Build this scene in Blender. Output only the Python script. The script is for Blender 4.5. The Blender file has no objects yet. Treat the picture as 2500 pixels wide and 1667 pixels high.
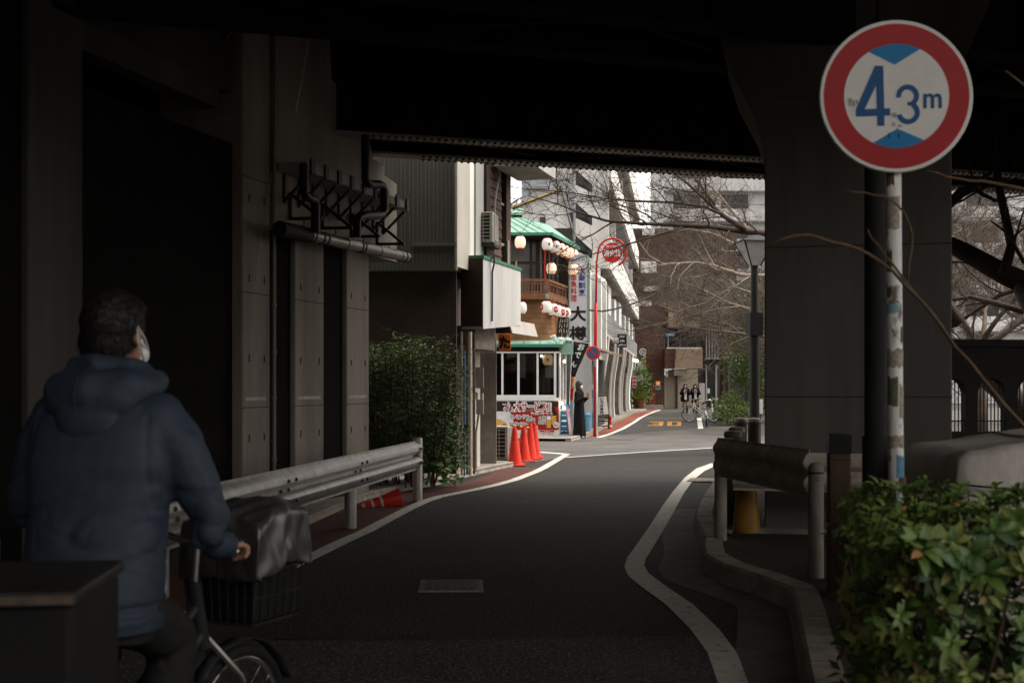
import bpy, bmesh, math, random
from mathutils import Vector, Matrix, noise
R = math.radians
random.seed(7)
sc = bpy.context.scene
COL = sc.collection

# ---------------------------------------------------------------- camera, sky, sun, exposure
F, HZ, CH = 3000.0, 943.0, 1.45          # focal length in photo pixels, horizon row, camera height
cam_d = bpy.data.cameras.new('camera'); cam = bpy.data.objects.new('camera', cam_d); COL.objects.link(cam)
cam.location = (0, 0, CH); cam.rotation_euler = (R(90), 0, 0)
cam_d.sensor_width = 36; cam_d.lens = 36 * F / 2500; cam_d.shift_y = (HZ - 833.5) / 2500
cam_d.clip_start = 0.05; cam_d.clip_end = 2000
cam_d.dof.use_dof = True; cam_d.dof.focus_distance = 30; cam_d.dof.aperture_fstop = 4.8
sc.camera = cam
world = bpy.data.worlds.new('World'); sc.world = world; world.use_nodes = True
wn = world.node_tree.nodes; wl = world.node_tree.links
bg = wn['Background']
sky = wn.new('ShaderNodeTexSky'); sky.sky_type = 'NISHITA'; sky.sun_disc = False
SUN_EL, SUN_AZ = 58, 84                 # azimuth clockwise from +Y (straight ahead)
sky.sun_elevation = R(SUN_EL); sky.sun_rotation = R(SUN_AZ)
sky.air_density = 1.0; sky.dust_density = 2.0; sky.ozone_density = 1.0
hsv = wn.new('ShaderNodeHueSaturation'); hsv.inputs['Saturation'].default_value = 0.16
warm = wn.new('ShaderNodeMix'); warm.data_type = 'RGBA'; warm.blend_type = 'MULTIPLY'; warm.inputs[0].default_value = 1.0
warm.inputs[7].default_value = (1.0, 0.95, 0.885, 1)
wl.new(sky.outputs[0], hsv.inputs['Color']); wl.new(hsv.outputs[0], warm.inputs[6]); wl.new(warm.outputs[2], bg.inputs[0])
bg.inputs[1].default_value = 0.15
sun_d = bpy.data.lights.new('sun', 'SUN'); sun_d.energy = 1.1; sun_d.angle = R(18); sun_d.color = (1, 0.95, 0.88)
sun = bpy.data.objects.new('sun', sun_d); COL.objects.link(sun)
sdir = Vector((math.sin(R(SUN_AZ)) * math.cos(R(SUN_EL)), math.cos(R(SUN_AZ)) * math.cos(R(SUN_EL)), math.sin(R(SUN_EL))))
sun.rotation_euler = sdir.to_track_quat('Z', 'Y').to_euler(); sun.location = sdir * 60
vs = sc.view_settings; vs.view_transform = 'Standard'; vs.look = 'None'; vs.gamma = 1; vs.use_curve_mapping = False
vs.exposure = 1.58
try:
    sc.cycles.max_bounces = 8; sc.cycles.diffuse_bounces = 4; sc.cycles.glossy_bounces = 3; sc.cycles.transmission_bounces = 6
    sc.cycles.use_denoising = True; sc.cycles.sample_clamp_indirect = 4
except Exception: pass

# ---------------------------------------------------------------- helpers
def gp(u, v, z=0.0):                      # place on the ground (or a kerb of height z) read off a photo pixel
    k = (CH - z) / (v - HZ); return Vector(((u - 1250) * k, F * k, z))
def wp(u, v, Y):                          # place at depth Y
    return Vector(((u - 1250) * Y / F, Y, CH - (v - HZ) * Y / F))
def g2(u, v, z=0.0): return gp(u * 1.063, v * 1.063, z)
def tag(o, label=None, cat=None, group=None, kind=None):
    if label: o['label'] = label
    if cat: o['category'] = cat
    if group: o['group'] = group
    if kind: o['kind'] = kind
    return o
MW = {}
def thing(name, loc=(0, 0, 0), rz=0.0, label=None, cat=None, group=None):
    o = bpy.data.objects.new(name, None); COL.objects.link(o); o.empty_display_size = 0.2
    o.location = loc; o.rotation_euler = (0, 0, rz)
    MW[o.name] = Matrix.Translation(Vector(loc)) @ Matrix.Rotation(rz, 4, 'Z')
    return tag(o, label, cat, group)
def link(name, me, parent=None, M=None):
    o = bpy.data.objects.new(name, me); COL.objects.link(o)
    if parent: o.parent = parent
    if M is not None: o.matrix_basis = M
    MW[o.name] = (MW.get(parent.name, Matrix()) if parent else Matrix()) @ (M if M is not None else Matrix())
    return o
def dup(root, loc=None, rz=None, **kw):
    r = root.copy(); COL.objects.link(r)
    if loc is not None: r.location = loc
    if rz is not None: r.rotation_euler = (0, 0, rz)
    tag(r, **kw)
    for ch in root.children:
        c = ch.copy(); COL.objects.link(c); c.parent = r
        for g in ch.children:
            d = g.copy(); COL.objects.link(d); d.parent = c
    return r
class B:
    """collects geometry for ONE mesh object"""
    def __init__(s): s.v = []; s.f = []
    def add(s, vs_, fs):
        n = len(s.v); s.v += [Vector(p) for p in vs_]; s.f += [tuple(i + n for i in f) for f in fs]; return s
    def box(s, c, d, rz=0, M=None):       # centre, full size
        x, y, z = d[0] / 2, d[1] / 2, d[2] / 2
        m = M if M is not None else Matrix.Rotation(rz, 4, 'Z')
        p = [m @ Vector((a, b, e)) + Vector(c) for a, b, e in ((-x,-y,-z),(x,-y,-z),(x,y,-z),(-x,y,-z),(-x,-y,z),(x,-y,z),(x,y,z),(-x,y,z))]
        return s.add(p, [(3,2,1,0),(4,5,6,7),(0,1,5,4),(1,2,6,5),(2,3,7,6),(3,0,4,7)])
    def b(s, x0, x1, y0, y1, z0, z1): return s.box(((x0+x1)/2, (y0+y1)/2, (z0+z1)/2), (x1-x0, y1-y0, z1-z0))
    def bar(s, p, q, w, h=None, up=(0, 0, 1)):   # box beam from p to q
        p, q = Vector(p), Vector(q); d = q - p; L = d.length; d.normalize(); h = h or w
        upv = Vector(up)
        if abs(d.dot(upv)) > 0.98: upv = Vector((0, 1, 0))
        r = d.cross(upv).normalized(); u = r.cross(d).normalized()
        a = [p + r*i*w/2 + u*j*h/2 for i, j in ((-1,-1),(1,-1),(1,1),(-1,1))]
        return s.add(a + [x + d*L for x in a], [(3,2,1,0),(4,5,6,7),(0,1,5,4),(1,2,6,5),(2,3,7,6),(3,0,4,7)])
    def tube(s, pts, rad, n=8, cap=True):
        pts = [Vector(p) for p in pts]; m = len(pts)
        rads = rad if isinstance(rad, (list, tuple)) else [rad] * m
        base = len(s.v); prev = None
        for i, p in enumerate(pts):
            t = (pts[min(i+1, m-1)] - pts[max(i-1, 0)])
            if t.length < 1e-9: t = Vector((0, 0, 1))
            t.normalize()
            if prev is None:
                a = Vector((0, 0, 1)) if abs(t.z) < 0.9 else Vector((1, 0, 0)); r = t.cross(a).normalized()
            else:
                r = (prev - t * prev.dot(t))
                r = r.normalized() if r.length > 1e-6 else t.orthogonal().normalized()
            prev = r; u = t.cross(r)
            for k in range(n):
                a = 2 * math.pi * k / n; s.v.append(p + (r * math.cos(a) + u * math.sin(a)) * rads[i])
        for i in range(m - 1):
            for k in range(n):
                k2 = (k + 1) % n
                s.f.append((base+i*n+k, base+i*n+k2, base+(i+1)*n+k2, base+(i+1)*n+k))
        if cap:
            s.f.append(tuple(base + k for k in reversed(range(n)))); s.f.append(tuple(base + (m-1)*n + k for k in range(n)))
        return s
    def lathe(s, prof, c=(0, 0, 0), n=16, M=None, cap=True):     # profile (radius, z)
        c = Vector(c); base = len(s.v); m = len(prof)
        for r, z in prof:
            for k in range(n):
                a = 2 * math.pi * k / n; p = Vector((r*math.cos(a), r*math.sin(a), z))
                s.v.append((M @ p if M is not None else p) + c)
        for i in range(m - 1):
            for k in range(n):
                k2 = (k + 1) % n; s.f.append((base+i*n+k, base+i*n+k2, base+(i+1)*n+k2, base+(i+1)*n+k))
        if cap:
            s.f.append(tuple(base + k for k in reversed(range(n)))); s.f.append(tuple(base + (m-1)*n + k for k in range(n)))
        return s
    def prism(s, pts, depth):             # planar polygon pts extruded by vector depth
        d = Vector(depth); n = len(pts); a = [Vector(p) for p in pts]
        fs = [tuple(range(n)), tuple(reversed(range(n, 2*n)))]
        fs += [(k, k+n, (k+1) % n + n, (k+1) % n) for k in range(n)]
        return s.add(a + [p + d for p in a], fs)
    def sheet(s, pts): return s.add(pts, [tuple(range(len(pts)))])
    def ribbon(s, a, b):                  # strip between two equally long point lists
        n = len(a); return s.add(list(a) + list(b), [(i, i+1, n+i+1, n+i) for i in range(n-1)])
    def sphere(s, c, r, n=12, m=8, M=None):
        rr = r if isinstance(r, (tuple, list)) else (r, r, r); c = Vector(c)
        vv = []; ff = []
        for j in range(1, m):
            t = math.pi * j / m
            for k in range(n):
                a = 2*math.pi*k/n; p = Vector((rr[0]*math.sin(t)*math.cos(a), rr[1]*math.sin(t)*math.sin(a), rr[2]*math.cos(t)))
                vv.append((M @ p if M is not None else p) + c)
        tp = Vector((0, 0, rr[2])); bt = Vector((0, 0, -rr[2]))
        vv.append((M @ tp if M is not None else tp) + c); vv.append((M @ bt if M is not None else bt) + c)
        T, Bo = len(vv)-2, len(vv)-1
        for j in range(m-2):
            for k in range(n):
                k2 = (k+1) % n; ff.append((j*n+k, (j+1)*n+k, (j+1)*n+k2, j*n+k2))
        for k in range(n):
            k2 = (k+1) % n; ff.append((T, k, k2)); ff.append((Bo, (m-2)*n+k2, (m-2)*n+k))
        return s.add(vv, ff)
    def mesh(s, name, mat, smooth=False, Minv=None):
        me = bpy.data.meshes.new(name)
        vv = [(Minv @ p) for p in s.v] if Minv is not None else s.v
        me.from_pydata([tuple(p) for p in vv], [], s.f); me.materials.append(mat)
        if smooth:
            me.polygons.foreach_set('use_smooth', [True] * len(me.polygons))
            if smooth != 'all': me.set_sharp_from_angle(angle=R(40))
        return me
    def build(s, name, mat, parent=None, world=False, smooth=False, fix=True):
        Minv = None
        if world and parent is not None: Minv = MW[parent.name].inverted()
        me = s.mesh(name, mat, smooth, Minv)
        if fix:
            bm = bmesh.new(); bm.from_mesh(me); bmesh.ops.recalc_face_normals(bm, faces=bm.faces); bm.to_mesh(me); bm.free()
        return link(name, me, parent)
def bevel(o, w=0.01, seg=2):
    m = o.modifiers.new('bevel', 'BEVEL'); m.width = w; m.segments = seg; m.limit_method = 'ANGLE'; return o
def setting(o): o['kind'] = 'structure'; return o

_txt = {}
def text_geo(ch, bold=0.0):
    key = (ch, bold)
    if key not in _txt:
        cu = bpy.data.curves.new('t', 'FONT'); cu.body = ch; cu.resolution_u = 3; cu.offset = bold; cu.align_x = 'LEFT'
        ob = bpy.data.objects.new('t', cu); COL.objects.link(ob)
        dg = bpy.context.evaluated_depsgraph_get(); me = ob.evaluated_get(dg).to_mesh()
        vv = [v.co.copy() for v in me.vertices]; ff = [tuple(p.vertices) for p in me.polygons]
        ob.evaluated_get(dg).to_mesh_clear(); bpy.data.objects.remove(ob); bpy.data.curves.remove(cu)
        _txt[key] = (vv, ff)
    return _txt[key]
def lettering(bld, s, c, w, h, right=(1, 0, 0), up=(0, 0, 1), bold=0.012, slant=0.0):
    """string s stretched into a w x h rectangle centred on c"""
    vv, ff = text_geo(s, 0.0)
    if not vv: return bld
    x0 = min(v.x for v in vv); x1 = max(v.x for v in vv); y0 = min(v.y for v in vv); y1 = max(v.y for v in vv)
    r, u, c = Vector(right).normalized(), Vector(up).normalized(), Vector(c)
    nrm = r.cross(u); th = bold * h * 1.3
    offs = [(0, 0)] if bold <= 0.001 else [(0, 0), (1, 0), (-1, 0), (0, 1), (0, -1), (.7, .7), (-.7, .7), (.7, -.7), (-.7, -.7)]
    for k, (ox, oy) in enumerate(offs):        # thick strokes: the glyph laid down several times, a hair apart
        out = []
        for v in vv:
            a = ((v.x-x0)/max(x1-x0, 1e-6) - .5) * w + ox*th; b_ = ((v.y-y0)/max(y1-y0, 1e-6) - .5) * h + oy*th
            out.append(c + r*(a + slant*b_) + u*b_ + nrm*(k*0.00015))
        bld.add(out, ff)
    return bld
def column_text(bld, s, c_top, w, h_each, gap, right=(1, 0, 0), up=(0, 0, 1), bold=0.02):
    c = Vector(c_top); u = Vector(up).normalized()
    for i, ch in enumerate(s): lettering(bld, ch, c - u*(h_each/2 + i*(h_each+gap)), w, h_each, right, up, bold)
    return bld

# ---------------------------------------------------------------- materials
MATS = {}
def mat(name, col, rough=0.75, var=0.2, scale=3.0, bump=0.0, bscale=None, metal=0.0, streak=1.0, col2=None, thr=None, spec=0.22, emit=None, coat=0.0):
    if name in MATS: return MATS[name]
    m = bpy.data.materials.new(name); m.use_nodes = True; n = m.node_tree.nodes; l = m.node_tree.links
    p = n['Principled BSDF']; p.inputs['Roughness'].default_value = rough; p.inputs['Metallic'].default_value = metal
    p.inputs['Specular IOR Level'].default_value = spec
    if coat: p.inputs['Coat Weight'].default_value = coat
    if emit:
        p.inputs['Emission Color'].default_value = (*emit[:3], 1); p.inputs['Emission Strength'].default_value = emit[3]
    c = tuple(col)
    if var > 0 or col2:
        tc = n.new('ShaderNodeTexCoord'); mp = n.new('ShaderNodeMapping'); mp.inputs['Scale'].default_value = (1, 1, 1/streak)
        geo = n.new('ShaderNodeNewGeometry')
        l.new(geo.outputs['Position'] if not name.startswith('loc_') else tc.outputs['Object'], mp.inputs[0])
        nz = n.new('ShaderNodeTexNoise'); nz.inputs['Scale'].default_value = scale; nz.inputs['Detail'].default_value = 8; nz.inputs['Roughness'].default_value = 0.65
        l.new(mp.outputs[0], nz.inputs['Vector'])
        rp = n.new('ShaderNodeValToRGB'); e = rp.color_ramp.elements
        t = thr or (0.3, 0.7)
        e[0].position, e[1].position = t
        a = tuple(x * (1-var) for x in c); b_ = col2 if col2 else tuple(min(1, x * (1+var)) for x in c)
        e[0].color = (*(a if not col2 else c), 1); e[1].color = (*b_, 1)
        l.new(nz.outputs['Fac'], rp.inputs[0]); l.new(rp.outputs[0], p.inputs['Base Color'])
        if bump > 0:
            nb = n.new('ShaderNodeTexNoise'); nb.inputs['Scale'].default_value = bscale or scale * 12; nb.inputs['Detail'].default_value = 6
            l.new(mp.outputs[0], nb.inputs['Vector'])
            bp = n.new('ShaderNodeBump'); bp.inputs['Strength'].default_value = bump; bp.inputs['Distance'].default_value = 0.02
            l.new(nb.outputs['Fac'], bp.inputs['Height']); l.new(bp.outputs[0], p.inputs['Normal'])
    else: p.inputs['Base Color'].default_value = (*c, 1)
    MATS[name] = m; return m
def glass_mat(name, tint=(0.5, 0.52, 0.5), rough=0.03, alpha=0.35):
    if name in MATS: return MATS[name]
    m = bpy.data.materials.new(name); m.use_nodes = True; n = m.node_tree.nodes; l = m.node_tree.links
    n.remove(n['Principled BSDF']); o = n['Material Output']
    tr = n.new('ShaderNodeBsdfTransparent'); tr.inputs[0].default_value = (*tint, 1)
    gl = n.new('ShaderNodeBsdfGlossy'); gl.inputs['Roughness'].default_value = rough
    fr = n.new('ShaderNodeFresnel'); fr.inputs[0].default_value = 1.5
    mx = n.new('ShaderNodeMixShader'); l.new(fr.outputs[0], mx.inputs[0]); l.new(tr.outputs[0], mx.inputs[1]); l.new(gl.outputs[0], mx.inputs[2])
    l.new(mx.outputs[0], o.inputs[0]); MATS[name] = m; return m
def leaf_mat(name, c1, c2, rough=0.5, trans=0.15, scale=9.0):
    m = mat(name, c1, rough=rough, var=0.01, col2=c2, scale=scale, spec=0.4)
    m.node_tree.nodes['Principled BSDF'].inputs['Subsurface Weight'].default_value = 0.0
    return m
white_paint = mat('white_paint', (0.72, 0.71, 0.68), 0.5, 0.08, 6)
black_paint = mat('black_paint', (0.012, 0.012, 0.012), 0.45, 0.2, 6)
blackish = mat('blackish', (0.02, 0.018, 0.016), 0.7, 0.3, 5)
red_paint = mat('red_paint', (0.50, 0.016, 0.012), 0.4, 0.12, 4)
steel = mat('steel', (0.30, 0.28, 0.26), 0.38, 0.25, 5, metal=0.75, streak=3)
dark_steel = mat('dark_steel', (0.05, 0.047, 0.043), 0.6, 0.4, 4, metal=0.3)
concrete = mat('concrete', (0.24, 0.22, 0.195), 0.9, 0.35, 1.2, 0.25, 40, streak=6)
wood = mat('wood', (0.16, 0.068, 0.030), 0.6, 0.35, 5, 0.2, 60)
# ================================================================ ground, roads, markings
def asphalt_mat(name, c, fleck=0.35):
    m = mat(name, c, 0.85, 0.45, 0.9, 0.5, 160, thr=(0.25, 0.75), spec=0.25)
    n, l = m.node_tree.nodes, m.node_tree.links
    p = n['Principled BSDF']; src = p.inputs['Base Color'].links[0].from_socket
    vz = n.new('ShaderNodeTexNoise'); vz.inputs['Scale'].default_value = 60; vz.inputs['Detail'].default_value = 4
    g = n.new('ShaderNodeNewGeometry'); l.new(g.outputs['Position'], vz.inputs['Vector'])
    r = n.new('ShaderNodeValToRGB'); r.color_ramp.elements[0].position = 0.55; r.color_ramp.elements[1].position = 0.66
    r.color_ramp.elements[0].color = (0, 0, 0, 1); r.color_ramp.elements[1].color = (fleck, fleck, fleck, 1)
    mx = n.new('ShaderNodeMix'); mx.data_type = 'RGBA'; mx.inputs[7].default_value = (0.30, 0.27, 0.23, 1)
    l.new(vz.outputs[0], r.inputs[0]); l.new(r.outputs[0], mx.inputs[0]); l.new(src, mx.inputs[6]); l.new(mx.outputs[2], p.inputs['Base Color'])
    return m
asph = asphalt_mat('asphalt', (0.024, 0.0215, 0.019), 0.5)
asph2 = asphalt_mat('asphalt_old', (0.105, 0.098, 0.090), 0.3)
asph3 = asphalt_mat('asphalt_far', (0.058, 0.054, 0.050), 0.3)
earth = mat('earth', (0.05, 0.032, 0.024), 0.95, 0.4, 2.5, 0.4, 50)
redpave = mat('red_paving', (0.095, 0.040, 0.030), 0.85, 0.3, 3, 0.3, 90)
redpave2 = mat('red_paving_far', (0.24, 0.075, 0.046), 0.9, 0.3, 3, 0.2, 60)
line_m = mat('road_paint', (0.58, 0.54, 0.47), 0.8, 0.01, 16, 0.15, 80, col2=(0.09, 0.083, 0.075), thr=(0.56, 0.68))
line_far = mat('road_paint_far', (0.72, 0.70, 0.65), 0.7, 0.1, 5)
yellow_line = mat('yellow_road_paint', (0.48, 0.235, 0.06), 0.7, 0.25, 8)
kerb_m = mat('kerb_concrete', (0.30, 0.26, 0.215), 0.9, 0.35, 6, 0.5, 70)
pave = mat('pavement', (0.22, 0.205, 0.185), 0.9, 0.25, 2.2, 0.2, 60)

setting(B().sheet([(-900, -300, -0.006), (900, -300, -0.006), (900, 1200, -0.006), (-900, 1200, -0.006)]).build('ground', asph3))
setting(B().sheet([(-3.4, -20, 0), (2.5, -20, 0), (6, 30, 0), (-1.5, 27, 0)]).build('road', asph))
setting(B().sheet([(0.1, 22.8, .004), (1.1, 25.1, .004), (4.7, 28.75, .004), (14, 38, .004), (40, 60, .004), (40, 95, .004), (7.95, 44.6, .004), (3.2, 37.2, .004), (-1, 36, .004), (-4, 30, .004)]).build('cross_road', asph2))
def stripe(name, pts, w, m, z=0.008):
    pts = [Vector((p[0], p[1], z)) for p in pts]; a = []; b_ = []
    for i, p in enumerate(pts):
        t = (pts[min(i+1, len(pts)-1)] - pts[max(i-1, 0)]).normalized(); nn = Vector((-t.y, t.x, 0))
        a.append(p + nn*w/2); b_.append(p - nn*w/2)
    return setting(B().ribbon(a, b_).build(name, m))
L = [(300, 1480), (600, 1335), (735, 1270), (790, 1243), (840, 1221), (890, 1194), (940, 1168), (975, 1152), (1010, 1141), (1055, 1132), (1100, 1123), (1140, 1114), (1180, 1103), (1212, 1091), (1232, 1083), (1250, 1074), (1302, 1043.5)]
LW = [g2(*p) for p in L]
stripe('edge_line', LW, 0.15, line_m)
stripe('edge_line_return', [g2(1300, 1043.2), g2(1268, 1040.5), g2(1226, 1038)], 0.22, line_far, z=0.0085)
ra = [(1635,1064),(1600,1076),(1572,1098),(1545,1130),(1520,1165),(1490,1212),(1458,1258),(1440,1283),(1434,1303),(1444,1325),(1478,1352),(1530,1390),(1585,1445),(1625,1500),(1648,1568),(1664,1700),(1660,2000)]
rb = [(1646,1069),(1618,1082),(1592,1103),(1571,1133),(1552,1168),(1526,1214),(1500,1258),(1484,1283),(1479,1300),(1490,1318),(1530,1348),(1592,1390),(1650,1445),(1692,1500),(1718,1568),(1760,1700),(1800,2000)]
setting(B().ribbon([g2(*p, ) + Vector((0,0,.008)) for p in ra], [g2(*p) + Vector((0,0,.008)) for p in rb]).build('edge_line_curved', line_m))
stripe('stop_line', [gp(1381, 1117), gp(1560, 1104.5), gp(1743, 1093.5), gp(1900, 1083)], 0.11, line_far)
fl = [gp(1462, 1068), gp(1488, 1060), gp(1520, 1047), gp(1548, 1031), gp(1562, 1021), gp(1580, 1012), gp(1600, 1004), gp(1612, 1001)]
stripe('far_edge_line', fl, 0.16, line_far)
rl = [gp(1432, 1068), gp(1462, 1055), gp(1495, 1037), gp(1525, 1021), gp(1555, 1008), gp(1580, 1002.5), gp(1600, 999.5), gp(1610, 998.5)]
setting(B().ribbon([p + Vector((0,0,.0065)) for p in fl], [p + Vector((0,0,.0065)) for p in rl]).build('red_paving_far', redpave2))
setting(B().sheet([gp(1702, 1020)+Vector((0,0,.008)), gp(1712, 1020)+Vector((0,0,.008)), gp(1717, 1046)+Vector((0,0,.008)), gp(1704, 1047)+Vector((0,0,.008))]).build('lane_dash', line_far))
# red paving on the near left, between edge line and gutter
lo = []
for i, p in enumerate(LW[:-1]):
    t = (LW[min(i+1, len(LW)-1)] - LW[max(i-1, 0)]).normalized(); lo.append(p + Vector((-t.y, t.x, 0)) * (1.0 if i < 9 else 0.62 if i < 14 else 0.75) + Vector((0,0,.004)))
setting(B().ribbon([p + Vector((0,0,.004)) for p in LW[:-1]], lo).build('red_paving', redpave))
# speed figures 30
b = B()
def gq(b, u0, u1, v0, v1, sk=0.0):
    b.sheet([gp(u0 + sk*(v1-v0)*0, v1) + Vector((0,0,.0095)), gp(u1, v1) + Vector((0,0,.0095)), gp(u1 + 0.8, v0) + Vector((0,0,.0095)), gp(u0 + 0.8, v0) + Vector((0,0,.0095))])
def fig(uL, uR, segs):
    for (x0, x1, y0, y1) in segs:
        va, vb = 1029.2 + 10.8*y0, 1029.2 + 10.8*y1
        u0 = uL + (uR-uL)*x0 + (1-y0)*0; u1 = uL + (uR-uL)*x1
        gq(b, u0, u1, va, vb)
fig(1581, 1619, [(0.12, 1, 0, .18), (.72, 1, .18, .42), (.3, 1, .42, .60), (.70, .98, .60, .84), (0, .95, .84, 1)])
fig(1628, 1663, [(0.05, 1, 0, .16), (0.02, .34, .16, .84), (.7, .99, .16, .84), (0, .97, .84, 1)])
setting(b.build('speed_marking', yellow_line))
# manhole and drain covers
cover = mat('iron_cover', (0.055, 0.05, 0.045), 0.55, 0.5, 30, 0.5, 60, metal=0.4)
mh = thing('manhole_cover', gp(1102, 1431), R(2), 'square iron cover set in concrete in the dark road', 'manhole cover')
B().box((0, 0, 0.004), (0.46, 0.50, 0.012)).build('frame', mat('cover_frame', (0.20, 0.19, 0.17), 0.8, 0.4, 20), mh)
for i in range(6): B().box((-0.16 + i*0.064, 0, 0.012), (0.05, 0.36, 0.008)).build('rib', cover, mh)
for u, v, s, lb in ((1406, 1076, 0.42, 'round iron manhole cover in front of the red booth'), (1518, 1072.5, 0.40, 'round iron manhole cover on the grey road near the red post')):
    p = gp(u, v); t = thing('manhole_cover', (p.x, p.y, 0.004), 0, lb, 'manhole cover', 'round manhole covers')
    B().lathe([(s, 0), (s, 0.006)], n=28).build('frame', cover, t); B().lathe([(s*.86, 0.006), (s*.84, 0.010)], n=28).build('lid', mat('cover2', (0.09, .085, .08), .6, .4, 30), t)

# ---- kerbed island on the right
KP = [(3.9, 22), (3.35, 19.6), (2.75, 17), (2.2, 14.5), (1.84, 12.6), (1.70, 11.2), (1.62, 10.5), (1.53, 10.05), (1.475, 9.7), (1.47, 9.3), (1.53, 9.0), (1.64, 8.65), (1.76, 8.3), (1.80, 8.1), (1.765, 7.85), (1.66, 7.3), (1.53, 6.66), (1.40, 6.0), (1.28, 5.4), (1.14, 4.7), (1.0, 4.0), (0.85, 3.2), (0.7, 2.4)]
def resample(pts, step):
    pts = [Vector((p[0], p[1], 0)) for p in pts]; out = [pts[0]]; acc = 0
    for a, c in zip(pts, pts[1:]):
        d = (c-a).length; x = step - acc
        while x <= d: out.append(a + (c-a)*(x/d)); x += step
        acc = (acc + d) % step if x > d else acc
        acc = d - (x - step)
    return out
isl = setting(B().sheet([Vector((p[0]+.1, p[1], .125)) for p in KP] + [Vector((30, 2.4, .125)), Vector((30, 30, .125))]).build('kerb_island', earth))
ks = resample(KP, 0.55)
for i in range(len(ks) - 1):
    a, c = ks[i], ks[i+1]; t = (c-a).normalized(); nn = Vector((-t.y, t.x, 0))   # travelling toward camera: island is on the +nn side
    if nn.x < 0: nn = -nn
    g = 0.006; a = a + t*g; c = c - t*g; dz = random.uniform(-.004, .004)
    bb = B()
    prof = [(0, 0), (0.03, 0.13), (0.05, 0.15), (0.19, 0.152), (0.20, 0.0)]
    P0 = [a + nn*x + Vector((0,0,z+dz)) for x, z in prof]; P1 = [c + nn*x + Vector((0,0,z+dz)) for x, z in prof]
    n_ = len(prof)
    bb.add(P0 + P1, [tuple(range(n_)), tuple(reversed(range(n_, 2*n_)))] + [(k, k+n_, (k+1) % n_ + n_, (k+1) % n_) for k in range(n_)])
    bb.build('kerb_stone', kerb_m, isl, world=True)
# gutter strip beside the kerb
setting(B().ribbon([Vector((p[0]-.32, p[1], .005)) for p in KP[3:]], [Vector((p[0]+.02, p[1], .006)) for p in KP[3:]]).build('gutter', mat('gutter', (0.13, 0.115, 0.098), 0.9, 0.3, 4, 0.3, 80)))
# brick drain grating in the gutter
dg_ = thing('drain_grating', (2.93, 18.9, 0.008), R(-14), 'pale brick drain cover beside the kerb near the curved line', 'drain')
for i in range(4):
    for j in range(3): B().box((-0.16 + i*0.105, -0.25 + j*0.22, 0.006), (0.095, 0.20, 0.012)).build('brick', mat('drain_brick', (0.26, .22, .18), .9, .3, 9), dg_)

# left pavement kerb by the plant bed and buildings
lk = [g2(560, 1262), g2(700, 1210), g2(820, 1155), g2(900, 1132), g2(960, 1122), g2(1012, 1112), g2(1060, 1098), g2(1110, 1086), g2(1160, 1075), g2(1195, 1068)]
sw = setting(B().ribbon([p + Vector((0,0,.07)) for p in lk], [p + Vector((-2.2, 1.2, .07)) for p in lk]).build('pavement', pave))
ls = resample([(p.x, p.y) for p in lk], 0.6)
for a, c in zip(ls, ls[1:]):
    t = (c-a).normalized(); nn = Vector((-t.y, t.x, 0)); a = a + t*.006; c = c - t*.006
    B().prism([a, a + nn*.14, a + nn*.14 + Vector((0,0,.085)), a + nn*.02 + Vector((0,0,.085))], c-a).build('kerb_stone', kerb_m, sw, world=True)
fk = [gp(1395, 1078), gp(1432, 1067), gp(1462, 1054), gp(1495, 1036), gp(1525, 1020), gp(1555, 1007), gp(1580, 1001)]
fs = setting(B().ribbon([p + Vector((0,0,.08)) for p in fk], [p + Vector((-3, 0.6, .08)) for p in fk]).build('far_pavement', pave))
for a, c in zip(resample([(p.x, p.y) for p in fk], 1.0), resample([(p.x, p.y) for p in fk], 1.0)[1:]):
    t = (c-a).normalized(); nn = Vector((-t.y, t.x, 0)); a = a + t*.01; c = c - t*.01
    B().prism([a, a + nn*.16, a + nn*.16 + Vector((0,0,.095)), a + nn*.02 + Vector((0,0,.095))], c-a).build('kerb_stone', kerb_m, fs, world=True)

# ================================================================ the viaduct overhead
VA = R(17.5); VD = Vector((math.cos(VA), math.sin(VA), 0)); VW = Vector((-math.sin(VA), math.cos(VA), 0)); VO = Vector((1.37, 17.5, 0))
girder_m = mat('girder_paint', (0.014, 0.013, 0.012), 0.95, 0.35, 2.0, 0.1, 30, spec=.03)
flange_lit_m = mat('flange_lit', (.30, .27, .235), .6, .25, 3)  # far flanges only: bounce light from the ground put into a paler colour
vroot = thing('viaduct', (VO.x, VO.y, 0), VA, 'dark steel girder viaduct spanning over the road', 'viaduct')
B().b(-32, 48, -18.3, 0.35, 6.0, 6.9).build('deck', mat('dark_concrete', (.025, .023, .021), .95, .3, 1.5, spec=.05), vroot)  # one even near-black tone over the whole deck
bolt_me = None
bolt_g = B().lathe([(0.024, 0), (0.024, 0.012), (0.014, 0.020)], n=6)
bolt_me = bolt_g.mesh('bolt', dark_steel)
for gi, (t, zb) in enumerate(((0.0, 4.55), (-1.17, 4.55), (-5.6, 4.50), (-6.75, 4.50), (-12.5, 4.55), (-13.7, 4.55))):
    g = thing('girder'); g.parent = vroot; g.location = (0, 0, 0); MW[g.name] = MW[vroot.name]
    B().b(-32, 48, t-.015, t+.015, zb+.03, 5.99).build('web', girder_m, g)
    B().b(-32, 48, t-.14, t+.14, zb, zb+.03).build('flange', flange_lit_m if gi < 2 else girder_m, g)
    if gi < 4:
        for k in range(12):
            B().b(-5 + k*1.6 - .008, -5 + k*1.6 + .008, t-.12, t+.12, zb+.035, 5.98).build('stiffener', girder_m, g)
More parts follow.
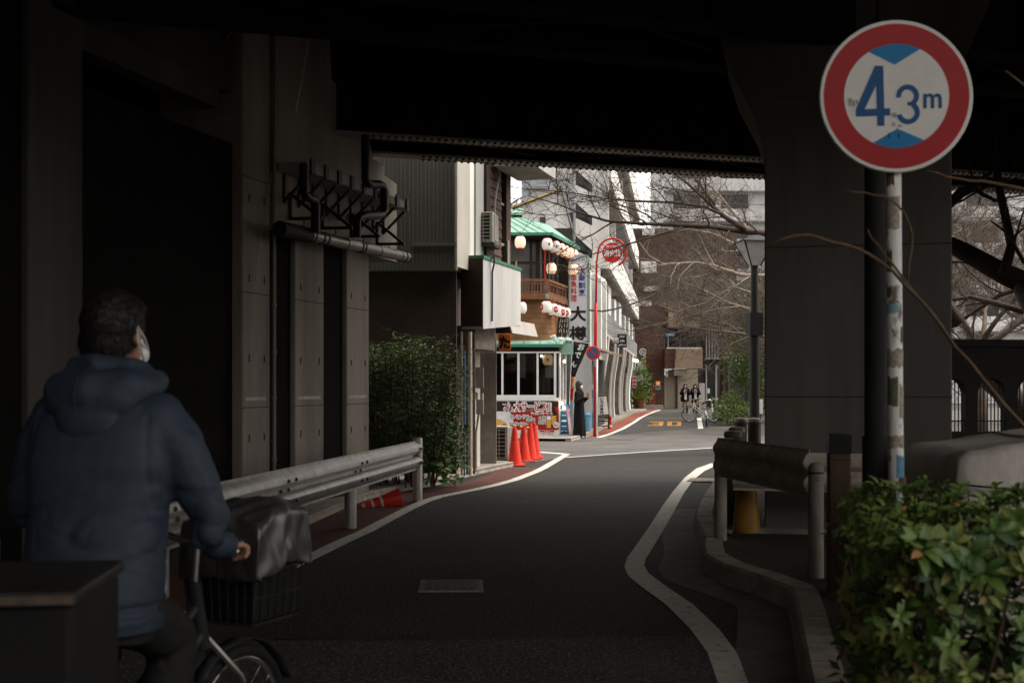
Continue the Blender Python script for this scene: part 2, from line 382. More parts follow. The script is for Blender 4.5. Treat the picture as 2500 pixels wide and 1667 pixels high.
for gi, (t, zb, x0, x1, st) in enumerate(((0.0, 4.55, -2.7, 10.1, .092), (-1.17, 4.55, -3.7, 9.3, .092))):
    me = B()
    nb = int((x1-x0)/st)
    for side in (-1, 1):
        for k in range(nb):
            me = None
            o = link('bolt', bolt_me, vroot, Matrix.Translation((x0 + k*st + side*.02, t + side*.105, zb)) @ Matrix.Rotation(math.pi, 4, 'X'))
# lacing between the paired flanges
for t0, t1, zb in ((-1.04, -0.13, 4.58), (-6.63, -5.72, 4.53)):
    x = -6.0; k = 0
    while x < 14:
        a, c = (t0, t1) if k % 2 == 0 else (t1, t0)
        B().bar((x, a, zb+.03), (x+1.7, c, zb+.03), 0.07, 0.012).build('lacing_bar', girder_m, vroot); x += 1.7; k += 1
# splice plates and bolts on the nearer girder, upper right
for k in range(5):
    x = 3.2 + k*0.62
    B().b(x-.02, x+.02, -6.75-.05, -6.75-.015, 4.55, 5.2).build('splice_plate', dark_steel, vroot)
    for zz in (4.7, 4.86, 5.02):
        for s in (-1, 1): link('bolt', bolt_me, vroot, Matrix.Translation((x + s*.07, -6.75-.016, zz)) @ Matrix.Rotation(R(90), 4, 'X'))

# right hand pier with flared head
pier = thing('viaduct_pier', (2.29, 11.14, 0), R(-13), 'broad square grey viaduct pier behind the round height sign', 'pier')
pier_m = mat('pier_steel', (0.128, 0.116, 0.102), 0.85, 0.28, 1.6, 0.1, 30, streak=9, spec=.1)
PW, PD = 1.61, 1.5
bevel(B().b(0, PW, 0, PD, 0.1, 4.10).build('shaft', pier_m, pier), .015)
for z in (1.35, 2.7): B().b(-.004, PW+.004, -.004, PD+.004, z, z+.012).build('plate_joint', mat('joint_grey', (.05, .046, .042), .9, .2), pier)
for z in (.5, 1.0, 1.6, 2.1, 2.5, 3.1, 3.6):
    for x in (.05, PW-.05, .86, .97): B().lathe([(.012, 0), (.012, .012)], (x, 0, z), 8, Matrix.Rotation(R(90), 4, 'X')).build('rivet', pier_m, pier)
B().prism([(0, -.02, 3.55), (-.10, -.02, 3.9), (-.30, -.02, 4.3), (-.52, -.02, 5.0), (-.58, -.02, 5.98), (PW+.5, -.02, 5.98), (PW+.4, -.02, 5.0), (PW, -.02, 4.05), (.03, -.02, 4.05)][:9], (0, PD+.04, 0)).build('flared_head', mat('head_concrete', (.10, .088, .075), .9, .35, 1.2, .25, 40, streak=6, spec=.1), pier)
B().b(.905, .925, -.012, 0, 0.12, 4.05).build('seam', concrete, pier)
B().b(-.05, PW+.05, -.05, PD+.05, 0.1, 0.17).build('plinth', concrete, pier)

# unseen blocks added behind the camera, sized to cut low sky light
for nm, x0, x1, h, lb in (('rear_blocker_tall', -45, -3.2, 17, 'tall unseen block added behind the viewpoint to screen low sky'), ('rear_blocker_low', -3.0, 45, 6.5, 'low unseen block added behind the viewpoint to screen low sky')):
    rb_ = thing(nm, (0, -16, 0), R(10)); rb_['kind'] = 'structure'; rb_['label'] = lb
    B().b(x0, x1, -8, 0, 0, h).build('wall', concrete, rb_)
    for k in range(6):
        for z in (1.0, 4.0): B().b(x0 + 2 + k*6.5, x0 + 5 + k*6.5, 0, .04, z, z+1.5).build('window', mat('window_dark', (.035, .035, .036), .15, .3, 1.0), rb_)
# seam lines and a paler patch of asphalt on the near road
seam = mat('tar_seam', (.018, .017, .016), .6, .3, 20)
for k, (a, c, w) in enumerate((((-2.6, 7.02), (1.1, 7.08), .02), ((-1.3, 15.2), (1.9, 15.5), .03))):
    pts = [Vector((a[0] + (c[0]-a[0])*i/14 + random.uniform(-.012, .012), a[1] + (c[1]-a[1])*i/14 + random.uniform(-.02, .02), 0)) for i in range(15)]
    stripe('road_seam', pts, w, seam, z=.0045)
setting(B().sheet([(-2.9, 4.2, .003), (1.15, 4.0, .003), (1.1, 7.05, .003), (-2.6, 7.0, .003)]).build('road_patch', asphalt_mat('asphalt_patch', (0.046, 0.040, 0.035), 0.8)))
# ================================================================ left abutment: columns, wall, ledge, pipes
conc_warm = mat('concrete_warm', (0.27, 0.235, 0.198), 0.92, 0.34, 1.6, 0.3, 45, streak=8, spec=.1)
conc_shade_joint = mat('concrete_shade_joint', (.075, .068, .060), .95, .35, 1.4, .25, 45, streak=7, spec=.08)  # darker copy: shade put into nearest column and beams; also form joints
AB = thing('abutment', (-2.8, 13, 0), R(-16), 'row of concrete columns under the viaduct behind the guard rail', 'abutment')
D16 = Vector((math.sin(R(16)), math.cos(R(16)), 0)); N16 = Vector((math.cos(R(16)), -math.sin(R(16)), 0))
def fp(u, v, e=0.0):                      # point on the plane e in front of the column faces
    q = (u-1250)/F; Y = (6.53 - e*1.04) / (0.2868 - q)
    return Vector((q*Y, Y, CH - (v-HZ)*Y/F))
for y0, y1, dx in ((-3.54, -2.84, 1.3), (-.10, .52, 1.0), (1.14, 1.92, .9), (2.6, 3.33, .9)):
    c = B().b(-dx, 0, y0, y1, 0, 5.98).build('column', conc_warm if y0 > -1 else conc_shade_joint, AB); bevel(c, .02)
    for zz in (1.22, 2.44, 3.66): B().b(-.02, .0025, y0+.004, y1-.004, zz, zz+.010).build('form_joint', conc_shade_joint, AB)
    for zz in (0.9, 1.75, 2.6, 3.45):
        if y0 > -1:
            for yy in (y0+.14, y1-.14): B().b(0, .004, yy-.012, yy+.012, zz-.04, zz+.04).build('tie_hole', blackish, AB)
    if y0 > -1: B().b(0.0, .003, y0+.06, y1-.1, 1.30, 1.335).build('repair_strip', mat('pale_mortar', (.42, .38, .33), .9, .2, 8), AB)
gap_shade_m = mat('gap_shade', (.010, .009, .008), .95, .3, 1.5, spec=.05)  # shade of the gaps between columns, put in as added near-black sheets
for y0, y1, z1 in ((-22, -3.545, 5.98), (-2.835, -.105, 4.0), (.525, 1.135, 5.98), (1.925, 2.595, 5.98)):  # nearest sheet runs on to block light from behind left
    B().b(-.16, -.06 if z1 > 5 else -.12, y0, y1, 0, z1).build('shade_panel', gap_shade_m, AB)
B().b(-.22, -.02, -2.83, -.55, 4.27, 4.52).build('beam', conc_shade_joint, AB)
B().b(-.4, -.10, -2.83, -.15, 4.521, 5.98).build('beam', conc_shade_joint, AB)
for k in range(7):
    y = -2.5 + k*.36; hb = B(); hb.bar((-.08, y, 5.0), (-.08, y, 5.5), .03); hb.bar((-.08, y, 5.03), (.22, y, 5.42), .03); hb.bar((-.08, y, 5.45), (.25, y, 5.45), .04); hb.build('hanger', dark_steel, AB)
B().tube([(.2, -2.8, 5.5), (.2, .3, 5.5)], .05, 10).build('conduit', dark_steel, AB)
B().tube([(.08, -5.2, 4.62), (.08, -2.9, 4.55)], .04, 10).build('conduit', dark_steel, AB)
B().b(-2.9, -2.7, -9, 6, 0, 5.98).build('back_wall', mat('dark_wall', (.05, .046, .042), .9, .3, 1.5), AB)
B().b(-2.7, -.2, 3.6, 3.8, 0, 5.98).build('end_wall', mat('dark_wall', (.05, .046, .042)), AB)
# wall over the far columns
pts = [(.0, .6, 3.18), (.0, 4.27, 3.18), (.0, 4.27, 4.26), (.0, 3.80, 4.31), (.0, 3.80, 4.43), (.0, 3.4, 4.46), (.0, 3.2, 4.9), (0, 2.1, 5.2), (.0, 2.0, 5.98), (.0, .6, 5.98)]
B().prism([(.02, y, z) for _, y, z in pts], (-.35, 0, 0)).build('upper_wall', conc_warm, AB)
# bracketed ledge
B().b(.02, .36, .68, 3.86, 3.83, 3.93).build('ledge', mat('pale_conc', (.36, .33, .29), .85, .25, 5), AB)
for k in range(9):
    y = .80 + k*.37
    B().b(.362, .385, y-.045, y+.045, 3.80, 3.97).build('clip', dark_steel, AB)
    br = B(); br.bar((.03, y, 3.5), (.03, y, 3.83), .03); br.bar((.03, y, 3.52), (.33, y, 3.80), .03); br.build('bracket', dark_steel, AB)
for k in range(4):
    y = .95 + k*.86
    br = B(); br.bar((.035, y, 3.33), (.035, y, 3.64), .035); br.bar((.035, y, 3.63), (.40, y, 3.34), .035); br.bar((.035, y, 3.345), (.42, y, 3.335), .035); br.bar((.2, y, 3.34), (.2, y, 3.2), .01)
    br.build('pipe_bracket', dark_steel, AB)
ipm = mat('insulated_pipe', (.20, .175, .15), .38, .3, 6, metal=.5)
pipe = thing('drain_pipe', (-2.4, 13.6, 3.1), 0, 'large lagged grey pipe with bands hung along the abutment', 'pipe')
pa, pb = fp(752, 574, .3), fp(996, 629, .3)
B().tube([pa, pb], .068, 14).build('pipe_run', ipm, pipe, True, 'auto')
B().tube([pa + (pa-pb).normalized()*.7, pa], .085, 14).build('pipe_run', blackish, pipe, True, 'auto')
for t in (.03, .1, .14, .33, .46, .49, .66, .9, .945, .99):
    c = pa.lerp(pb, t); d = (pb-pa).normalized()*.012
    B().tube([c-d, c+d], .076, 14).build('band', steel if t in (.33, .66, .9) else dark_steel, pipe, True)
for nm, lab, pth, r in (('downpipe', 'black downpipe with a square double bend on the abutment', [(892, 330), (892, 438), (897, 447), (906, 450), (925, 450), (935, 455), (938, 465), (938, 512), (934, 522), (924, 526), (890, 526), (876, 530), (871, 540), (871, 580)], .052),
                        ('downpipe', 'short black downpipe with an offset bend beside the abutment ledge', [(742, 400), (742, 470), (746, 480), (758, 484), (768, 488), (770, 500), (770, 568)], .05)):
    q = [fp(u, v, .42) for u, v in pth]; o = B().tube(q, r, 10).build(nm, black_paint, smooth='auto'); tag(o, lab, 'pipe', 'downpipes on the abutment')
c = thing('conduit', fp(668, 1150, .05), 0, 'thin grey conduit running up a concrete column', 'conduit')
B().tube([fp(670, v, .05) for v in (1150, 900, 660, 330)], .018, 8).build('tube', conc_warm, c, True)
for v in (1120, 970, 860, 745): B().tube([fp(670, v-4, .05), fp(670, v+4, .05)], .026, 8).build('clamp', conc_warm, c, True)
o = B().tube([fp(763, 50, .10), fp(742, 165, .10), fp(722, 277, .10)], .009, 6).build('cable', mat('light_streak_pale', (.75, .7, .62), .5, .1)); tag(o, 'pale slanting light streak high on the abutment wall', 'cable')  # light leak on the wall, built as a thin pale tube
o = B().tube([fp(663, 425, .03), fp(640, 560, .03), fp(622, 700, .03)], .006, 6).build('cable', mat('light_streak_dull', (.42, .38, .33), .6, .1)); tag(o, 'dull slanting light streak on the middle concrete column', 'cable')  # dimmer light leak on the column, also a thin tube

# ================================================================ near left building (corrugated front, plank side)
L1 = thing('corrugated_building', (-.85, 19, 0), R(-16), 'old two storey building with dark ribbed metal front and brown plank side', 'building')
sid = mat('metal_siding', (.24, .225, .205), .5, .15, 2, metal=.2, streak=8)
cream = mat('cream_render', (.46, .43, .37), .85, .15, 2.5, .15, 60, streak=4)
whit = mat('white_render', (.62, .605, .57), .85, .24, 1.6, .12, 50, streak=5)
grey = mat('grey_render', (.36, .345, .32), .85, .25, 2.5, .2, 40, streak=6)
brown = mat('brown_plank', (.105, .058, .040), .65, .3, 4, .2, 60)
dkbrown = mat('dark_brown', (.05, .03, .024), .7, .3, 4)
dark_lower = mat('dark_lower_wall', (.085, .062, .052), .8, .2, 2)
zt = 7.6
# front faces the camera: built in world coordinates
B().b(-6.5, -.87, 19.02, 19.2, 3.24, zt).build('front_siding', sid, L1, True)
rib = B().b(-.006, .006, -.022, 0, 0, zt-3.26).mesh('rib', sid)
Mi = MW[L1.name].inverted()
for k in range(28):
    link('rib', rib, L1, Mi @ Matrix.Translation((-.90 - k*.063, 19.02, 3.25)))
B().b(-6.5, -.87, 19.22, 19.4, 0, 3.24).build('front_wall', dark_lower, L1, True)
B().b(-1.55, -.87, 18.96, 19.0, 3.62, 3.66).build('drip_rail', sid, L1, True)
B().b(-.885, -.85, 18.97, 19.2, 3.25, zt).build('corner_trim', mat('trim_pale', (.5, .47, .41), .5, .1), L1, True)
for y0, y1, m, dx, z0 in ((.02, .65, cream, 0, 3.3), (.65, 1.03, whit, -.05, 3.3), (1.03, 1.46, grey, -.02, 3.3)):
    B().b(-.3, dx, y0, y1, z0, zt).build('side_wall', m, L1)
B().b(-.3, .03, 1.46, 1.66, 2.2, zt).build('post', dkbrown, L1)
k = 0
z = 3.2
while z < zt:
    o = B().prism([(.0, 1.66, z), (.028, 1.66, z), (.008, 1.66, z+.155), (-.02, 1.66, z+.155)], (0, .70, 0)).build('plank', brown, L1); z += .16
B().b(-.3, -.03, 1.66, 2.36, 3.2, zt).build('plank_backing', dkbrown, L1)
B().b(-.2, -.04, 2.36, 2.6, 3.2, zt).build('window', mat('dark_glass', (.05, .055, .055), .1, .1), L1)
for z in (3.9, 4.6, 5.3): B().b(-.05, .0, 2.36, 2.6, z, z+.04).build('window_bar', grey, L1)
B().b(-.3, .04, 2.6, 2.87, 3.2, zt).build('post', brown, L1)
B().b(-5, -.31, .05, 2.85, 3.2, zt).build('core', dark_lower, L1)
B().b(-5, -.9, .5, 3.4, 0.07, 3.2).build('core', dark_lower, L1)
B().b(0.05, .75, 1.75, 3.3, 5.15, 5.42).build('eave_slab', mat('stained_slab', (.38, .36, .33), .85, .35, 3), L1)
B().b(0.05, .72, 1.80, 3.25, 5.42, 5.98).build('upper_fascia', whit, L1)
o = B().tube([(.06, 1.95, 5.2), (.10, 2.0, 5.05), (.06, 1.92, 4.75), (.05, 1.85, 4.5), (.06, 1.84, 4.12)], .016, 8).build('refrigerant_pipe', cream, L1, smooth='auto')
B().tube([(.06, 2.62, 4.0), (.06, 2.62, 2.9)], .022, 8).build('white_downpipe', whit, L1, smooth='auto')
# fascia box and green coping over the shop front
B().prism([(-.12, .59, 2.36), (-.12, 2.80, 2.52), (-.12, 2.80, 3.48), (-.12, .59, 3.48)], (.36, 0, 0)).build('fascia_box', mat('stained_white', (.50, .49, .465), .85, .22, 2.2, .15, 50, streak=6), L1)
B().b(-.14, .255, .575, 2.82, 3.48, 3.53).build('coping', mat('green_trim', (.055, .17, .10), .55, .2), L1)
B().b(-.13, .236, .57, .589, 2.40, 3.479).build('fascia_end', dkbrown, L1)
B().b(-.35, .10, .62, 1.7, 2.05, 2.42).build('soffit_box', mat('soffit_brown', (.12, .09, .075), .7, .4, 6), L1)
B().b(-.55, -.35, 1.9, 2.3, 0, 2.4).build('inner_wall', cream, L1)
B().tube([(.255, .95, 3.5), (.30, .97, 3.56), (.30, 1.0, 3.45), (.265, 1.0, 3.3), (.262, 1.0, 2.5)], .016, 8).build('cable_pipe', dark_steel, L1, smooth='auto')
# sloped hood
B().prism([(.0, 2.12, 2.72), (.20, 2.12, 2.60), (.27, 2.12, 2.36), (-.02, 2.12, 2.36)], (0, .03, 0)).build('hood_cheek', mat('hood_dark', (.055, .05, .046), .7, .2), L1)
B().prism([(.205, 2.15, 2.60), (.275, 2.15, 2.36), (.262, 2.15, 2.36), (.192, 2.15, 2.60)], (0, 1.7, 0)).build('hood_panel', mat('hood_pale', (.42, .39, .36), .6, .15, 5, streak=5), L1)
B().b(-.02, .19, 2.15, 3.85, 2.57, 2.60).build('hood_top', grey, L1)
# concrete pillar and clutter of the recessed shop front
B().b(-.62, -.28, 22.0, 22.35, 0.05, 2.35).build('pillar', mat('pillar_render', (.27, .245, .21), .9, .25, 4, .5, 90), L1, True)
B().b(-.93, -.30, 21.0, 21.9, 2.05, 2.45).build('lintel', grey, L1, True)
B().b(-.92, -.66, 20.6, 20.7, .07, 2.1).build('door', cream, L1, True)
B().b(-.80, -.77, 19.15, 19.2, .07, 2.3).build('post', cream, L1, True)
B().b(-.72, -.69, 19.25, 19.3, .07, 2.25).build('post', wood, L1, True)
# drainage and meter pipes
for x, y, r, m, z1 in ((-.655, 19.25, .028, cream, 2.3), (-.60, 19.5, .018, brown, 2.3), (-.74, 19.1, .014, mat('blue_pole', (.03, .12, .22), .5, .1), 2.0)):
    B().tube([(x, y, .06), (x, y, z1)], r, 8).build('standpipe', m, L1, True, smooth='auto')
gm = thing('gas_meter', (-.52, 19.9, 1.0), 0, 'beige gas meter with bent pipes under a small grey box', 'gas meter')
B().b(-.06, .06, -.08, .08, 0, .24).build('body', cream, gm)
B().tube([(-.05, 0, .24), (-.05, 0, .33), (-.1, 0, .38), (-.15, 0, .33), (-.15, 0, -.85)], .022, 8).build('pipe', cream, gm, smooth='auto')
B().tube([(.04, 0, .24), (.04, 0, .34)], .02, 8).build('pipe', cream, gm); B().tube([(-.02, 0, 0), (-.06, 0, -.3), (-.06, 0, -.9)], .018, 8).build('pipe', cream, gm)
B().b(-.10, .06, -.07, .07, .42, .76).build('meter_box', grey, gm)
# AC units
def ac_unit(loc, rz, w, d, h, label):
    t = thing('air_conditioner', loc, rz, label, 'air conditioner', 'outdoor air conditioner units')
    body = mat('ac_body', (.40, .375, .33), .55, .15, 5)
    bevel(B().b(-w/2, w/2, 0.012, d, 0, h).build('casing', body, t), .008)
    B().b(-w*.42, w*.30, .004, .011, h*.06, h*.94).build('vent', blackish, t)
    for k in range(8): B().b(-w*.43, w*.31, -.004, .008, h*(.07+.115*k), h*(.07+.115*k)+.012).build('louvre', body, t)
    B().b(-w*.14, -w*.10, -.003, .009, h*.06, h*.94).build('mullion', body, t)
    B().b(w/2, w/2+.012, d*.15, d*.9, h*.08, h*.95).build('coil_guard', mat('ac_coil', (.22, .21, .19), .6, .5, 60), t)
    B().b(-w*.55, w*.6, .02, d, -.06, 0).build('stand', dark_steel, t)
    return t
ac_unit(tuple(wp(1184, 591, 20.25)), R(-8), .26, .62, .50, 'air conditioner mounted high on the brown plank wall')
ac_unit((-.21, 23.0, .07), R(-8), .27, .6, .63, 'air conditioner standing on the pavement behind the red cones')
# ================================================================ red bannered booth with green roof
green_roof = mat('green_roof', (.21, .36, .28), .7, .25, 3, streak=2)
green_dark = mat('green_edge', (.05, .20, .14), .55, .15)
alu = mat('white_alu', (.70, .70, .68), .4, .06, 6)
pane_m = glass_mat('pane_glass', (.55, .55, .53))
interior = mat('booth_interior', (.05, .036, .028), .8, .5, 3)
bulb_m = mat('lit_bulb', (1, .9, .7), .4, 0, emit=(1, .82, .55, 9))
lantern_lit = mat('lantern_lit', (.75, .52, .28), .6, .1, emit=(1, .62, .25, .6))
BY = 34.8
def bx(u): return (u-1250)*BY/F
def bz(v): return CH - (v-HZ)*BY/F
booth = thing('booth', (0.5, 36, 0), 0, 'small white framed drinking booth with green roof and red beer banner', 'booth')
FX0, FX1 = -1.3, bx(1366)
B().b(FX0, FX1-.02, BY+.03, BY+.10, .12, bz(978)).build('counter_wall', alu, booth, True)
B().b(FX0, FX1+.25, BY+2.6, BY+2.7, 0, 2.5).build('rear_wall', interior, booth, True)
B().b(FX0, FX1+.2, BY+.12, BY+2.6, .10, .16).build('floor', interior, booth, True)
B().b(FX0-.1, FX0, BY+.1, BY+2.6, 0, 2.5).build('end_wall', interior, booth, True)
B().b(FX0, FX1, BY+.02, BY+.14, bz(858), bz(848)).build('head_rail', blackish, booth, True)
B().b(FX0, FX1+.02, BY-.03, BY+.09, bz(977.5), bz(971)).build('sill', alu, booth, True)
B().b(FX0, FX1, BY-.02, BY+.07, bz(862), bz(858.2)).build('frame_rail', alu, booth, True)
B().b(FX0, FX1-.09, BY-.012, BY+.06, bz(970.8), bz(964)).build('frame_rail', alu, booth, True)
for u0, u1 in ((1224, 1229), (1263, 1268.5), (1310, 1315), (1352.5, 1358)):
    B().b(bx(u0), bx(u1), BY-.016, BY+.05, bz(963.9), bz(862.1)).build('mullion', alu, booth, True)
for u0, u1 in ((1229, 1263), (1268.5, 1310), (1315, 1352.5)):
    B().b(bx(u0)+.002, bx(u1)-.002, BY+.012, BY+.018, bz(963.8), bz(862.2)).build('pane', pane_m, booth, True)
B().b(FX1-.095, FX1-.02, BY, BY+.08, bz(971), bz(858)).build('corner_post', blackish, booth, True)
# right flank
q0, q1 = Vector((FX1, BY+.02, 0)), Vector((FX1+.24, BY+1.6, 0))
for t0, t1, z0, z1, nm, m in ((0, 1, .1, 1.05, 'flank_wall', alu), (0, .1, 1.05, 2.5, 'flank_post', alu), (.45, .55, 1.05, 2.5, 'flank_post', alu), (.9, 1, 1.05, 2.5, 'flank_post', alu), (0, 1, 2.40, 2.53, 'flank_rail', blackish)):
    a, c = q0.lerp(q1, t0), q0.lerp(q1, t1); B().bar(a + Vector((0,0,(z0+z1)/2)), c + Vector((0,0,(z0+z1)/2)), .05, z1-z0).build(nm, m, booth, True)
B().prism([(FX0-.2, BY-.14, 2.60), (FX1+.06, BY-.14, 2.60), (FX1+.35, BY+1.9, 2.90), (FX0-.2, BY+1.9, 3.0)], (0, 0, .05)).build('roof', green_roof, booth, True)
B().b(FX0-.22, FX1+.08, BY-.17, BY-.141, 2.56, 2.64).build('eave_gutter', green_dark, booth, True)
for k in range(6):
    x = FX0 + .25 + k*.46
    B().bar((x, BY-.13, 2.655), (x+.08, BY+1.88, 2.99), .02, .025).build('roof_seam', green_dark, booth, True)
B().b(FX1+.06, FX1+.40, BY+.2, BY+1.0, 2.36, 2.68).build('roof_box', green_roof, booth, True)
for x in (-.9, .0, 1.22):
    B().lathe([(.05, 0), (.05, .05)], (x, BY+.1, .02)).build('castor', black_paint, booth, True); B().b(x-.03, x+.03, BY+.07, BY+.13, .05, .14).build('castor_bracket', dark_steel, booth, True)
# things seen inside
o = B().b(bx(1332), bx(1354), BY+.5, BY+.52, bz(922), bz(866)).build('curtain', mat('pale_curtain', (.6, .58, .54), .9, .15, 12)); tag(o, 'pale curtain hanging inside the right booth window', 'curtain')
o = B().b(bx(1269), bx(1284), BY+.6, BY+.62, bz(922), bz(860)).build('notice', mat('notice_paper', (.42, .40, .36), .9, .1)); tag(o, 'pale notice hanging inside the middle booth window', 'notice')
o = B().b(bx(1304), bx(1308), BY+.9, BY+.96, .5, 2.4).build('wood_post', wood); tag(o, 'wooden post inside the booth behind the middle pane', 'post')
for k, (u, lb) in enumerate(((1318, 'left tall stool back inside the booth'), (1330, 'middle tall stool back inside the booth'), (1342, 'right tall stool back inside the booth'))):
    o = B().b(bx(u)-.05, bx(u)+.05, BY+.9, BY+.93, .3, 1.75).build('slat_screen', mat('screen_wood', (.12, .085, .06), .7, .3)); tag(o, ('left', 'middle', 'right')[k] + 'most wooden board standing inside the right booth window', 'board', 'boards inside the booth')
bl = thing('pendant_bulb', wp(1322, 869, BY+.4), 0, 'lit bulb hanging inside the booth window', 'lamp')
B().sphere((0, 0, 0), .035).build('bulb', bulb_m, bl, smooth='all'); B().tube([(0, 0, .03), (0, 0, .2)], .006, 5).build('cord', black_paint, bl)
# banner
bn_red = mat('banner_red', (.34, .018, .014), .6, .1, 3); bn_blk = mat('banner_black', (.018, .014, .012), .6, .1); bn_wht = mat('banner_white', (.70, .67, .64), .6, .05)
txt_w = mat('print_white', (.76, .74, .72), .6, 0); txt_r = mat('print_red', (.50, .02, .016), .6, 0); txt_k = mat('print_black', (.016, .014, .014), .6, 0); txt_b = mat('print_blue', (.02, .035, .22), .6, 0)
gold = mat('print_gold', (.62, .33, .07), .6, .1); txt_o = mat('print_orange', (.62, .25, .12), .6, 0)
ban = thing('banner', (.5, BY-.04, .6), 0, 'red and black beer banner with white lettering on the booth front', 'banner')
def bp(u, v, k=1): return Vector((bx(u), BY-.040-.003*k, bz(v)))
def bq(nm, pts, m, k): return B().prism([bp(u, v, k) for u, v in pts], (0, .002, 0)).build(nm, m, ban, True)
B().b(bx(1200), bx(1365), BY-.038, BY-.030, bz(1063), bz(979)).build('board', bn_wht, ban, True)
bq('red_field', [(1200, 1049), (1364, 1049), (1364, 992), (1330, 996), (1290, 1001), (1250, 1006), (1200, 1009)], bn_red, 1)
bq('black_field', [(1200, 1012), (1250, 1004), (1290, 1000), (1330, 995), (1364, 993), (1364, 979.5), (1200, 979.5)], bn_blk, 2)
bq('lemon_glass', [(1205, 1046), (1246, 1048), (1254, 1030), (1248, 1010), (1240, 1004), (1205, 1004)], mat('ice_print', (.62, .63, .64), .5, .15, 30), 3)
bq('lemon_slice', [(1205, 1046), (1240, 1047), (1236, 1032), (1222, 1024), (1205, 1020)], gold, 4)
bq('bottle', [(1346, 1040), (1360, 1040), (1360, 1010), (1356, 1000), (1352.5, 992), (1352.5, 981), (1348.5, 981), (1348.5, 992), (1346, 1004)], mat('bottle_print', (.03, .018, .012), .4, .2), 4)
bq('bottle_label', [(1346, 1036), (1358, 1036), (1358, 1014), (1346, 1014)], gold, 5)
bq('beer', [(1334.5, 1044), (1345, 1044), (1345, 1024), (1334.5, 1024)], gold, 4)
bq('foam', [(1334, 1024), (1345.5, 1024), (1344.5, 1015), (1335, 1015)], txt_w, 5)
bdg = B().lathe([(bx(1250+7.5), 0), (bx(1250+7.5), .003)], (0, 0, 0), 20, Matrix.Rotation(R(90), 4, 'X')).build('badge', txt_w, ban)
bdg.location = bp(1357.5, 1037, 7) - Vector(ban.location)
def bt(s, u0, u1, v0, v1, m, k, bold=.01, out=None):
    c = bp((u0+u1)/2, (v0+v1)/2, k); w, h = bx(u1)-bx(u0), bz(v0)-bz(v1)
    if out: lettering(B(), s, c, w*1.04, h*1.1, bold=.075).build('lettering_outline', out, ban, True, fix=False)
    lettering(B(), s, c - Vector((0, .003, 0)), w, h, bold=bold).build('lettering', m, ban, True, fix=False)
bt('大サービス!!', 1257, 1343, 981, 1003, txt_r, 6, .012, txt_w)
bt('ール', 1228, 1246, 982, 992, txt_r, 6, .012, txt_w); bt('タイム', 1229, 1254, 993, 1004, txt_r, 6, .012, txt_w)
bt("SINCE1876 JAPAN'S OLDEST BRAND", 1297, 1348, 1000, 1003, txt_o, 6, .0)
bt('サッポロ ラガービール', 1296, 1349, 1004.5, 1012.5, txt_w, 6, .03)
bt('生レモンサワー', 1244, 1297, 1012, 1022, txt_k, 6, .0, txt_w); bt('380円', 1285, 1305, 1021, 1028.5, txt_k, 6, .0, txt_w)
bt('生レモンサワー', 1243, 1288, 1030, 1039, txt_k, 6, .0, txt_w); bt('290円', 1293, 1312, 1040, 1047.5, txt_k, 6, .0, txt_w)
bt('大瓶', 1315, 1332, 1016, 1025, txt_k, 6, .0, txt_w); bt('600円', 1315, 1332, 1027, 1035, txt_k, 6, .0, txt_w)
bt('税込', 1352, 1363, 1033, 1041, txt_r, 10, .0)
bt('リ中', 1250, 1263, 1052, 1061, txt_r, 6, .02); bt('100 名様', 1287, 1313, 1053, 1060, txt_k, 6, .0)
bq('red_panel', [(1317, 1054), (1353, 1054), (1353, 1050), (1317, 1050)], txt_r, 3); bt('営業時間', 1328, 1342, 1050.6, 1053.4, txt_w, 6, .0); bt('12:00 ~ 翌2:00', 1321, 1350, 1056, 1060, txt_r, 6, .0)
# orange sign by the shop corner
og = thing('hanging_sign', wp(1232, 856, 20.9), 0, 'orange square sign with a brushed black character', 'sign')
Yo = 20.9; w_, h_ = 30*Yo/F, 40*Yo/F
bevel(B().b(-w_/2, w_/2, 0, .06, 0, h_).build('board', mat('sign_orange', (.72, .17, .015), .5, .08), og), .004)
lettering(B(), 'た', (0, -.004, h_*.5), w_*.8, h_*.66, bold=.05).build('lettering', txt_k, og, fix=False)

# ================================================================ wooden restaurant with balcony
rest = thing('wooden_restaurant', (1.0, 35, 0), 0, 'two storey wooden tavern with barrel wall, lantern balcony and green roof', 'restaurant')
RC = Vector((1.0, 35.0, 0)); RDv = Vector((math.sin(R(14.5)), math.cos(R(14.5)), 0)); RN = Vector((RDv.y, -RDv.x, 0))
bal = mat('balcony_wood', (.19, .085, .042), .55, .25, 6, .15, 50); barrel = mat('barrel_wood', (.22, .105, .045), .55, .4, 2.5, .15, 60)
dark_frame = mat('dark_frame', (.03, .023, .02), .6, .2)
def rr(nm, z0, z1, w=.05, m=bal, off=0.0, x0=-1.6, y1=3.3):
    zc = (z0+z1)/2
    B().bar(RC + Vector((x0, off, zc)), RC + Vector((-off*.9, off, zc)), w, z1-z0).build(nm, m, rest, True)
    B().bar(RC + RDv*off + Vector((-off*.9, .0, zc)), RC + RDv*y1 + Vector((-off*.9, 0, zc)), w, z1-z0).build(nm, m, rest, True)
rr('top_rail', 4.437, 4.507, .09); rr('rail', 4.37, 4.40); rr('bottom_rail', 4.115, 4.155); rr('fascia_beam', 3.93, 4.10, .08)
for k in range(19): B().b(*((RC.x-.1-k*.085) + d for d in (-.016, .016)), 34.985, 35.015, 4.155, 4.37).build('baluster', bal, rest, True)
for k in range(8):
    p = RC + RDv*(.42*k); B().bar(p + Vector((0,0,3.95)), p + Vector((0,0,4.44)), .06, .06).build('rail_post', bal, rest, True)
B().bar(RC + Vector((0,-.01,3.95)), RC + Vector((0,-.01,4.5)), .09, .09).build('rail_post', bal, rest, True)
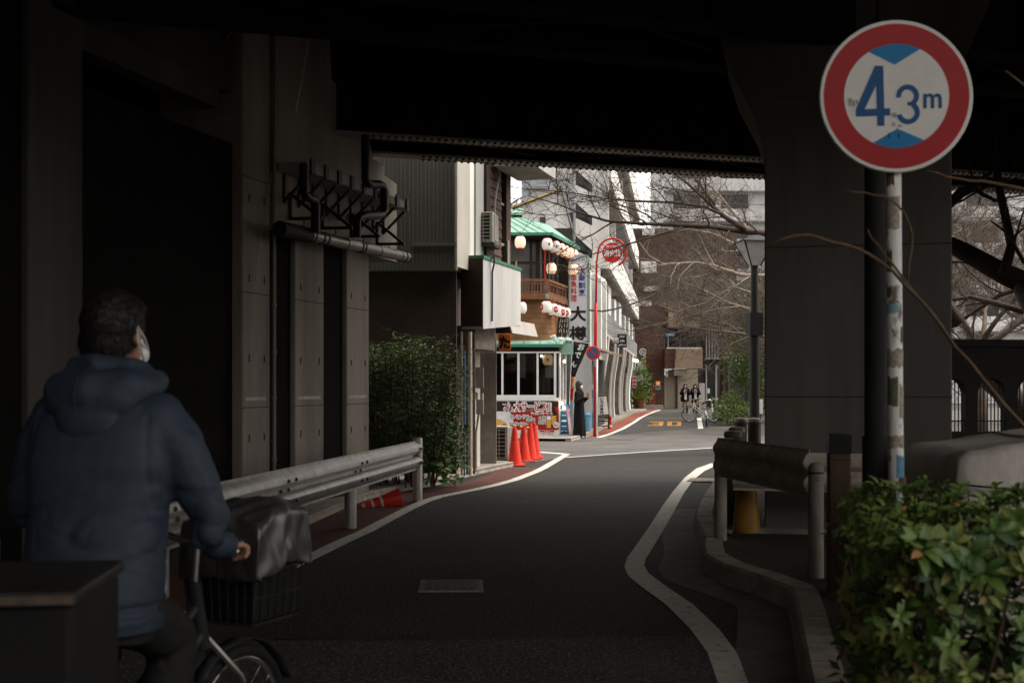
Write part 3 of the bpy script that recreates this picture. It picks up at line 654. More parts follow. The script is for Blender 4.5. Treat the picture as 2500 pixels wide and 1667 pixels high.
B().b(RC.x-.05, RC.x+.05, 34.93, 34.955, 3.94, 4.08).build('corner_cap', green_roof, rest, True)
B().prism([RC + Vector((-2.2, .05, 3.98)), RC + Vector((-.03, .05, 3.98)), RC + RDv*3.3 + Vector((-.05, 0, 3.98)), RC + RDv*3.3 + Vector((-2.2, 0, 3.98))], (0, 0, .06)).build('balcony_floor', bal, rest, True)
# upper storey: dark glazed walls, posts
gl = mat('tavern_glass', (.13, .125, .115), .12, .4, 1.2); 
uc = RC + Vector((-.25, .7, 0))
B().b(-3.2, uc.x-.02, uc.y+.03, uc.y+.08, 4.05, 5.8).build('window', gl, rest, True)
B().bar(uc + Vector((.0, .06, 4.92)), uc + RDv*2.8 + Vector((0, 0, 4.92)), .03, 1.75).build('window', gl, rest, True)
for x in (-1.2, -.95, -.03, -.2): B().b(uc.x+x-.035, uc.x+x+.035, uc.y-.03, uc.y+.03, 4.04, 5.8).build('window_post', dark_frame, rest, True)
for k in range(6):
    p = uc + RDv*(.02+.55*k); B().bar(p + Vector((.03, 0, 4.04)), p + Vector((.03, 0, 5.8)), .06, .06).build('window_post', dark_frame, rest, True)
for z in (5.02, 5.72): B().b(-3.2, uc.x, uc.y-.02, uc.y+.02, z, z+.05).build('transom', dark_frame, rest, True)
B().bar(RC + Vector((-.06, .25, 4.45)), RC + Vector((-.06, .25, 5.75)), .035).build('red_pole', red_paint, rest, True)
B().bar(RC + RDv*.2 + Vector((.0, .05, 4.45)), RC + RDv*.2 + Vector((.0, .05, 5.75)), .02).build('thin_pole', dark_frame, rest, True)
B().bar(RC + RDv*1.0 + Vector((.0, .05, 4.45)), RC + RDv*1.0 + Vector((.0, .05, 5.75)), .02).build('thin_pole', dark_frame, rest, True)
o = B().b(.10, .14, 34.9, 34.94, 3.9, 5.0).build('bamboo_pole', mat('bamboo', (.5, .36, .16), .6, .2)); tag(o, 'pale bamboo pole against the tavern balcony rail', 'pole')
B().b(-3.2, 1.9, 38.5, 38.7, 2.4, 6.4).build('rear_wall', dark_frame, rest, True)
# roof
e0, e1, e2 = RC + Vector((-3.0, -.25, 5.80)), RC + Vector((.13, -.25, 5.80)), RC + RDv*3.55 + Vector((.22, 0, 5.80))
t0, t1, t2 = RC + Vector((-3.0, 1.7, 6.50)), RC + Vector((-.75, 1.7, 6.50)), RC + RDv*3.6 + Vector((-.75, 0, 6.50))
B().add([e0, e1, t1, t0, e1, e2, t2, t1], [(0, 1, 2, 3), (4, 5, 6, 7)]).build('roof', green_roof, rest, True)
dz = Vector((0, 0, -.045))
B().bar(e0+dz, e1+dz, .05, .08).build('eave_gutter', green_dark, rest, True); B().bar(e1+dz, e2+dz, .05, .08).build('eave_gutter', green_dark, rest, True)
for k in range(12):
    a = e0.lerp(e1, (k+.5)/12); c = t0.lerp(t1, (k+.5)/12); B().bar(a+Vector((0,0,.012)), c+Vector((0,0,.012)), .02, .02).build('roof_seam', green_roof, rest, True)
for k in range(10):
    a = e1.lerp(e2, (k+.5)/10); c = t1.lerp(t2, (k+.5)/10); B().bar(a+Vector((0,0,.012)), c+Vector((0,0,.012)), .02, .02).build('roof_seam', green_roof, rest, True)
B().prism([e0 + Vector((0, .1, -.1)), e1 + Vector((-.1, .1, -.1)), e2 + Vector((-.2, -.1, -.1)), e2 + Vector((-1.5, 0, -.1)), e0 + Vector((0, 1.0, -.1))], (0, 0, .03)).build('soffit', dark_frame, rest, True)
B().prism([(-3, 36.6, 6.55), (.35, 36.6, 6.55), (.35, 38.4, 6.95), (-3, 38.4, 6.95)], (0, 0, .05)).build('upper_roof', green_roof, rest, True)
B().b(-3, .3, 36.75, 38.3, 6.2, 6.58).build('clerestory', dark_frame, rest, True)
# barrel wall of horizontal staves below
arc = [Vector((-2.2, 35.35, 0)), Vector((-.8, 35.30, 0)), Vector((.2, 35.22, 0)), Vector((.62, 35.25, 0))] + [Vector((.62 + .62*math.sin(a), 35.87 - .62*math.cos(a), 0)) for a in (R(20), R(40), R(60), R(80))] + [Vector((1.28, 36.2, 0)), Vector((1.55, 37.2, 0)), Vector((1.8, 38.2, 0))]
z = 2.55; k = 0
while z < 3.92:
    g = .006; j = random.uniform(-.006, .006); b = B()
    outer = [Vector((p.x*1.0, p.y + j, 0)) for p in arc]; inner = [p + Vector((-.08, .10, 0)) for p in outer]; n_ = len(arc)
    V = [p + Vector((0,0,z)) for p in outer] + [p + Vector((0,0,z+.136)) for p in outer] + [p + Vector((0,0,z+.136)) for p in inner] + [p + Vector((0,0,z)) for p in inner]
    Fc = []
    for i in range(n_-1):
        for r_ in range(4): Fc.append((r_*n_+i, r_*n_+i+1, ((r_+1) % 4)*n_+i+1, ((r_+1) % 4)*n_+i))
    b.add(V, Fc); b.build('barrel_stave', barrel, rest, True); z += .142
B().prism([p + Vector((-.04, .06, 2.5)) for p in arc] + [Vector((1.5, 38.4, 2.5)), Vector((-2.2, 38.4, 2.5))], (0, 0, 1.45)).build('barrel_backing', dark_frame, rest, True)
B().b(-2.2, 1.6, 37.5, 37.7, 0, 2.5).build('ground_wall', dark_frame, rest, True)
B().bar(RC + RDv*1.5 + Vector((.38, 0, 1.25)), RC + RDv*4.5 + Vector((.38, 0, 1.25)), .1, 2.5).build('ground_wall', mat('grey_panel', (.24, .24, .235), .7, .1), rest, True)
# dark board with brushed white strokes
bd = thing('menu_board', wp(1372, 832, 36.3), R(-6), 'dark board with brushed white writing under the lower lanterns', 'sign')
B().prism([(-.17, 0, 0), (.14, 0, 0), (.20, 0, .70), (-.12, 0, .70)], (0, .04, 0)).build('board', dkbrown, bd)
b = B()
for i in range(4):
    for j in range(4):
        x = -.10 + i*.075 + j*.012; z = .08 + j*.16 + random.uniform(-.03, .03); b.bar((x, -.006, z), (x + random.uniform(-.01, .045), -.006, z + random.uniform(.07, .13)), .014, .004, up=(0, 1, 0))
st = b.build('lettering', txt_w, bd); st['kind'] = 'stuff'

# ---------------- lanterns
lan_paper = mat('lantern_paper', (.74, .71, .66), .7, .06, 4, emit=(1, .8, .6, .05)); lan_warm = mat('lantern_warm', (.76, .66, .54), .7, .06, 4, emit=(1, .62, .35, .22)); lan_red = mat('lantern_red', (.42, .02, .02), .5, .1)
prof = []
for i in range(25):
    t = -1 + 2*i/24; r = .155 * (1 - abs(t)**2.6*.62)**.5 * (1 + .018*math.cos(i*math.pi))
    prof.append((r, t*.16))
lan_me = {m.name: B().lathe(prof, n=20).mesh('paper_body', m, 'all') for m in (lan_paper, lan_warm)}
cap_me = B().lathe([(.088, .15), (.088, .185), (.06, .19)], n=16).mesh('cap', lan_red); cap2_me = B().lathe([(.06, -.185), (.085, -.18), (.085, -.15)], n=16).mesh('base_ring', lan_red)
cord_me = B().tube([(0, 0, .19), (.01, 0, .33)], .006, 5).mesh('cord', black_paint)
star_pts = [(math.sin(i*math.pi/5)*(.062 if i % 2 == 0 else .026), math.cos(i*math.pi/5)*(.062 if i % 2 == 0 else .026)) for i in range(10)]
def wrap(pts, r0=.158):                   # flat mark laid on the lantern belly, facing -Y
    V = []
    for x, z in pts:
        rad = .156 * (1 - (abs(z)/.16)**2.6*.62)**.5 + .008; a = x/rad
        V.append((rad*math.sin(a), -rad*math.cos(a), z))
    return V
star_me = B().add(wrap([(0, 0)]) + wrap(star_pts), [(0, i+1, (i+1) % 10 + 1) for i in range(10)]).mesh('star_mark', lan_red)
disc_pts = [(math.sin(i*math.pi/10)*.085, math.cos(i*math.pi/10)*.095) for i in range(20)]
disc_me = B().add(wrap([(0, 0)]) + wrap(disc_pts), [(0, i+1, (i+1) % 20 + 1) for i in range(20)]).mesh('round_mark', lan_red)
lw_ = B()
vv, ff = text_geo('大樽', .02); xs = [v.x for v in vv]; ys = [v.y for v in vv]
lw_.add(wrap([((v.x-(min(xs)+max(xs))/2)*.06, (v.y-(min(ys)+max(ys))/2)*.06) for v in vv]), ff); lw_.v = [p + Vector((0, -.004, 0)) for p in lw_.v]; mk_me = lw_.mesh('lettering', txt_w)
def lantern(u, v, Y, lab, warm=False, mark='star', rz=0, s=1.0):
    t = thing('paper_lantern', wp(u, v, Y), rz, lab, 'lantern', 'white paper lanterns on the tavern'); t.scale = (s, s, s)
    link('paper_body', lan_me['lantern_warm' if warm else 'lantern_paper'], t); link('cap', cap_me, t); link('base_ring', cap2_me, t); link('cord', cord_me, t)
    if mark == 'star': link('star_mark', star_me, t)
    if mark == 'disc': link('round_mark', disc_me, t); link('lettering', mk_me, t)
ordn = ['nearest', 'second', 'third', 'fourth', 'fifth', 'farthest']
lantern(1270, 592, 34.7, 'paper lantern hung alone under the left of the green eave', True, None)
for i, (u, v) in enumerate(((1336, 597), (1355, 603.5), (1368, 609), (1379, 614), (1389, 618), (1399, 621))):
    lantern(u, v, 34.75 + i*.68, ordn[i] + ' paper lantern of the row with stars under the eave', i > 1, 'star', R(20 - 4*i))
lantern(1346, 656, 35.5, 'paper lantern hanging lower behind the balcony red pole', True, None, 0, .95)
lantern(1399, 658, 37.4, 'paper lantern hanging in front of the tall white sign', True, 'star', R(50))
lantern(1273, 752, 34.9, 'paper lantern peeking out beside the white fascia below the balcony', False, 'disc', R(-70))
for i, (u, v) in enumerate(((1334, 750), (1350, 756), (1360, 759.5), (1369.5, 763), (1381.5, 765), (1391, 768))):
    lantern(u, v, 34.8 + i*.62, ordn[i] + ' paper lantern of the row with red discs below the balcony', False, 'disc', R((-65, 35, 80, 20, 0, 60)[i]))
lantern(1337, 878, BY+.45, 'amber lantern with a star glowing inside the booth window', True, 'star', 0, .95)

# ---------------- tall white sign
TY = 37.6
def tx(u): return (u-1250)*TY/F
def tz(v): return CH - (v-HZ)*TY/F
ts = thing('vertical_sign', (tx(1413), TY, tz(835)), 0, 'tall white vertical sign with green frame and brushed characters', 'sign')
B().b(tx(1391), tx(1434), TY, TY+.16, tz(834), tz(627)).build('board', mat('sign_white', (.62, .63, .66), .5, .05, 2), ts, True)
for u0, u1 in ((1388, 1391), (1434, 1438)): B().b(tx(u0), tx(u1), TY-.02, TY+.18, tz(836), tz(623)).build('frame', green_roof, ts, True)
B().b(tx(1388.5), tx(1437.5), TY-.018, TY+.178, tz(627), tz(622)).build('frame', green_roof, ts, True)
def tt(s, u, v0, w, h, gap, m, bold): 
    column_text(B(), s, (tx(u), TY-.006, tz(v0)), w*TY/F, h*TY/F, gap*TY/F, bold=bold).build('lettering', m, ts, True, fix=False)
tt('大衆割烹', 1420.5, 653, 16, 15.5, 2.4, txt_b, .02); tt('活魚料理', 1400.5, 669, 14.5, 15, 2.3, txt_r, .02)
tt('大', 1411, 749, 37, 34, 0, txt_k, .035); tt('樽', 1411, 797, 39, 32, 0, txt_k, .03)
lettering(B(), 'SAPPORO', (tx(1415), TY-.006, tz(634)), 34*TY/F, 9*TY/F, bold=.0).build('lettering', txt_b, ts, True, fix=False)
# flag
flag_m = mat('flag_black', (.022, .017, .016), .8, .15, 5); flag_o = mat('flag_orange', (.55, .17, .06), .8, .01, 20, col2=(.68, .45, .2)); flag_r = mat('flag_red', (.45, .02, .015), .8, .2, 15)
FY = 36.0
fg = thing('banner_flag', wp(1391, 1072, FY), 0, 'black slanting cloth flag with white characters on a thin pole', 'flag')
def flg(nm, rows, m):
    b = B(); a = []; c = []
    for i, (ul, ur, v) in enumerate(rows):
        for j in range(7):
            s = j/6; b.v.append(wp(ul + (ur-ul)*s, v, FY + .06*math.sin(s*5 + i*.8)))
    n_ = len(rows)
    b.f = [(i*7+j, i*7+j+1, (i+1)*7+j+1, (i+1)*7+j) for i in range(n_-1) for j in range(6)]
    o = b.build(nm, m, fg, True, smooth='all'); o.modifiers.new('thick', 'SOLIDIFY').thickness = .004
flg('cloth', [(1401, 1439, 833), (1400, 1435, 846), (1398.5, 1428, 862), (1397, 1421, 880), (1396, 1413, 896), (1394, 1407, 912), (1392, 1404, 920)], flag_m)
flg('printed_band', [(1393, 1405, 900), (1392, 1404.4, 919.5), (1391, 1402, 938), (1390, 1401, 948)][1:], flag_o)
flg('red_band', [(1390, 1401, 947.5), (1389, 1400, 960), (1388.5, 1398, 976)], flag_r)
for ch, u, v, s in (('お', 1419, 847, 15), ('で', 1410.5, 867, 14), ('ん', 1400.5, 889, 14)):
    lettering(B(), ch, wp(u, v, FY-.09), s*FY/F, s*FY/F, up=(.22, 0, 1), bold=.03).build('lettering', txt_w, fg, True, fix=False)
B().tube([wp(1389.5, 1072, FY-.1), wp(1391, 960, FY-.1), wp(1397, 828, FY-.1)], .012, 6).build('pole', white_paint, fg, True); B().tube([wp(1397, 832, FY-.1), wp(1441, 838, FY-.1)], .009, 6).build('cross_pole', white_paint, fg, True)
# leaning notice, crates, cooler clutter beside the booth
ln = thing('leaning_notice', gp(1396, 1071), 0, 'narrow pink edged notice leaning beside the booth', 'sign')
B().prism([wp(1383, 996, 34.6), wp(1389, 996, 34.6), wp(1399, 1070, 34.2), wp(1390, 1070, 34.2)], (0, .02, 0)).build('board', mat('pink_edge', (.6, .2, .2), .6, .1), ln, True)
B().prism([wp(1384, 1000, 34.59), wp(1388, 1000, 34.59), wp(1397, 1066, 34.19), wp(1391, 1066, 34.19)], (0, .005, 0)).build('paper', mat('speckled_paper', (.5, .45, .42), .7, .4, 60), ln, True)
crm = mat('blue_crate', (.03, .13, .25), .5, .15)
for k in range(3):
    c = thing('crate', (1.52, 35.0, .02 + k*.31), R(-8), ('lowest', 'middle', 'topmost')[k] + ' blue plastic crate stacked beside the booth', 'crate', 'blue crates by the booth')
    b = B().b(-.16, .16, -.2, .2, 0, .02).build('base', crm, c)
    for x0, x1, y0, y1 in ((-.16, .16, -.2, -.185), (-.16, .16, .185, .2), (-.16, -.145, -.184, .184), (.145, .16, -.184, .184)):
        B().b(x0, x1, y0, y1, .021, .11).build('side', crm, c); B().b(x0, x1, y0, y1, .17, .28).build('side', crm, c)
for i, (u, v, lb) in enumerate(((1371, 985, 'lit bulb low on the booth corner'), (1377, 995, 'lit bulb lowest beside the blue crates'), (1378, 882, 'lit bulb high beside the booth window'))):
    t = thing('bare_bulb', wp(u, v, 34.7), 0, lb, 'lamp', 'bare bulbs by the booth'); B().sphere((0, 0, 0), .035).build('glass', bulb_m, t, smooth='all'); B().tube([(0, 0, .03), (0, 0, .07)], .02, 8).build('socket', white_paint, t)
fl_ = thing('spotlight', wp(1356, 835, 34.9), R(20), 'small white floodlight on the booth roof', 'lamp')
B().lathe([(.04, 0), (.08, .16), (.09, .18)], (0, 0, .02), 12, Matrix.Rotation(R(-25), 4, 'Y')).build('shade', white_paint, fl_, smooth='auto'); B().b(-.3, .0, .0, .03, -.08, -.04).build('arm', white_paint, fl_)
fl2 = thing('spotlight', wp(1369, 838, 34.9), 0, 'white mushroom shaped lamp on the booth roof', 'lamp')
B().lathe([(.03, -.02), (.04, .1), (.09, .12), (.05, .17)], n=12).build('shade', white_paint, fl2, smooth='auto')
ws = thing('dish', wp(1387, 831, 35.2), 0, 'white oval dish at the corner of the booth roof', 'dish'); B().sphere((0, 0, .02), (.1, .1, .05)).build('bowl', white_paint, ws, smooth='all')
# ================================================================ buildings behind the tavern
pale = mat('pale_wall', (.58, .565, .54), .85, .22, 1.2, streak=6); paleblue = mat('pale_blue_wall', (.50, .52, .55), .8, .1, 1.5, streak=5); roofgrey = mat('corrugated_grey', (.33, .31, .29), .7, .2, 3)
win_dark = mat('window_dark', (.035, .035, .036), .15, .3, 1.0)
gh = thing('gabled_house', wp(1330, 640, 42), 0, 'white gabled house with yellow edged grey roof behind the tavern', 'house')
GY = 42
def gpt(u, v, d=0): return wp(u, v, GY) + Vector((0, d, 0))
B().prism([gpt(1240, 520), gpt(1267, 505), gpt(1370, 466), gpt(1392, 553), gpt(1392, 700), gpt(1240, 700)], (0, 3.5, 0)).build('wall', pale, gh, True)
B().prism([gpt(1225, 517, -.15), gpt(1372, 461, -.15), gpt(1372, 458, -.15), gpt(1225, 513, -.15)], (0, 3.8, 0)).build('roof', roofgrey, gh, True)
B().prism([gpt(1225, 519, -.2), gpt(1372, 463.5, -.2), gpt(1372, 460.5, -.2), gpt(1225, 515.5, -.2)], (0, .06, 0)).build('eave_trim', mat('yellow_trim', (.55, .38, .12), .6, .2), gh, True)
B().prism([gpt(1370, 461, -.15), gpt(1396, 560, -.15), gpt(1398.5, 558, -.15), gpt(1373, 459, -.15)], (0, 3.8, 0)).build('roof', roofgrey, gh, True)
B().b(*[gpt(u, 0).x for u in (1318, 1332)], GY-.02, GY, gpt(0, 560).z, gpt(0, 530).z).build('window', win_dark, gh, True)
for k in range(9):
    a = gpt(1232 + k*15, 500 - k*5.4, .2); B().bar(a, a + Vector((.02, 3.2, .0)), .04, .05).build('roof_rib', roofgrey, gh, True)
def tower(name, label, u0, u1, vt, Y, m, depth=6, vb=None, wins=()):
    t = thing(name, (wp((u0+u1)/2, 900, Y).x, Y+depth/2, 0), 0, label, 'building')
    x0, x1 = wp(u0, 0, Y).x, wp(u1, 0, Y).x; zt_ = wp(0, vt, Y).z
    B().b(x0, x1, Y, Y+depth, 0, zt_).build('wall', m, t, True); B().b(x0-.06, x1+.06, Y-.06, Y+depth, zt_, zt_+.22).build('parapet', pale, t, True)
    for (a, b_, c, d) in wins:
        f = B().b(wp(a, 0, Y).x, wp(b_, 0, Y).x, Y-.03, Y, wp(0, d, Y).z, wp(0, c, Y).z).build('window', win_dark, t, True)
        B().b(wp(a, 0, Y).x-.04, wp(b_, 0, Y).x+.04, Y-.05, Y-.031, wp(0, d, Y).z-.07, wp(0, d, Y).z-.01).build('sill', pale, f, True)
    return t
tower('white_block', 'grey white concrete block with parapet rising behind the gabled house', 1345, 1425, 440, 46, paleblue, 2.6, wins=((1352, 1362, 470, 500), (1385, 1398, 520, 545)))
t = tower('blue_grey_block', 'pale blue grey block with a downpipe at the top left of the gap', 1275, 1346, 380, 52, paleblue, 5)
B().tube([wp(1341, 460, 51.9), wp(1341, 380, 51.9)], .05, 6).build('downpipe', grey, t, True); B().b(wp(1278, 0, 52).x, wp(1345, 0, 52).x, 51.85, 51.99, wp(0, 462, 52).z, wp(0, 456, 52).z).build('ledge', grey, t, True)
tower('white_strip_block', 'narrow white stair tower beside the blue grey block', 1347, 1368, 370, 56, pale, 4, wins=((1354, 1358, 395, 450),))
tower('dark_block', 'dark grey flats with shaded openings under the viaduct edge', 1368, 1404, 360, 60, mat('dark_flats', (.20, .19, .175), .8, .2, 2), 6, wins=((1372, 1384, 395, 425),))
# white shop between tavern and long white building
wsb = thing('white_shop', (2.38, 40, 0), R(-12), 'narrow white shop front with pilasters over a beige ground floor', 'shop')
B().b(-1.5, 0, 0, 5.0, 2.75, 5.35).build('upper_wall', whit, wsb); B().b(-1.5, -.12, 0, 5.0, 0, 2.7).build('ground_wall', cream, wsb)
for y in (.05, 1.2, 2.6, 3.9): B().b(0, .16, y, y+.28, 2.76, 5.2).build('pilaster', whit, wsb)
for y in (.5, 1.7, 3.1): B().b(-.01, .02, y, y+.6, 3.2, 4.8).build('window', win_dark, wsb); 
B().prism([(-.1, -.3, 2.75), (.75, -.3, 2.5), (.75, -.3, 2.56), (-.1, -.3, 2.82)], (0, 4.5, 0)).build('tiled_awning', mat('awning_brown', (.16, .12, .09), .8, .4, 8), wsb)
B().prism([(-.10, 1.0, 0), (.12, 1.0, 0), (.30, 1.0, 2.4), (-.10, 1.0, 2.4)], (0, .12, 0)).build('slanted_wall', cream, wsb)
B().b(-.1, .02, 1.3, 4.6, 0, 2.4).build('dark_front', mat('charcoal_panel', (.05, .05, .048), .7, .2), wsb)
B().b(-1.6, .05, -.04, 0, 0.0, 2.7).build('grey_panel', mat('grey_panel', (.24, .24, .235), .7, .1), wsb)
# ================================================================ long white building along the street
FA = R(7.6)
lw = thing('white_building', (3.25, 45, 0), -FA, 'long white building with stacked balconies along the street', 'building')
LB = 37.0
stone = mat('stone_brick', (.30, .26, .20), .85, .3, 4, .4, 30)
B().b(-2.0, -.9, 4.2, LB, 0, 24).build('wall', pale, lw)
B().b(-.9, .30, -.25, 0, 5.75, 24).build('end_wall', pale, lw)
for z0, z1, dx in ((5.75, 6.92, .35), (9.05, 10.15, .35), (12.35, 13.45, .35), (15.65, 16.75, .35), (18.95, 20.05, .35), (22.2, 23.3, .35)):
    B().b(dx-.14, dx, 0, LB, z0, z1).build('balcony_parapet', whit, lw); B().b(-.9, dx-.14, 0, LB, z0, z0+.18).build('balcony_slab', grey, lw)
    B().bar((dx-.03, 0, z1+.16), (dx-.03, LB, z1+.16), .03).build('handrail', dark_steel, lw)
    for k in range(5):
        y = 3 + k*7.2; B().b(-.9, dx-.3, y, y+.15, z0+.2, z0+3.0).build('partition', whit, lw)
        B().b(-.91, -.87, y+.8, y+2.8, z0+.2, z0+2.3).build('window', win_dark, lw); B().b(-.91, -.87, y+4.0, y+5.6, z0+.2, z0+2.3).build('window', win_dark, lw)
# dark triangular stair openings on the end wall
for z in (6.4, 7.6, 8.8): B().prism([(-.9, -.26, z), (-.3, -.26, z), (-.3, -.26, z-.3), (-.9, -.26, z+.55)][:4], (0, .008, 0)).build('stair_opening', win_dark, lw)
# second floor with slatted rail and white cupboards
B().b(-.9, .2, 0, LB, 3.30, 3.45).build('floor_slab', grey, lw)
B().b(.18, .21, 0, LB, 3.46, 4.2).build('rail_panel', mat('grey_rail', (.30, .30, .295), .6, .15), lw)
for k in range(58): B().b(.211, .235, .2 + k*.63, .26 + k*.63, 3.47, 4.18).build('rail_slat', mat('rail_slat', (.50, .49, .47), .6, .1), lw)
for y, d, h in ((1.2, 1.2, 5.5), (4.2, 2.2, 5.5), (9.2, 1.6, 5.3), (13.6, 2.6, 5.45), (20.0, 1.4, 5.2), (25.5, 1.8, 5.4), (31.0, 1.6, 5.3), (34.8, 1.2, 5.3)):
    B().b(-.88, .05, y, y+d, 3.46, h).build('store_cupboard', pale, lw)
for y in (6.9, 17.0, 22.8, 29.0): B().b(-.88, -.1, y, y+1.6, 3.46, 4.9).build('outdoor_unit', roofgrey, lw)
B().b(-.9, .0, -.25, 0, 0, 5.74).build('end_wall', whit, lw); B().b(-.97, -.91, 0, 4.2, 0, 24).build('side_wall', pale, lw)
B().b(-.95, -.85, .0, LB, 0, 3.29).build('ground_recess', blackish, lw)
for i, y in enumerate((1.5, 6.0, 9.5, 14.5, 18.0, 22.5, 27.5, 32.5, 35.5)):
    w = (.5, 1.5, .5, 2.2, .4, 1.6, 1.6, .8, 1.0)[i]
    prof = [(.05, 0), (.0, .5), (.0, 1.2), (.05, 1.9), (.17, 2.6), (.22, 3.29)]
    B().prism([(-.86, y, 0)] + [(x, y, z) for x, z in prof] + [(-.86, y, 3.29)], (0, w, 0)).build('pier', stone if i in (1, 3, 5) else whit, lw)
    if i in (1, 3, 5): B().prism([(x-.03, y-.07, z) for x, z in prof] + [(x+.03, y-.07, z) for x, z in reversed(prof)], (0, .06, 0)).build('pier_edge', whit, lw)
B().b(-.8, -.6, 2.1, 5.9, 0, 2.9).build('dark_shopfront', mat('charcoal_panel', (.05, .05, .048)), lw)
B().b(-.7, -.6, 16.8, 17.9, 0, 2.6).build('door', dkbrown, lw); B().b(-.7, -.55, 24.2, 27.3, 0, 2.5).build('door', mat('grey_panel', (.24, .24, .235)), lw)
B().b(-.2, .0, 29.4, 31.9, 2.0, 2.6).build('shop_beam', wood, lw)
for k in range(6): B().b(-.3, .12, 19.2+k*.5, 19.3+k*.5, 2.2, 2.5).build('louvre', dark_steel, lw)
od = mat('oak_door', (.36, .17, .05), .55, .2, 4)
dr = thing('wooden_door', (7.55, 78.3, .1), R(-30), 'open orange wood door with a white upper panel at the far shop', 'door')
B().b(0, 1.0, 0, .08, 0, 1.3).build('lower_panel', od, dr); B().b(0, .12, 0, .08, 1.3, 3.0).build('stile', od, dr); B().b(.88, 1.0, 0, .08, 1.3, 3.4).build('stile', od, dr); B().b(.13, .87, .02, .05, 1.3, 2.9).build('upper_panel', pale, dr); B().b(.15, .85, -.02, 0, .2, 1.1).build('inset_panel', wood, dr)
# projecting signs
def lwp(x, y, z): return MW[lw.name] @ Vector((x, y, z))
sg = thing('projecting_sign', wp(1519, 848, 51), 0, 'black projecting sign reading river side gallery', 'sign')
s_ = 51/F
bevel(B().b(-11*s_, 11*s_, 0, .12, 0, 33*s_).build('board', blackish, sg), .01)
for i, tx_ in enumerate(('river', 'side', 'gallery')): lettering(B(), tx_, (0, -.006, (27 - i*10.5)*s_), (13, 11, 18)[i]*s_, 6*s_, bold=.02).build('lettering', txt_w, sg, fix=False)
sg = thing('projecting_sign', wp(1496, 838, 50), 0, 'white projecting sign with violet lettering beside the black gallery sign', 'sign')
s_ = 50/F
B().b(-15*s_, 15.5*s_, 0, .12, 0, 15*s_).build('frame', blackish, sg); B().b(-14*s_, 14.5*s_, -.008, 0, 1*s_, 14*s_).build('face', txt_w, sg)
lettering(B(), 'FANATICO', (0, -.014, 4.8*s_), 27*s_, 6.5*s_, bold=.02).build('lettering', mat('print_violet', (.25, .12, .32), .6, 0), sg, fix=False); lettering(B(), 'CAFE', (0, -.014, 11.2*s_), 10*s_, 2.5*s_, bold=.0).build('lettering', txt_r, sg, fix=False)
sg = thing('round_sign', wp(1569, 859, 70), 0, 'round black sign with white ring and square emblem on the brick corner', 'sign'); s_ = 70/F
RX = Matrix.Rotation(R(90), 4, 'X')
B().lathe([(8.5*s_, 0), (8.5*s_, .1)], n=28, M=RX).build('rim', txt_w, sg); B().lathe([(6.3*s_, .1), (6.3*s_, .11)], n=28, M=RX).build('face', blackish, sg)
b = B()
for x0, x1, z0, z1 in ((-3.6, 3.6, 2.4, 3.6), (-3.6, -2.2, -3, 2.4), (2.2, 3.6, -3, 1.0), (-3.6, 2.2, -3.8, -2.6), (-1.0, 2.2, -.4, .8)): b.b(x0*s_, x1*s_, -.125, -.115, z0*s_, z1*s_)
o = b.build('emblem', txt_w, sg); o['kind'] = 'stuff'
# ================================================================ brick building closing the street
def brick_mat():
    m = bpy.data.materials.new('brick'); m.use_nodes = True; n, l = m.node_tree.nodes, m.node_tree.links; p = n['Principled BSDF']; p.inputs['Roughness'].default_value = .85
    tc = n.new('ShaderNodeNewGeometry'); sp = n.new('ShaderNodeSeparateXYZ'); cb = n.new('ShaderNodeCombineXYZ'); ad = n.new('ShaderNodeMath')
    l.new(tc.outputs['Position'], sp.inputs[0]); l.new(sp.outputs[0], ad.inputs[0]); l.new(sp.outputs[1], ad.inputs[1]); l.new(ad.outputs[0], cb.inputs[0]); l.new(sp.outputs[2], cb.inputs[1])
    bk = n.new('ShaderNodeTexBrick'); bk.inputs['Scale'].default_value = 1.0; bk.inputs['Brick Width'].default_value = .42; bk.inputs['Row Height'].default_value = .13; bk.inputs['Mortar Size'].default_value = .018
    bk.inputs['Color1'].default_value = (.155, .060, .036, 1); bk.inputs['Color2'].default_value = (.09, .038, .026, 1); bk.inputs['Mortar'].default_value = (.035, .022, .018, 1)
    l.new(cb.outputs[0], bk.inputs['Vector']); l.new(bk.outputs[0], p.inputs['Base Color'])
    bp_ = n.new('ShaderNodeBump'); bp_.inputs['Strength'].default_value = .5; bp_.invert = True; l.new(bk.outputs['Fac'], bp_.inputs['Height']); l.new(bp_.outputs[0], p.inputs['Normal'])
    return m
brick = brick_mat(); tileb = mat('beige_tile', (.26, .19, .135), .8, .2, 12, .3, 18); brown_c = mat('brown_upper', (.075, .050, .039), .85, .35, 1.5); beige = mat('beige_wall', (.34, .28, .21), .85, .12, 2)
KY = 80.0
def kx(u): return (u-1250)*KY/F
def kz(v): return CH - (v-HZ)*KY/F
bb_ = thing('brick_building', (kx(1620), KY+3, 0), 0, 'dark brick corner building with beige balcony at the end of the street', 'building')
def kb(nm, u0, u1, v0, v1, m, y0=0.0, d=1.0): return B().b(kx(u0), kx(u1), KY+y0, KY+y0+d, kz(v1), kz(v0)).build(nm, m, bb_, True)
kb('brick_wall', 1530, 1622, 790, 1001, brick, .0, 6); kb('upper_wall', 1530, 1628, 560, 789.5, brown_c, -.5, 6); kb('upper_wall', 1628.5, 1706, 738, 800, tileb, -.8, 6)
kb('upper_wall', 1628.5, 1800, 560, 737.5, brown_c, .2, 6); kb('recess_wall', 1622.5, 1708, 800.5, 860, blackish, .9, 5)
kb('balcony_front', 1642, 1706, 853, 900, tileb, -1.6, .3); kb('balcony_side', 1618, 1642, 853, 900, brick, -1.2, 1.1); kb('balcony_cap', 1622, 1705, 849.5, 852.5, pale, -1.3, .3)
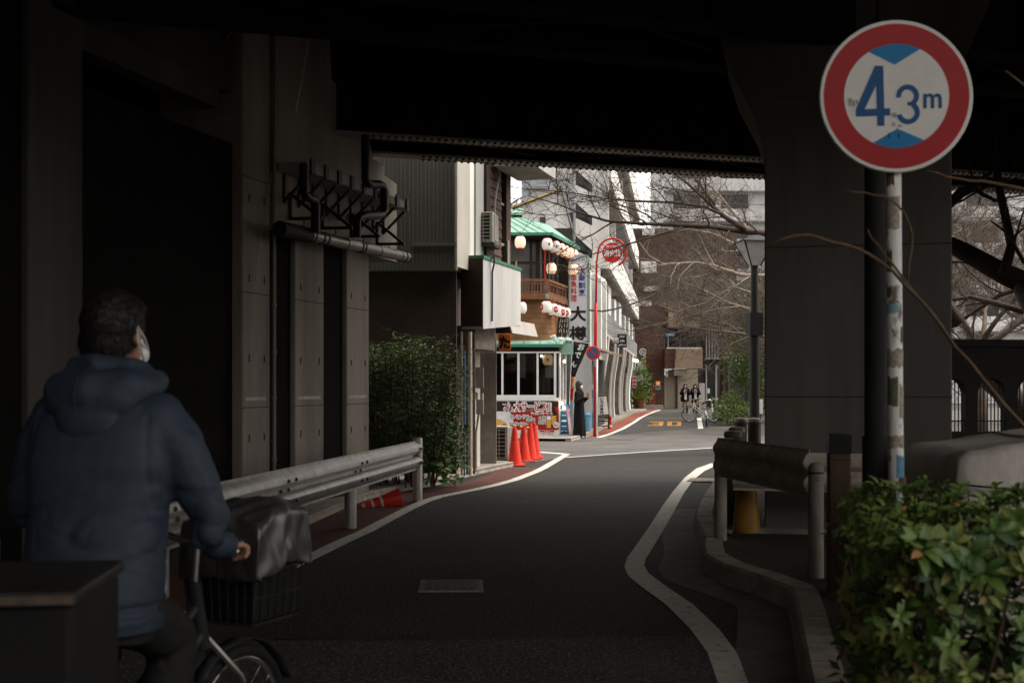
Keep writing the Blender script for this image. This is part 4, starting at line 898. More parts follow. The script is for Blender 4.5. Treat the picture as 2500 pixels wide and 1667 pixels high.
kb('canopy', 1640, 1671, 901, 917, beige, -1.2, 1.2); kb('ground_wall', 1655, 1704, 901, 1001, beige, .05, 5); kb('shutter', 1626, 1650, 920, 997, mat('shutter', (.28, .235, .18), .6, .1), .12, .2)
for k in range(18): kb('shutter_slat', 1626.2, 1649.8, 921 + k*4.2, 924 + k*4.2, mat('shutter', (.28, .235, .18)), .09, .028)
kb('shutter_post', 1622.5, 1625.8, 916, 999, beige, .0, .3); kb('shutter_post', 1650.3, 1654.5, 916, 999, dkbrown, .02, .3); kb('step', 1620, 1706, 999, 1002, grey, -1.0, 1.2)
kb('red_door', 1584, 1600, 935, 990, mat('door_red', (.20, .05, .032), .6, .1), -.06, .05)
kb('window', 1624, 1640, 812, 849, win_dark, .86, .03); kb('window_frame', 1624, 1626, 812, 849, pale, .8, .05); kb('window_frame', 1634, 1636, 812, 849, pale, .8, .05)
kb('slot_window', 1556, 1588, 735, 748, pale, -.55, .04)
for (u0, u1, v0, v1) in ((1562, 1600, 640, 668), (1566, 1596, 560, 577), (1570, 1610, 700, 712)): kb('window_band', u0, u1, v0, v1, pale, -.56, .05)
kb('planter_wall', 1552, 1606, 987, 1001, mat('planter_stone', (.26, .24, .2), .9, .3, 5), -3.0, .8)
ps = thing('poster_panel', (kx(1605.5), KY-.2, kz(951)), 0, 'small panel with an orange and blue square on the brick wall', 'poster')
kk = KY/F
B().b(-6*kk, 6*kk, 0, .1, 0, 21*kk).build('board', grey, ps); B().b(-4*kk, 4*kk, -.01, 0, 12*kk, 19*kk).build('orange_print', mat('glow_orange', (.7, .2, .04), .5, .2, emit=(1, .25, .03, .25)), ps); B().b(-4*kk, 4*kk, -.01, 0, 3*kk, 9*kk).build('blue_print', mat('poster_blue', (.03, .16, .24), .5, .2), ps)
bs = thing('blue_sign', (kx(1629), KY-1.5, kz(823)), 0, 'small bright blue sign on the brick building balcony level', 'sign'); B().b(-11*kk, 11*kk, 0, .08, 0, 8*kk).build('board', mat('sign_blue', (.02, .24, .42), .5, .1), bs); lettering(B(), 'PARKING', (0, -.012, 4*kk), 15*kk, 3*kk, bold=0).build('lettering', txt_w, bs, fix=False); B().b(-10*kk, -8*kk, .08, 1.6, 2*kk, 4*kk).build('bracket', dark_steel, bs)
# dark slatted building on the right
ds = thing('slatted_building', (kx(1760), KY+3, 0), 0, 'dark building with pale vertical slats right of the brick building', 'building')
def db(nm, u0, u1, v0, v1, m, y0=0.0, d=.2): return B().b(kx(u0), kx(u1), KY+y0, KY+y0+d, kz(v1), kz(v0)).build(nm, m, ds, True)
dkw = mat('dark_facade', (.045, .038, .034), .8, .25, 2)
db('wall', 1707, 1900, 740, 1001, dkw, 1.2, 5); db('slat_backing', 1726, 1775, 790, 872, dkw, .9, .2)
for k in range(7): db('slat', 1728 + k*7, 1730 + k*7, 790, 874, grey, .7, .15)
for k in range(6): db('fin', 1725, 1768, 776 + k*2.4, 777.2 + k*2.4, grey, .6, .2)
db('string_course', 1725, 1790, 873, 876, grey, .5, .4); db('door', 1733, 1752, 895, 985, win_dark, 1.1, .08); db('door_frame', 1729, 1732, 890, 990, grey, 1.0, .15); db('door_frame', 1753, 1757, 890, 990, grey, 1.0, .15); db('notice', 1733, 1739, 948, 960, pale, 1.0, .05)
B().b(kx(1708), kx(1722), KY+.2, KY+.7, 0, kz(935)).build('cabinet', grey, ds, True)
# two far high-rise blocks with balcony bands
def highrise(x0, x1, Y, zt_, label, m, n, z0=3.0, step=3.1):
    t = thing('apartment_tower', ((x0+x1)/2, Y+8, 0), 0, label, 'building', None)
    B().b(x0, x1, Y, Y+14, 0, zt_).build('wall', m, t, True)
    for k in range(n):
        z = z0 + k*step
        if z + 1.2 > zt_: break
        B().b(x0-.3, x1+.3, Y-1.3, Y-.02, z, z+1.25).build('balcony', pale, t, True)
        for j in range(int((x1-x0)/5)):
            B().b(x0+.8+j*5, x0+3.6+j*5, Y-.06, Y-.01, z+1.3, z+2.9).build('window', win_dark, t, True)
    return t
highrise(16, 34, 128, 58, 'tall white apartment tower with balcony bands behind the bare trees', mat('tower_grey', (.58, .565, .55), .8, .12, .6), 18)
highrise(38, 75, 105, 48, 'broad white apartment block with balcony bands right of the pier', mat('tower_grey2', (.58, .565, .55), .8, .12, .6), 15)
# ================================================================ trees and plants
bark = mat('bark', (.060, .044, .034), .9, .4, 6, .5, 30); bark_far = mat('bark_far', (.13, .098, .075), .9, .35, 5); bark_pale = mat('bark_pale', (.27, .215, .165), .85, .3, 6)
twig_far = mat('twig_far', (.115, .090, .072), .9, .3, 3); twig_near = mat('twig_near', (.060, .042, .032), .9, .3, 3)
def rv(rg): return Vector((rg.uniform(-1, 1), rg.uniform(-1, 1), rg.uniform(-1, 1)))
def shoot(rg, p, d, L, n, wob, lift):
    pts = [p.copy()]; d = d.normalized()
    for i in range(n):
        d = (d + rv(rg)*wob + Vector((0, 0, lift))).normalized(); p = p + d*(L/n); pts.append(p.copy())
    return pts
def branch_on(rg, pts, t):
    k = t*(len(pts)-1); i = min(int(k), len(pts)-2); p = pts[i].lerp(pts[i+1], k-i); return p, (pts[i+1]-pts[i]).normalized()
def bare_tree(name, label, base, limbs, seed, mb, mt, n2=9, n3=7, n4=5, L2=2.2, L3=1.1, L4=.55, r2=.022, rt=.0055, flat=.6, group='bare cherry trees by the river', from_=0.12):
    """limbs: list of (points, radii). Secondary, tertiary branches and twigs grow from them."""
    rg = random.Random(seed); t = thing(name, base, 0, label, 'tree', group)
    bl, bb, bt_ = B(), B(), B()
    for li, lim in enumerate(limbs):
        pts, rad = lim[0], lim[1]; dens = lim[2] if len(lim) > 2 else 1.0
        pts = [Vector(p) for p in pts]
        bl = B(); bl.tube(pts, rad, 10); bl.build('trunk' if li == 0 else 'limb', mb, t, True, smooth='all')
        ln = sum((a-c).length for a, c in zip(pts, pts[1:]))
        for i in range(max(2, int(n2*dens*ln/4))):
            tt_ = from_ + (1-from_)*(i + rg.random())/max(2, int(n2*dens*ln/4)); p, d = branch_on(rg, pts, min(tt_, .99)); k = tt_*(len(rad)-1); rr_ = min(r2, rad[min(int(k)+1, len(rad)-1)]*.7)
            side = rv(rg); side = (side - d*side.dot(d)).normalized(); side.z *= flat
            q = shoot(rg, p, d*.7 + side + Vector((0, 0, .15)), L2*rg.uniform(.5, 1.2), 7, .22, .02)
            bb.tube(q, [rr_*(1-.75*j/7) for j in range(8)], 5, False)
            for j in range(n3):
                p3, d3 = branch_on(rg, q, rg.uniform(.15, 1)); s3 = rv(rg); s3.z *= flat
                q3 = shoot(rg, p3, d3*.7 + s3*.8, L3*rg.uniform(.4, 1.2), 5, .25, .02)
                bt_.tube(q3, [rt*1.8*(1-.5*m/5) for m in range(6)], 3, False)
                for m in range(n4):
                    p4, d4 = branch_on(rg, q3, rg.uniform(.1, 1)); s4 = rv(rg); s4.z *= .8
                    bt_.tube(shoot(rg, p4, d4*.6 + s4*.8, L4*rg.uniform(.4, 1.3), 3, .25, .03), [rt, rt*.9, rt*.75, rt*.55], 3, False)
    o = bb.build('branches', mb, t, True, smooth='all', fix=False); o['kind'] = 'stuff'
    o = bt_.build('twigs', mt, t, True, smooth='all', fix=False); o['kind'] = 'stuff'
    return t
def taper(n, a, c): return [a + (c-a)*i/(n-1) for i in range(n)]
def wl_(pts, Y0, Y1): return [wp(u, v, Y0 + (Y1-Y0)*i/(len(pts)-1)) for i, (u, v) in enumerate(pts)]
# cherry with the long horizontal limb across the gap
T = [([(6.9, 27, 0), (6.75, 27, 1.5), (6.55, 26.9, 3.0), (6.4, 26.7, 4.2)], [.26, .22, .2, .17]),
     (wl_([(1965, 590), (1868, 571), (1790, 561), (1730, 553), (1640, 549), (1560, 546), (1480, 539), (1420, 521), (1360, 498), (1290, 478)], 26.6, 25), [.11, .085, .062, .052, .042, .034, .027, .020, .014, .008]),
     (wl_([(1820, 562), (1770, 530), (1735, 500), (1690, 458), (1650, 425), (1610, 395)], 26.2, 27), taper(6, .06, .012)),
     (wl_([(1760, 522), (1720, 505), (1640, 494), (1560, 492), (1470, 484), (1390, 470), (1300, 462)], 26.3, 26), taper(7, .034, .008)),
     (wl_([(1665, 556), (1620, 570), (1560, 588), (1500, 606), (1440, 622), (1385, 640)], 25.8, 25), taper(6, .026, .006), .35),
     (wl_([(1745, 500), (1700, 440), (1680, 400), (1660, 360)], 26.3, 28), taper(4, .03, .012))]
bare_tree('cherry_tree', 'bare cherry tree whose long dark limb crosses the gap beside the pier', (6.9, 27, 0), T, 3, bark, twig_near, n2=9, n3=8, n4=7, L2=1.7, L3=.8, L4=.42, r2=.02, rt=.0042, flat=.55)
# paler tree behind
T = [([(9.0, 38, 0), (8.9, 38, 2), (8.6, 37.9, 4.2)], [.2, .17, .14]),
     (wl_([(1920, 668), (1868, 673), (1810, 672), (1775, 660), (1740, 648), (1700, 641), (1620, 645), (1585, 625), (1560, 590)], 38, 37), taper(9, .075, .012)),
     (wl_([(1860, 640), (1800, 600), (1740, 570), (1680, 560), (1600, 570)], 38, 38), taper(5, .06, .012)),
     (wl_([(1860, 600), (1800, 530), (1750, 470), (1700, 420)], 38, 39), taper(4, .06, .015)),
     (wl_([(1850, 760), (1780, 740), (1700, 700), (1640, 680)], 38, 39), taper(4, .045, .01)),
     (wl_([(1850, 720), (1790, 700), (1720, 740), (1650, 760), (1600, 740)], 38, 38), taper(5, .04, .01))]
bare_tree('cherry_tree', 'paler bare tree with a light limb behind the street lamp', (9, 38, 0), T, 5, bark_pale, twig_far, n2=11, n3=8, n4=5, L2=1.9, L3=.95, L4=.5, r2=.022, rt=.0058)
def spread_tree(base, h, n, spread, seed, lean=Vector((0, 0, 0))):
    rg = random.Random(seed); base = Vector(base); top = base + Vector((0, 0, h*.33)) + lean*.3
    T = [([base, base.lerp(top, .5) + rv(rg)*.08, top], [.22, .18, .15])]
    for i in range(n):
        a = 2*math.pi*(i + rg.random()*.6)/n; q = shoot(rg, top - Vector((0, 0, rg.random()*h*.08)), Vector((math.cos(a)*spread, math.sin(a)*spread, rg.uniform(.35, 1.1))) + lean*.4, h*rg.uniform(.55, .85), 7, .13, .0)
        T.append((q, taper(8, .085, .016)))
    return T
for i, (b0, h, n, sp, lb) in enumerate((((12.0, 50, 0), 9.2, 9, .9, 'dense bare tree left of the far lamps before the brick building'), ((13.2, 60, 0), 9.5, 9, 1.0, 'farthest bare tree in front of the slatted building'), ((14.2, 66, 0), 9.5, 8, .9, 'slender bare tree before the slatted building, behind the lamps'), ((12.2, 41, 0), 8.6, 9, 1.0, 'broad bare tree standing nearest behind the black lamp'), ((14.5, 46, 0), 9.5, 8, .9, 'bare tree rising over the ivy behind the black lamp'))):
    bare_tree('cherry_tree', lb, b0, spread_tree(b0, h, n, sp, 20+i, Vector((-.8, 0, 0))), 30+i, bark_far, twig_far, n2=8, n3=7, n4=6, L2=2.3, L3=1.15, L4=.6, r2=.022, rt=.0058)
# right of the pier
T = [([wp(2640, 960, 16.5), wp(2560, 800, 16.5), wp(2500, 690, 16.8)], [.26, .2, .17]),
     (wl_([(2500, 690), (2450, 668), (2400, 640), (2350, 612), (2305, 590), (2240, 560)], 16.8, 17.5), [.16, .15, .14, .13, .11, .09]),
     (wl_([(2450, 668), (2470, 600), (2455, 530), (2440, 460), (2430, 380)], 16.8, 17), taper(5, .075, .045)),
     (wl_([(2260, 560), (2310, 505), (2345, 472), (2380, 455)], 17.3, 17), [.07, .07, .075, .06]), (wl_([(2375, 458), (2400, 475), (2430, 490), (2450, 480)], 17, 17.2), taper(4, .035, .02)), (wl_([(2375, 455), (2395, 440), (2420, 420), (2440, 400)], 17, 17.2), taper(4, .03, .02)),
     (wl_([(2500, 640), (2460, 570), (2420, 540)], 16.8, 16), taper(3, .03, .01))]
bare_tree('cherry_tree', 'dark gnarled cherry tree with thick limbs right of the pier', tuple(wp(2640, 960, 16.5)), T, 9, bark, twig_near, n2=6, n3=5, n4=4, L2=1.3, L3=.7, L4=.35, r2=.02, rt=.0038, from_=.05)
T = [([(10.6, 24, 0), (9.6, 24, 1.4), (8.7, 24.2, 2.2)], [.3, .26, .22]), (wl_([(2330, 790), (2300, 740), (2240, 690)], 24.2, 24), taper(3, .22, .15)),
     (wl_([(2500, 760), (2430, 740), (2370, 725), (2310, 735)], 24, 25), taper(4, .07, .03)), (wl_([(2500, 700), (2440, 720), (2380, 760), (2320, 800)], 25, 26), taper(4, .06, .03))]
bare_tree('cherry_tree', 'leaning dark cherry trunk behind the arched iron parapet', (10.6, 24, 0), T, 11, bark, twig_near, n2=8, n3=6, n4=5, L2=1.8, L3=.9, L4=.45, r2=.025, rt=.005)
for i, (b0, h) in enumerate((((14.5, 38, 0), 9.0), ((21, 48, 0), 11))):
    bare_tree('cherry_tree', ('nearer', 'farther')[i] + ' tangled bare tree before the white block right of the pier', b0, spread_tree(b0, h, 8, 1.0, 60+i), 70+i, bark_far, twig_far, n2=10, n3=8, n4=6, L2=2.2, L3=1.1, L4=.6, r2=.022, rt=.0065)

# ---------------- leafy plants
def leaf_verts(L, W, fold=.25, curl=.2):   # pointed elliptic leaf along +Y, folded on its midrib
    ys = (0, .22, .5, .78, 1.0); ws = (0.03, .7, 1.0, .66, 0.0)
    V = []
    for y, w in zip(ys, ws):
        z = -curl*L*(y-.3)**2; V += [Vector((-w*W/2, y*L, z + fold*w*W/2)), Vector((0, y*L, z)), Vector((w*W/2, y*L, z + fold*w*W/2))]
    Fc = []
    for i in range(4):
        for k in (0, 1): Fc.append((i*3+k, i*3+k+1, (i+1)*3+k+1, (i+1)*3+k))
    return V, Fc
def orient(p, d, up, s=1.0):
    y = d.normalized(); x = y.cross(up)
    x = x.normalized() if x.length > 1e-4 else y.orthogonal().normalized(); z = x.cross(y)
    M = Matrix(((x.x, y.x, z.x, 0), (x.y, y.y, z.y, 0), (x.z, y.z, z.z, 0), (0, 0, 0, 1)))
    return Matrix.Translation(p) @ M @ Matrix.Scale(s, 4)
class Leaves:
    def __init__(s, V, Fc): s.V, s.Fc, s.b = V, Fc, B()
    def put(s, M): n = len(s.b.v); s.b.v += [M @ v for v in s.V]; s.b.f += [tuple(i+n for i in f) for f in s.Fc]
simple_leaf = ([Vector((0, 0, 0)), Vector((-.5, .45, .06)), Vector((0, 1, 0)), Vector((.5, .45, .06))], [(0, 1, 2), (0, 2, 3)])
g_dark = leaf_mat('leaf_dark', (.032, .080, .014), (.07, .14, .028), .45); g_mid = leaf_mat('leaf_mid', (.068, .135, .022), (.15, .23, .045), .5)
g_light = leaf_mat('leaf_light', (.20, .24, .05), (.31, .33, .085), .5); g_yel = leaf_mat('leaf_yellow', (.26, .26, .09), (.34, .30, .12), .5); g_brn = leaf_mat('leaf_brown', (.30, .13, .04), (.36, .18, .07), .6)
stem_m = mat('stem', (.06, .035, .022), .8, .3, 8)
def shrub(name, label, base, clumps, n, size, mats, seed, stems=6, group=None, cat='shrub', aspect=.5, up=.3):
    rg = random.Random(seed); t = thing(name, base, 0, label, cat, group); base = Vector(base)
    b = B()
    for i in range(stems):
        c = Vector(clumps[i % len(clumps)][0]); m_ = base.lerp(c, .5) + Vector((rg.uniform(-.1, .1), rg.uniform(-.1, .1), 0)); b = B().tube([base + Vector((rg.uniform(-.15, .15), rg.uniform(-.15, .15), 0)), m_, c], [.02, .014, .006], 5); b.build('stem', stem_m, t, True)
    ls = [Leaves(*simple_leaf) for _ in mats]; tot = sum(r[0]*r[1]*r[2] for _, r in clumps)
    for c, r in clumps:
        for k in range(int(n*(r[0]*r[1]*r[2])/tot)):
            d = rv(rg)
            while d.length > 1: d = rv(rg)
            d = d.normalized() * (d.length**.45) * (.75 + .35*noise.noise(Vector(c) + d*2.2)); p = Vector(c) + Vector((d.x*r[0], d.y*r[1], d.z*r[2]))
            lm = ls[rg.choices(range(len(mats)), [m[1] for m in mats])[0]]; s = size*rg.uniform(.6, 1.3)
            M = orient(p, rv(rg) + d*.6 + Vector((0, 0, up)), Vector((0, 0, 1)) + rv(rg)*.6, s) @ Matrix.Diagonal((aspect, 1, 1, 1)); lm.put(M)
    for lm, m in zip(ls, mats):
        if lm.b.v: o = lm.b.build('foliage', m[0], t, True, fix=False); o['kind'] = 'stuff'
    return t
# nandina by the guard rail: arching fronds of small leaflets on tall canes
nb = gp(985, 1178); nt_ = thing('nandina_bush', tuple(nb), 0, 'tall dark leafy bush growing beside the guard rail end', 'shrub')
rg = random.Random(4); fr = [Leaves(*simple_leaf) for _ in range(3)]; fst = B()
for ci in range(35):
    u = rg.uniform(852, 900) if ci > 30 else rg.choice([rg.uniform(940, 1125), rg.uniform(975, 1110), rg.uniform(985, 1100), rg.uniform(870, 960)]); Y = rg.uniform(17.0, 18.1)
    vt = 826 + 110*rg.random()**1.6 + (70*max(0, (960-u)/100) if rg.random() < .6 else 0) + (40 if u > 1095 else 0)
    foot = Vector((wp(u*.6+1000*.4, 0, Y).x, Y, .05)); top = wp(u, vt, Y)
    cane = [foot, foot.lerp(top, .4) + Vector((rg.uniform(-.08, .08), rg.uniform(-.1, .1), 0)), foot.lerp(top, .75), top]
    B().tube(cane, [.013, .012, .009, .006], 5).build('cane', stem_m, nt_, True)
    for k in range(21):
        tt_ = 1 - .80*rg.random()**1.3; p, d = branch_on(rg, cane, min(tt_, .99)); a = rg.uniform(0, 6.28)
        out = Vector((math.cos(a), math.sin(a)*.9 - .15, rg.uniform(.25, .9))); q = shoot(rg, p, out, rg.uniform(.28, .52), 6, .12, -.13); fst.tube(q, [.004, .0035, .003, .0025, .002, .0018, .0015], 3, False)
        for i in range(1, 7):
            dd = (q[i]-q[i-1]).normalized(); sd = dd.cross(Vector((0, 0, 1))).normalized()
            for m in range(5):
                s_ = rg.choice((-1, 1)); pp_ = q[i-1].lerp(q[i], rg.random()) + sd*s_*rg.uniform(.0, .10)*(1.15-i*.1) + Vector((0, 0, rg.uniform(-.03, .015)))
                w_ = [5, 2.4, .3] if pp_.z < 1.7 else [2.5, 3.2, 1.0]
                fr[rg.choices((0, 1, 2), w_)[0]].put(orient(pp_, dd*.7 + sd*s_ + Vector((0, 0, rg.uniform(-.5, .2))), Vector((0, 0, 1)) + rv(rg)*.5, rg.uniform(.035, .065)) @ Matrix.Diagonal((.36, 1, 1, 1)))
for lf_, m in zip(fr, (g_dark, g_mid, g_light)): o = lf_.b.build('foliage', m, nt_, True, fix=False); o['kind'] = 'stuff'
o = fst.build('frond_stalks', stem_m, nt_, True, fix=False); o['kind'] = 'stuff'
cl = [(wp(u, v, Y), (r*1.1, r, r*.8)) for u, v, Y, r in ((985, 1105, 17.6, .36), (1060, 1090, 17.8, .38), (1105, 1060, 18, .28), (1015, 1040, 17.8, .34), (1085, 1010, 18.1, .28), (930, 1080, 17.6, .30), (1110, 1120, 17.8, .24))]
shrub('evergreen_shrub', 'dense low evergreen shrub beneath the tall arching bush', tuple(nb + Vector((.25, .15, 0))), cl, 5200, .06, [(g_dark, 4), (g_mid, 2), (g_light, .2)], 5, 6, aspect=.5)
t = thing('broadleaf_plant', gp(1090, 1178), 0, 'low glossy broad leaved plant at the foot of the tall bush', 'plant')
lv, lf = leaf_verts(.17, .11, .2, .5); lme = {}
for nm, m in (('d', g_dark), ('m', g_mid)): lme[nm] = B().add(lv, lf).mesh('leaf', m, 'all')
rg = random.Random(12)
for k in range(70):
    p = wp(rg.uniform(1010, 1130), rg.uniform(1105, 1172), rg.uniform(17.0, 17.8)); M = orient(p, Vector((rg.uniform(-.6, .9), rg.uniform(-1, .1), rg.uniform(-.6, .5))), Vector((0, -.4, 1)), rg.uniform(.6, 1.15)); link('leaf', lme[rg.choice('ddm')], t, MW[t.name].inverted() @ M)
bed = thing('plant_bed_edge', gp(1065, 1180), 0, 'low stone edging along the plant bed', 'edging')
for k in range(6): B().box(gp(1010 + k*21, 1187 - k*4.2) + Vector((0, .1, .09)), (.16, .10, .13), R(60)).build('stone', kerb_m, bed, True)
# ivy covered evergreen on the right of the street and shrubs by the bicycles
cl = [(wp(u, v, Y), (r, r, r)) for u, v, Y, r in ((1805, 790, 52, 1.0), (1840, 760, 52, 1.1), (1855, 700, 53, .9), (1815, 850, 51, 1.0), (1850, 850, 51, 1.1), (1800, 900, 50, .9), (1840, 920, 50, 1.0), (1862, 980, 50, .8), (1780, 740, 54, .7))]
shrub('ivy_tree', 'ivy clad evergreen between the far lamps and the black lamp post', tuple(gp(1835, 1026)), cl, 9000, .13, [(g_dark, 3), (g_mid, 2.5), (g_light, .9)], 8, 7, cat='tree')
cl = [(wp(u, v, Y), (r*1.2, r, r*.8)) for u, v, Y, r in ((1762, 1005, 46, .42), (1790, 990, 47, .5), (1770, 1020, 45.5, .36), (1800, 1010, 46, .5), (1750, 985, 48, .35), (1815, 1000, 46.5, .45), (1785, 970, 48, .4))]
shrub('low_shrub', 'low green shrub behind the parked white bicycles', tuple(gp(1785, 1036)), cl, 5000, .085, [(g_dark, 2), (g_mid, 3), (g_light, 1.6)], 9, 6)
cl = [(wp(u, v, 76), (r, r, r*1.2)) for u, v, r in ((1565, 930, .9), (1560, 895, .7), (1572, 955, .8), (1555, 960, .8))]
shrub('potted_shrub', 'dark potted shrub beside the far wooden door', tuple(gp(1563, 1000)), cl, 1600, .17, [(g_dark, 3), (g_mid, 1)], 10, 4)
# ---------------- hedge in the right foreground
hedge = thing('hedge', (1.7, 3.8, .125), 0, 'green leafy hedge in the right foreground below the height sign', 'hedge')
rg = random.Random(21)
mats = [(g_mid, 'm'), (g_dark, 'd'), (g_light, 'l'), (g_yel, 'y'), (g_brn, 'b')]
LV = leaf_verts(.041, .0165, .25, .45); hme = {k: B().add(*LV).mesh('leaf', m, 'all') for m, k in mats}; hl = {k: Leaves(*LV) for m, k in mats}
big = []
def hedge_top(x, y): return 1.08 + .055*noise.noise(Vector((x*3.1, y*3.1, 1))) + .05*noise.noise(Vector((x*8, y*8, 5))) + max(0, (x-1.6))*.045
stems_b = B()
for k in range(1500):
    face = rg.random()
    y = rg.uniform(3.0, 4.55); xl = .98 + (y-3.2)*.22
    if face < .45:   x = xl + rg.random()**1.2*1.9; z = hedge_top(x, y) - rg.random()**2*.12; out = Vector((rg.uniform(-.35, .35), rg.uniform(-.6, .1), 1))
    elif face < .82: y = rg.uniform(2.95, 3.3); x = .98 + (y-3.2)*.22 + rg.random()*1.9; z = rg.uniform(.45, hedge_top(x, y)); out = Vector((rg.uniform(-.4, .4), -1, rg.uniform(.1, .8)))
    else:            x = xl + rg.uniform(-.06, .12); z = rg.uniform(.4, hedge_top(x, y)); out = Vector((-1, rg.uniform(-.8, .2), rg.uniform(.1, .8)))
    bump_ = .07*noise.noise(Vector((x*4, y*4, z*4))); p = Vector((x, y, z)) + out.normalized()*bump_; out.normalize()
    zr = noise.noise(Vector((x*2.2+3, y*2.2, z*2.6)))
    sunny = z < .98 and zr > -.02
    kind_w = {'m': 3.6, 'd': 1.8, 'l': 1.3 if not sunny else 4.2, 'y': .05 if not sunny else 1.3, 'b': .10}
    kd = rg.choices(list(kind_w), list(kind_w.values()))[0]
    if kd == 'b': kd = 'm'
    nl = rg.randint(5, 9); r0 = out.orthogonal().normalized(); r1 = out.cross(r0); a0 = rg.random()*6
    stems_b.tube([p - out*.12, p], [.003, .002], 4, False)
    for j in range(nl):
        a = a0 + j*2.4; e = .25 + .5*rg.random(); d = (r0*math.cos(a) + r1*math.sin(a))*1.0 + out*e
        M = orient(p - out*.012*j*.4, d, out, rg.uniform(.55, 1.45)*(.75 + .5*abs(zr)*2)); near = (p.y if z > .55 else 9) + rg.random()*.3
        big.append((near, 'b' if rg.random() < .012 else 'y' if rg.random() < .02 else kd if rg.random() < .8 else 'm', M))
big.sort(key=lambda q: q[0]); Hi = MW[hedge.name].inverted()
for i, (nr, kd, M) in enumerate(big):
    if i < 300: link('leaf', hme[kd], hedge, Hi @ M)
    else: hl[kd].put(M)
for m, k in mats:
    if hl[k].b.v: o = hl[k].b.build('foliage', m, hedge, True, smooth='all', fix=False); o['kind'] = 'stuff'
o = stems_b.build('shoots', stem_m, hedge, True, fix=False); o['kind'] = 'stuff'
b = B()
for k in range(60):
    x = rg.uniform(1.1, 2.7); y = rg.uniform(3.2, 4.4); q = shoot(rg, Vector((x, y, .12)), Vector((rg.uniform(-.3, .3), rg.uniform(-.4, .2), 1)), .85, 5, .2, .1); b.tube(q, taper(6, .009, .004), 5, False)
o = b.build('stems', stem_m, hedge, True, fix=False); o['kind'] = 'stuff'
Lv = Leaves(*simple_leaf)
for k in range(2600):
    x = rg.uniform(1.12, 2.8); y = rg.uniform(3.2, 4.45); p = Vector((x, y, rg.uniform(.35, hedge_top(x, y)-.06))); Lv.put(orient(p, rv(rg), rv(rg), .06) @ Matrix.Diagonal((.42, 1, 1, 1)))
o = Lv.b.build('inner_foliage', g_dark, hedge, True, fix=False); o['kind'] = 'stuff'
# bare shoots in front of the sign pole
tb = mat('pale_twig', (.13, .085, .05), .8, .3, 9)
for pts, rad, lb in (([(2560, 1110), (2500, 1040), (2400, 925), (2330, 845), (2250, 735), (2180, 662), (2120, 620), (2060, 597), (2000, 580), (1940, 575), (1882, 595)], .0078, 'long arching bare shoot in front of the pier and sign pole'),
                     ([(2300, 800), (2250, 735), (2180, 645), (2145, 600), (2118, 560)], .0055, 'short bare shoot crossing the sign pole'),
                     ([(2215, 690), (2226, 600), (2220, 550), (2190, 500), (2160, 478), (2110, 470), (2068, 465)], .0048, 'thin bare shoot rising along the white sign pole'),
                     ([(2560, 480), (2500, 462), (2430, 448), (2370, 442), (2310, 432), (2260, 418)], .0062, 'bare shoot just below the right of the round sign'),
                     ([(2520, 230), (2495, 205), (2470, 185), (2455, 175)], .0055, 'bare shoot at the right edge beside the round sign')):
    q = [wp(u, v, 4.35 - .02*i) for i, (u, v) in enumerate(pts)]; q2 = []
    for i in range(len(q)-1): q2 += [q[i], q[i].lerp(q[i+1], .5) + Vector((random.uniform(-.006, .006), 0, random.uniform(-.006, .006)))]
    q2.append(q[-1]); o = B().tube(q2, taper(len(q2), rad, rad*.55), 7).build('bare_shoot', tb, smooth='all'); tag(o, lb, 'twig', 'bare shoots by the sign')
# ================================================================ street furniture
RX90 = Matrix.Rotation(R(90), 4, 'X')
# ---- height limit sign
SP = Vector((1.512, 4.84, 0)); sgn = thing('height_sign', (SP.x, SP.y, .125), R(-1.5), 'round red ringed height limit sign reading 4.3 m on a white pole', 'road sign')
pole_m = mat('worn_white_pole', (.80, .78, .74), .5, .01, 9, .2, 60, col2=(.20, .165, .125), thr=(.56, .60), streak=2.5)
B().tube([(.03, .05, 0), (.012, .05, 1.2), (.0, .05, 2.66)], .0305, 16).build('pole', pole_m, sgn, smooth='all')
B().tube([(.022, .05, .93), (.022, .05, .965)], .0315, 16).build('sticker', mat('sticker_brown', (.10, .06, .04), .7, .2), sgn); B().tube([(.006, .05, 1.615), (.006, .05, 1.65)], .0313, 16).build('sticker', mat('sticker_teal', (.2, .33, .36), .7, .2), sgn)
SZ = 2.59 - .125
def patch(z0, z1, a0, a1, m, nm='peeling_sticker'):       # torn sticker wrapped on the pole, facing the road
    xo = .03 - .018*z0/1.2 if z0 < 1.2 else .012*(2.66-z0)/1.46; b = B(); n = 8
    for k in range(n+1):
        a = R(a0 + (a1-a0)*k/n); j0, j1 = random.uniform(-.008, .008), random.uniform(-.008, .008)
        for z in (z0+j0, z1+j1): b.v.append(Vector((xo + .0316*math.cos(a), .05 + .0316*math.sin(a), z)))
    b.f = [(2*k, 2*k+2, 2*k+3, 2*k+1) for k in range(n)]; b.build(nm, m, sgn)
st1, st2, st3, st4 = mat('sticker_tan', (.36, .31, .25), .8, .5, 60), mat('sticker_moss', (.13, .14, .085), .8, .6, 50), mat('sticker_rust', (.16, .10, .065), .8, .6, 50), mat('sticker_blue', (.12, .25, .36), .7, .3, 40)
for z0, z1, a0, a1, m in ((1.40, 1.47, 185, 350, st1), (1.25, 1.36, 190, 275, st2), (1.20, 1.33, 285, 340, st1), (1.08, 1.13, 180, 330, st1), (.96, 1.05, 255, 330, st4), (.86, .93, 190, 250, st1), (.79, .84, 235, 290, st3), (1.78, 1.86, 195, 240, st3), (1.95, 2.08, 180, 300, st1), (2.12, 2.2, 200, 260, st3), (1.68, 1.72, 190, 230, st3), (1.5, 1.56, 300, 345, st2)): patch(z0 - .125 + .125, z1, a0, a1, m)
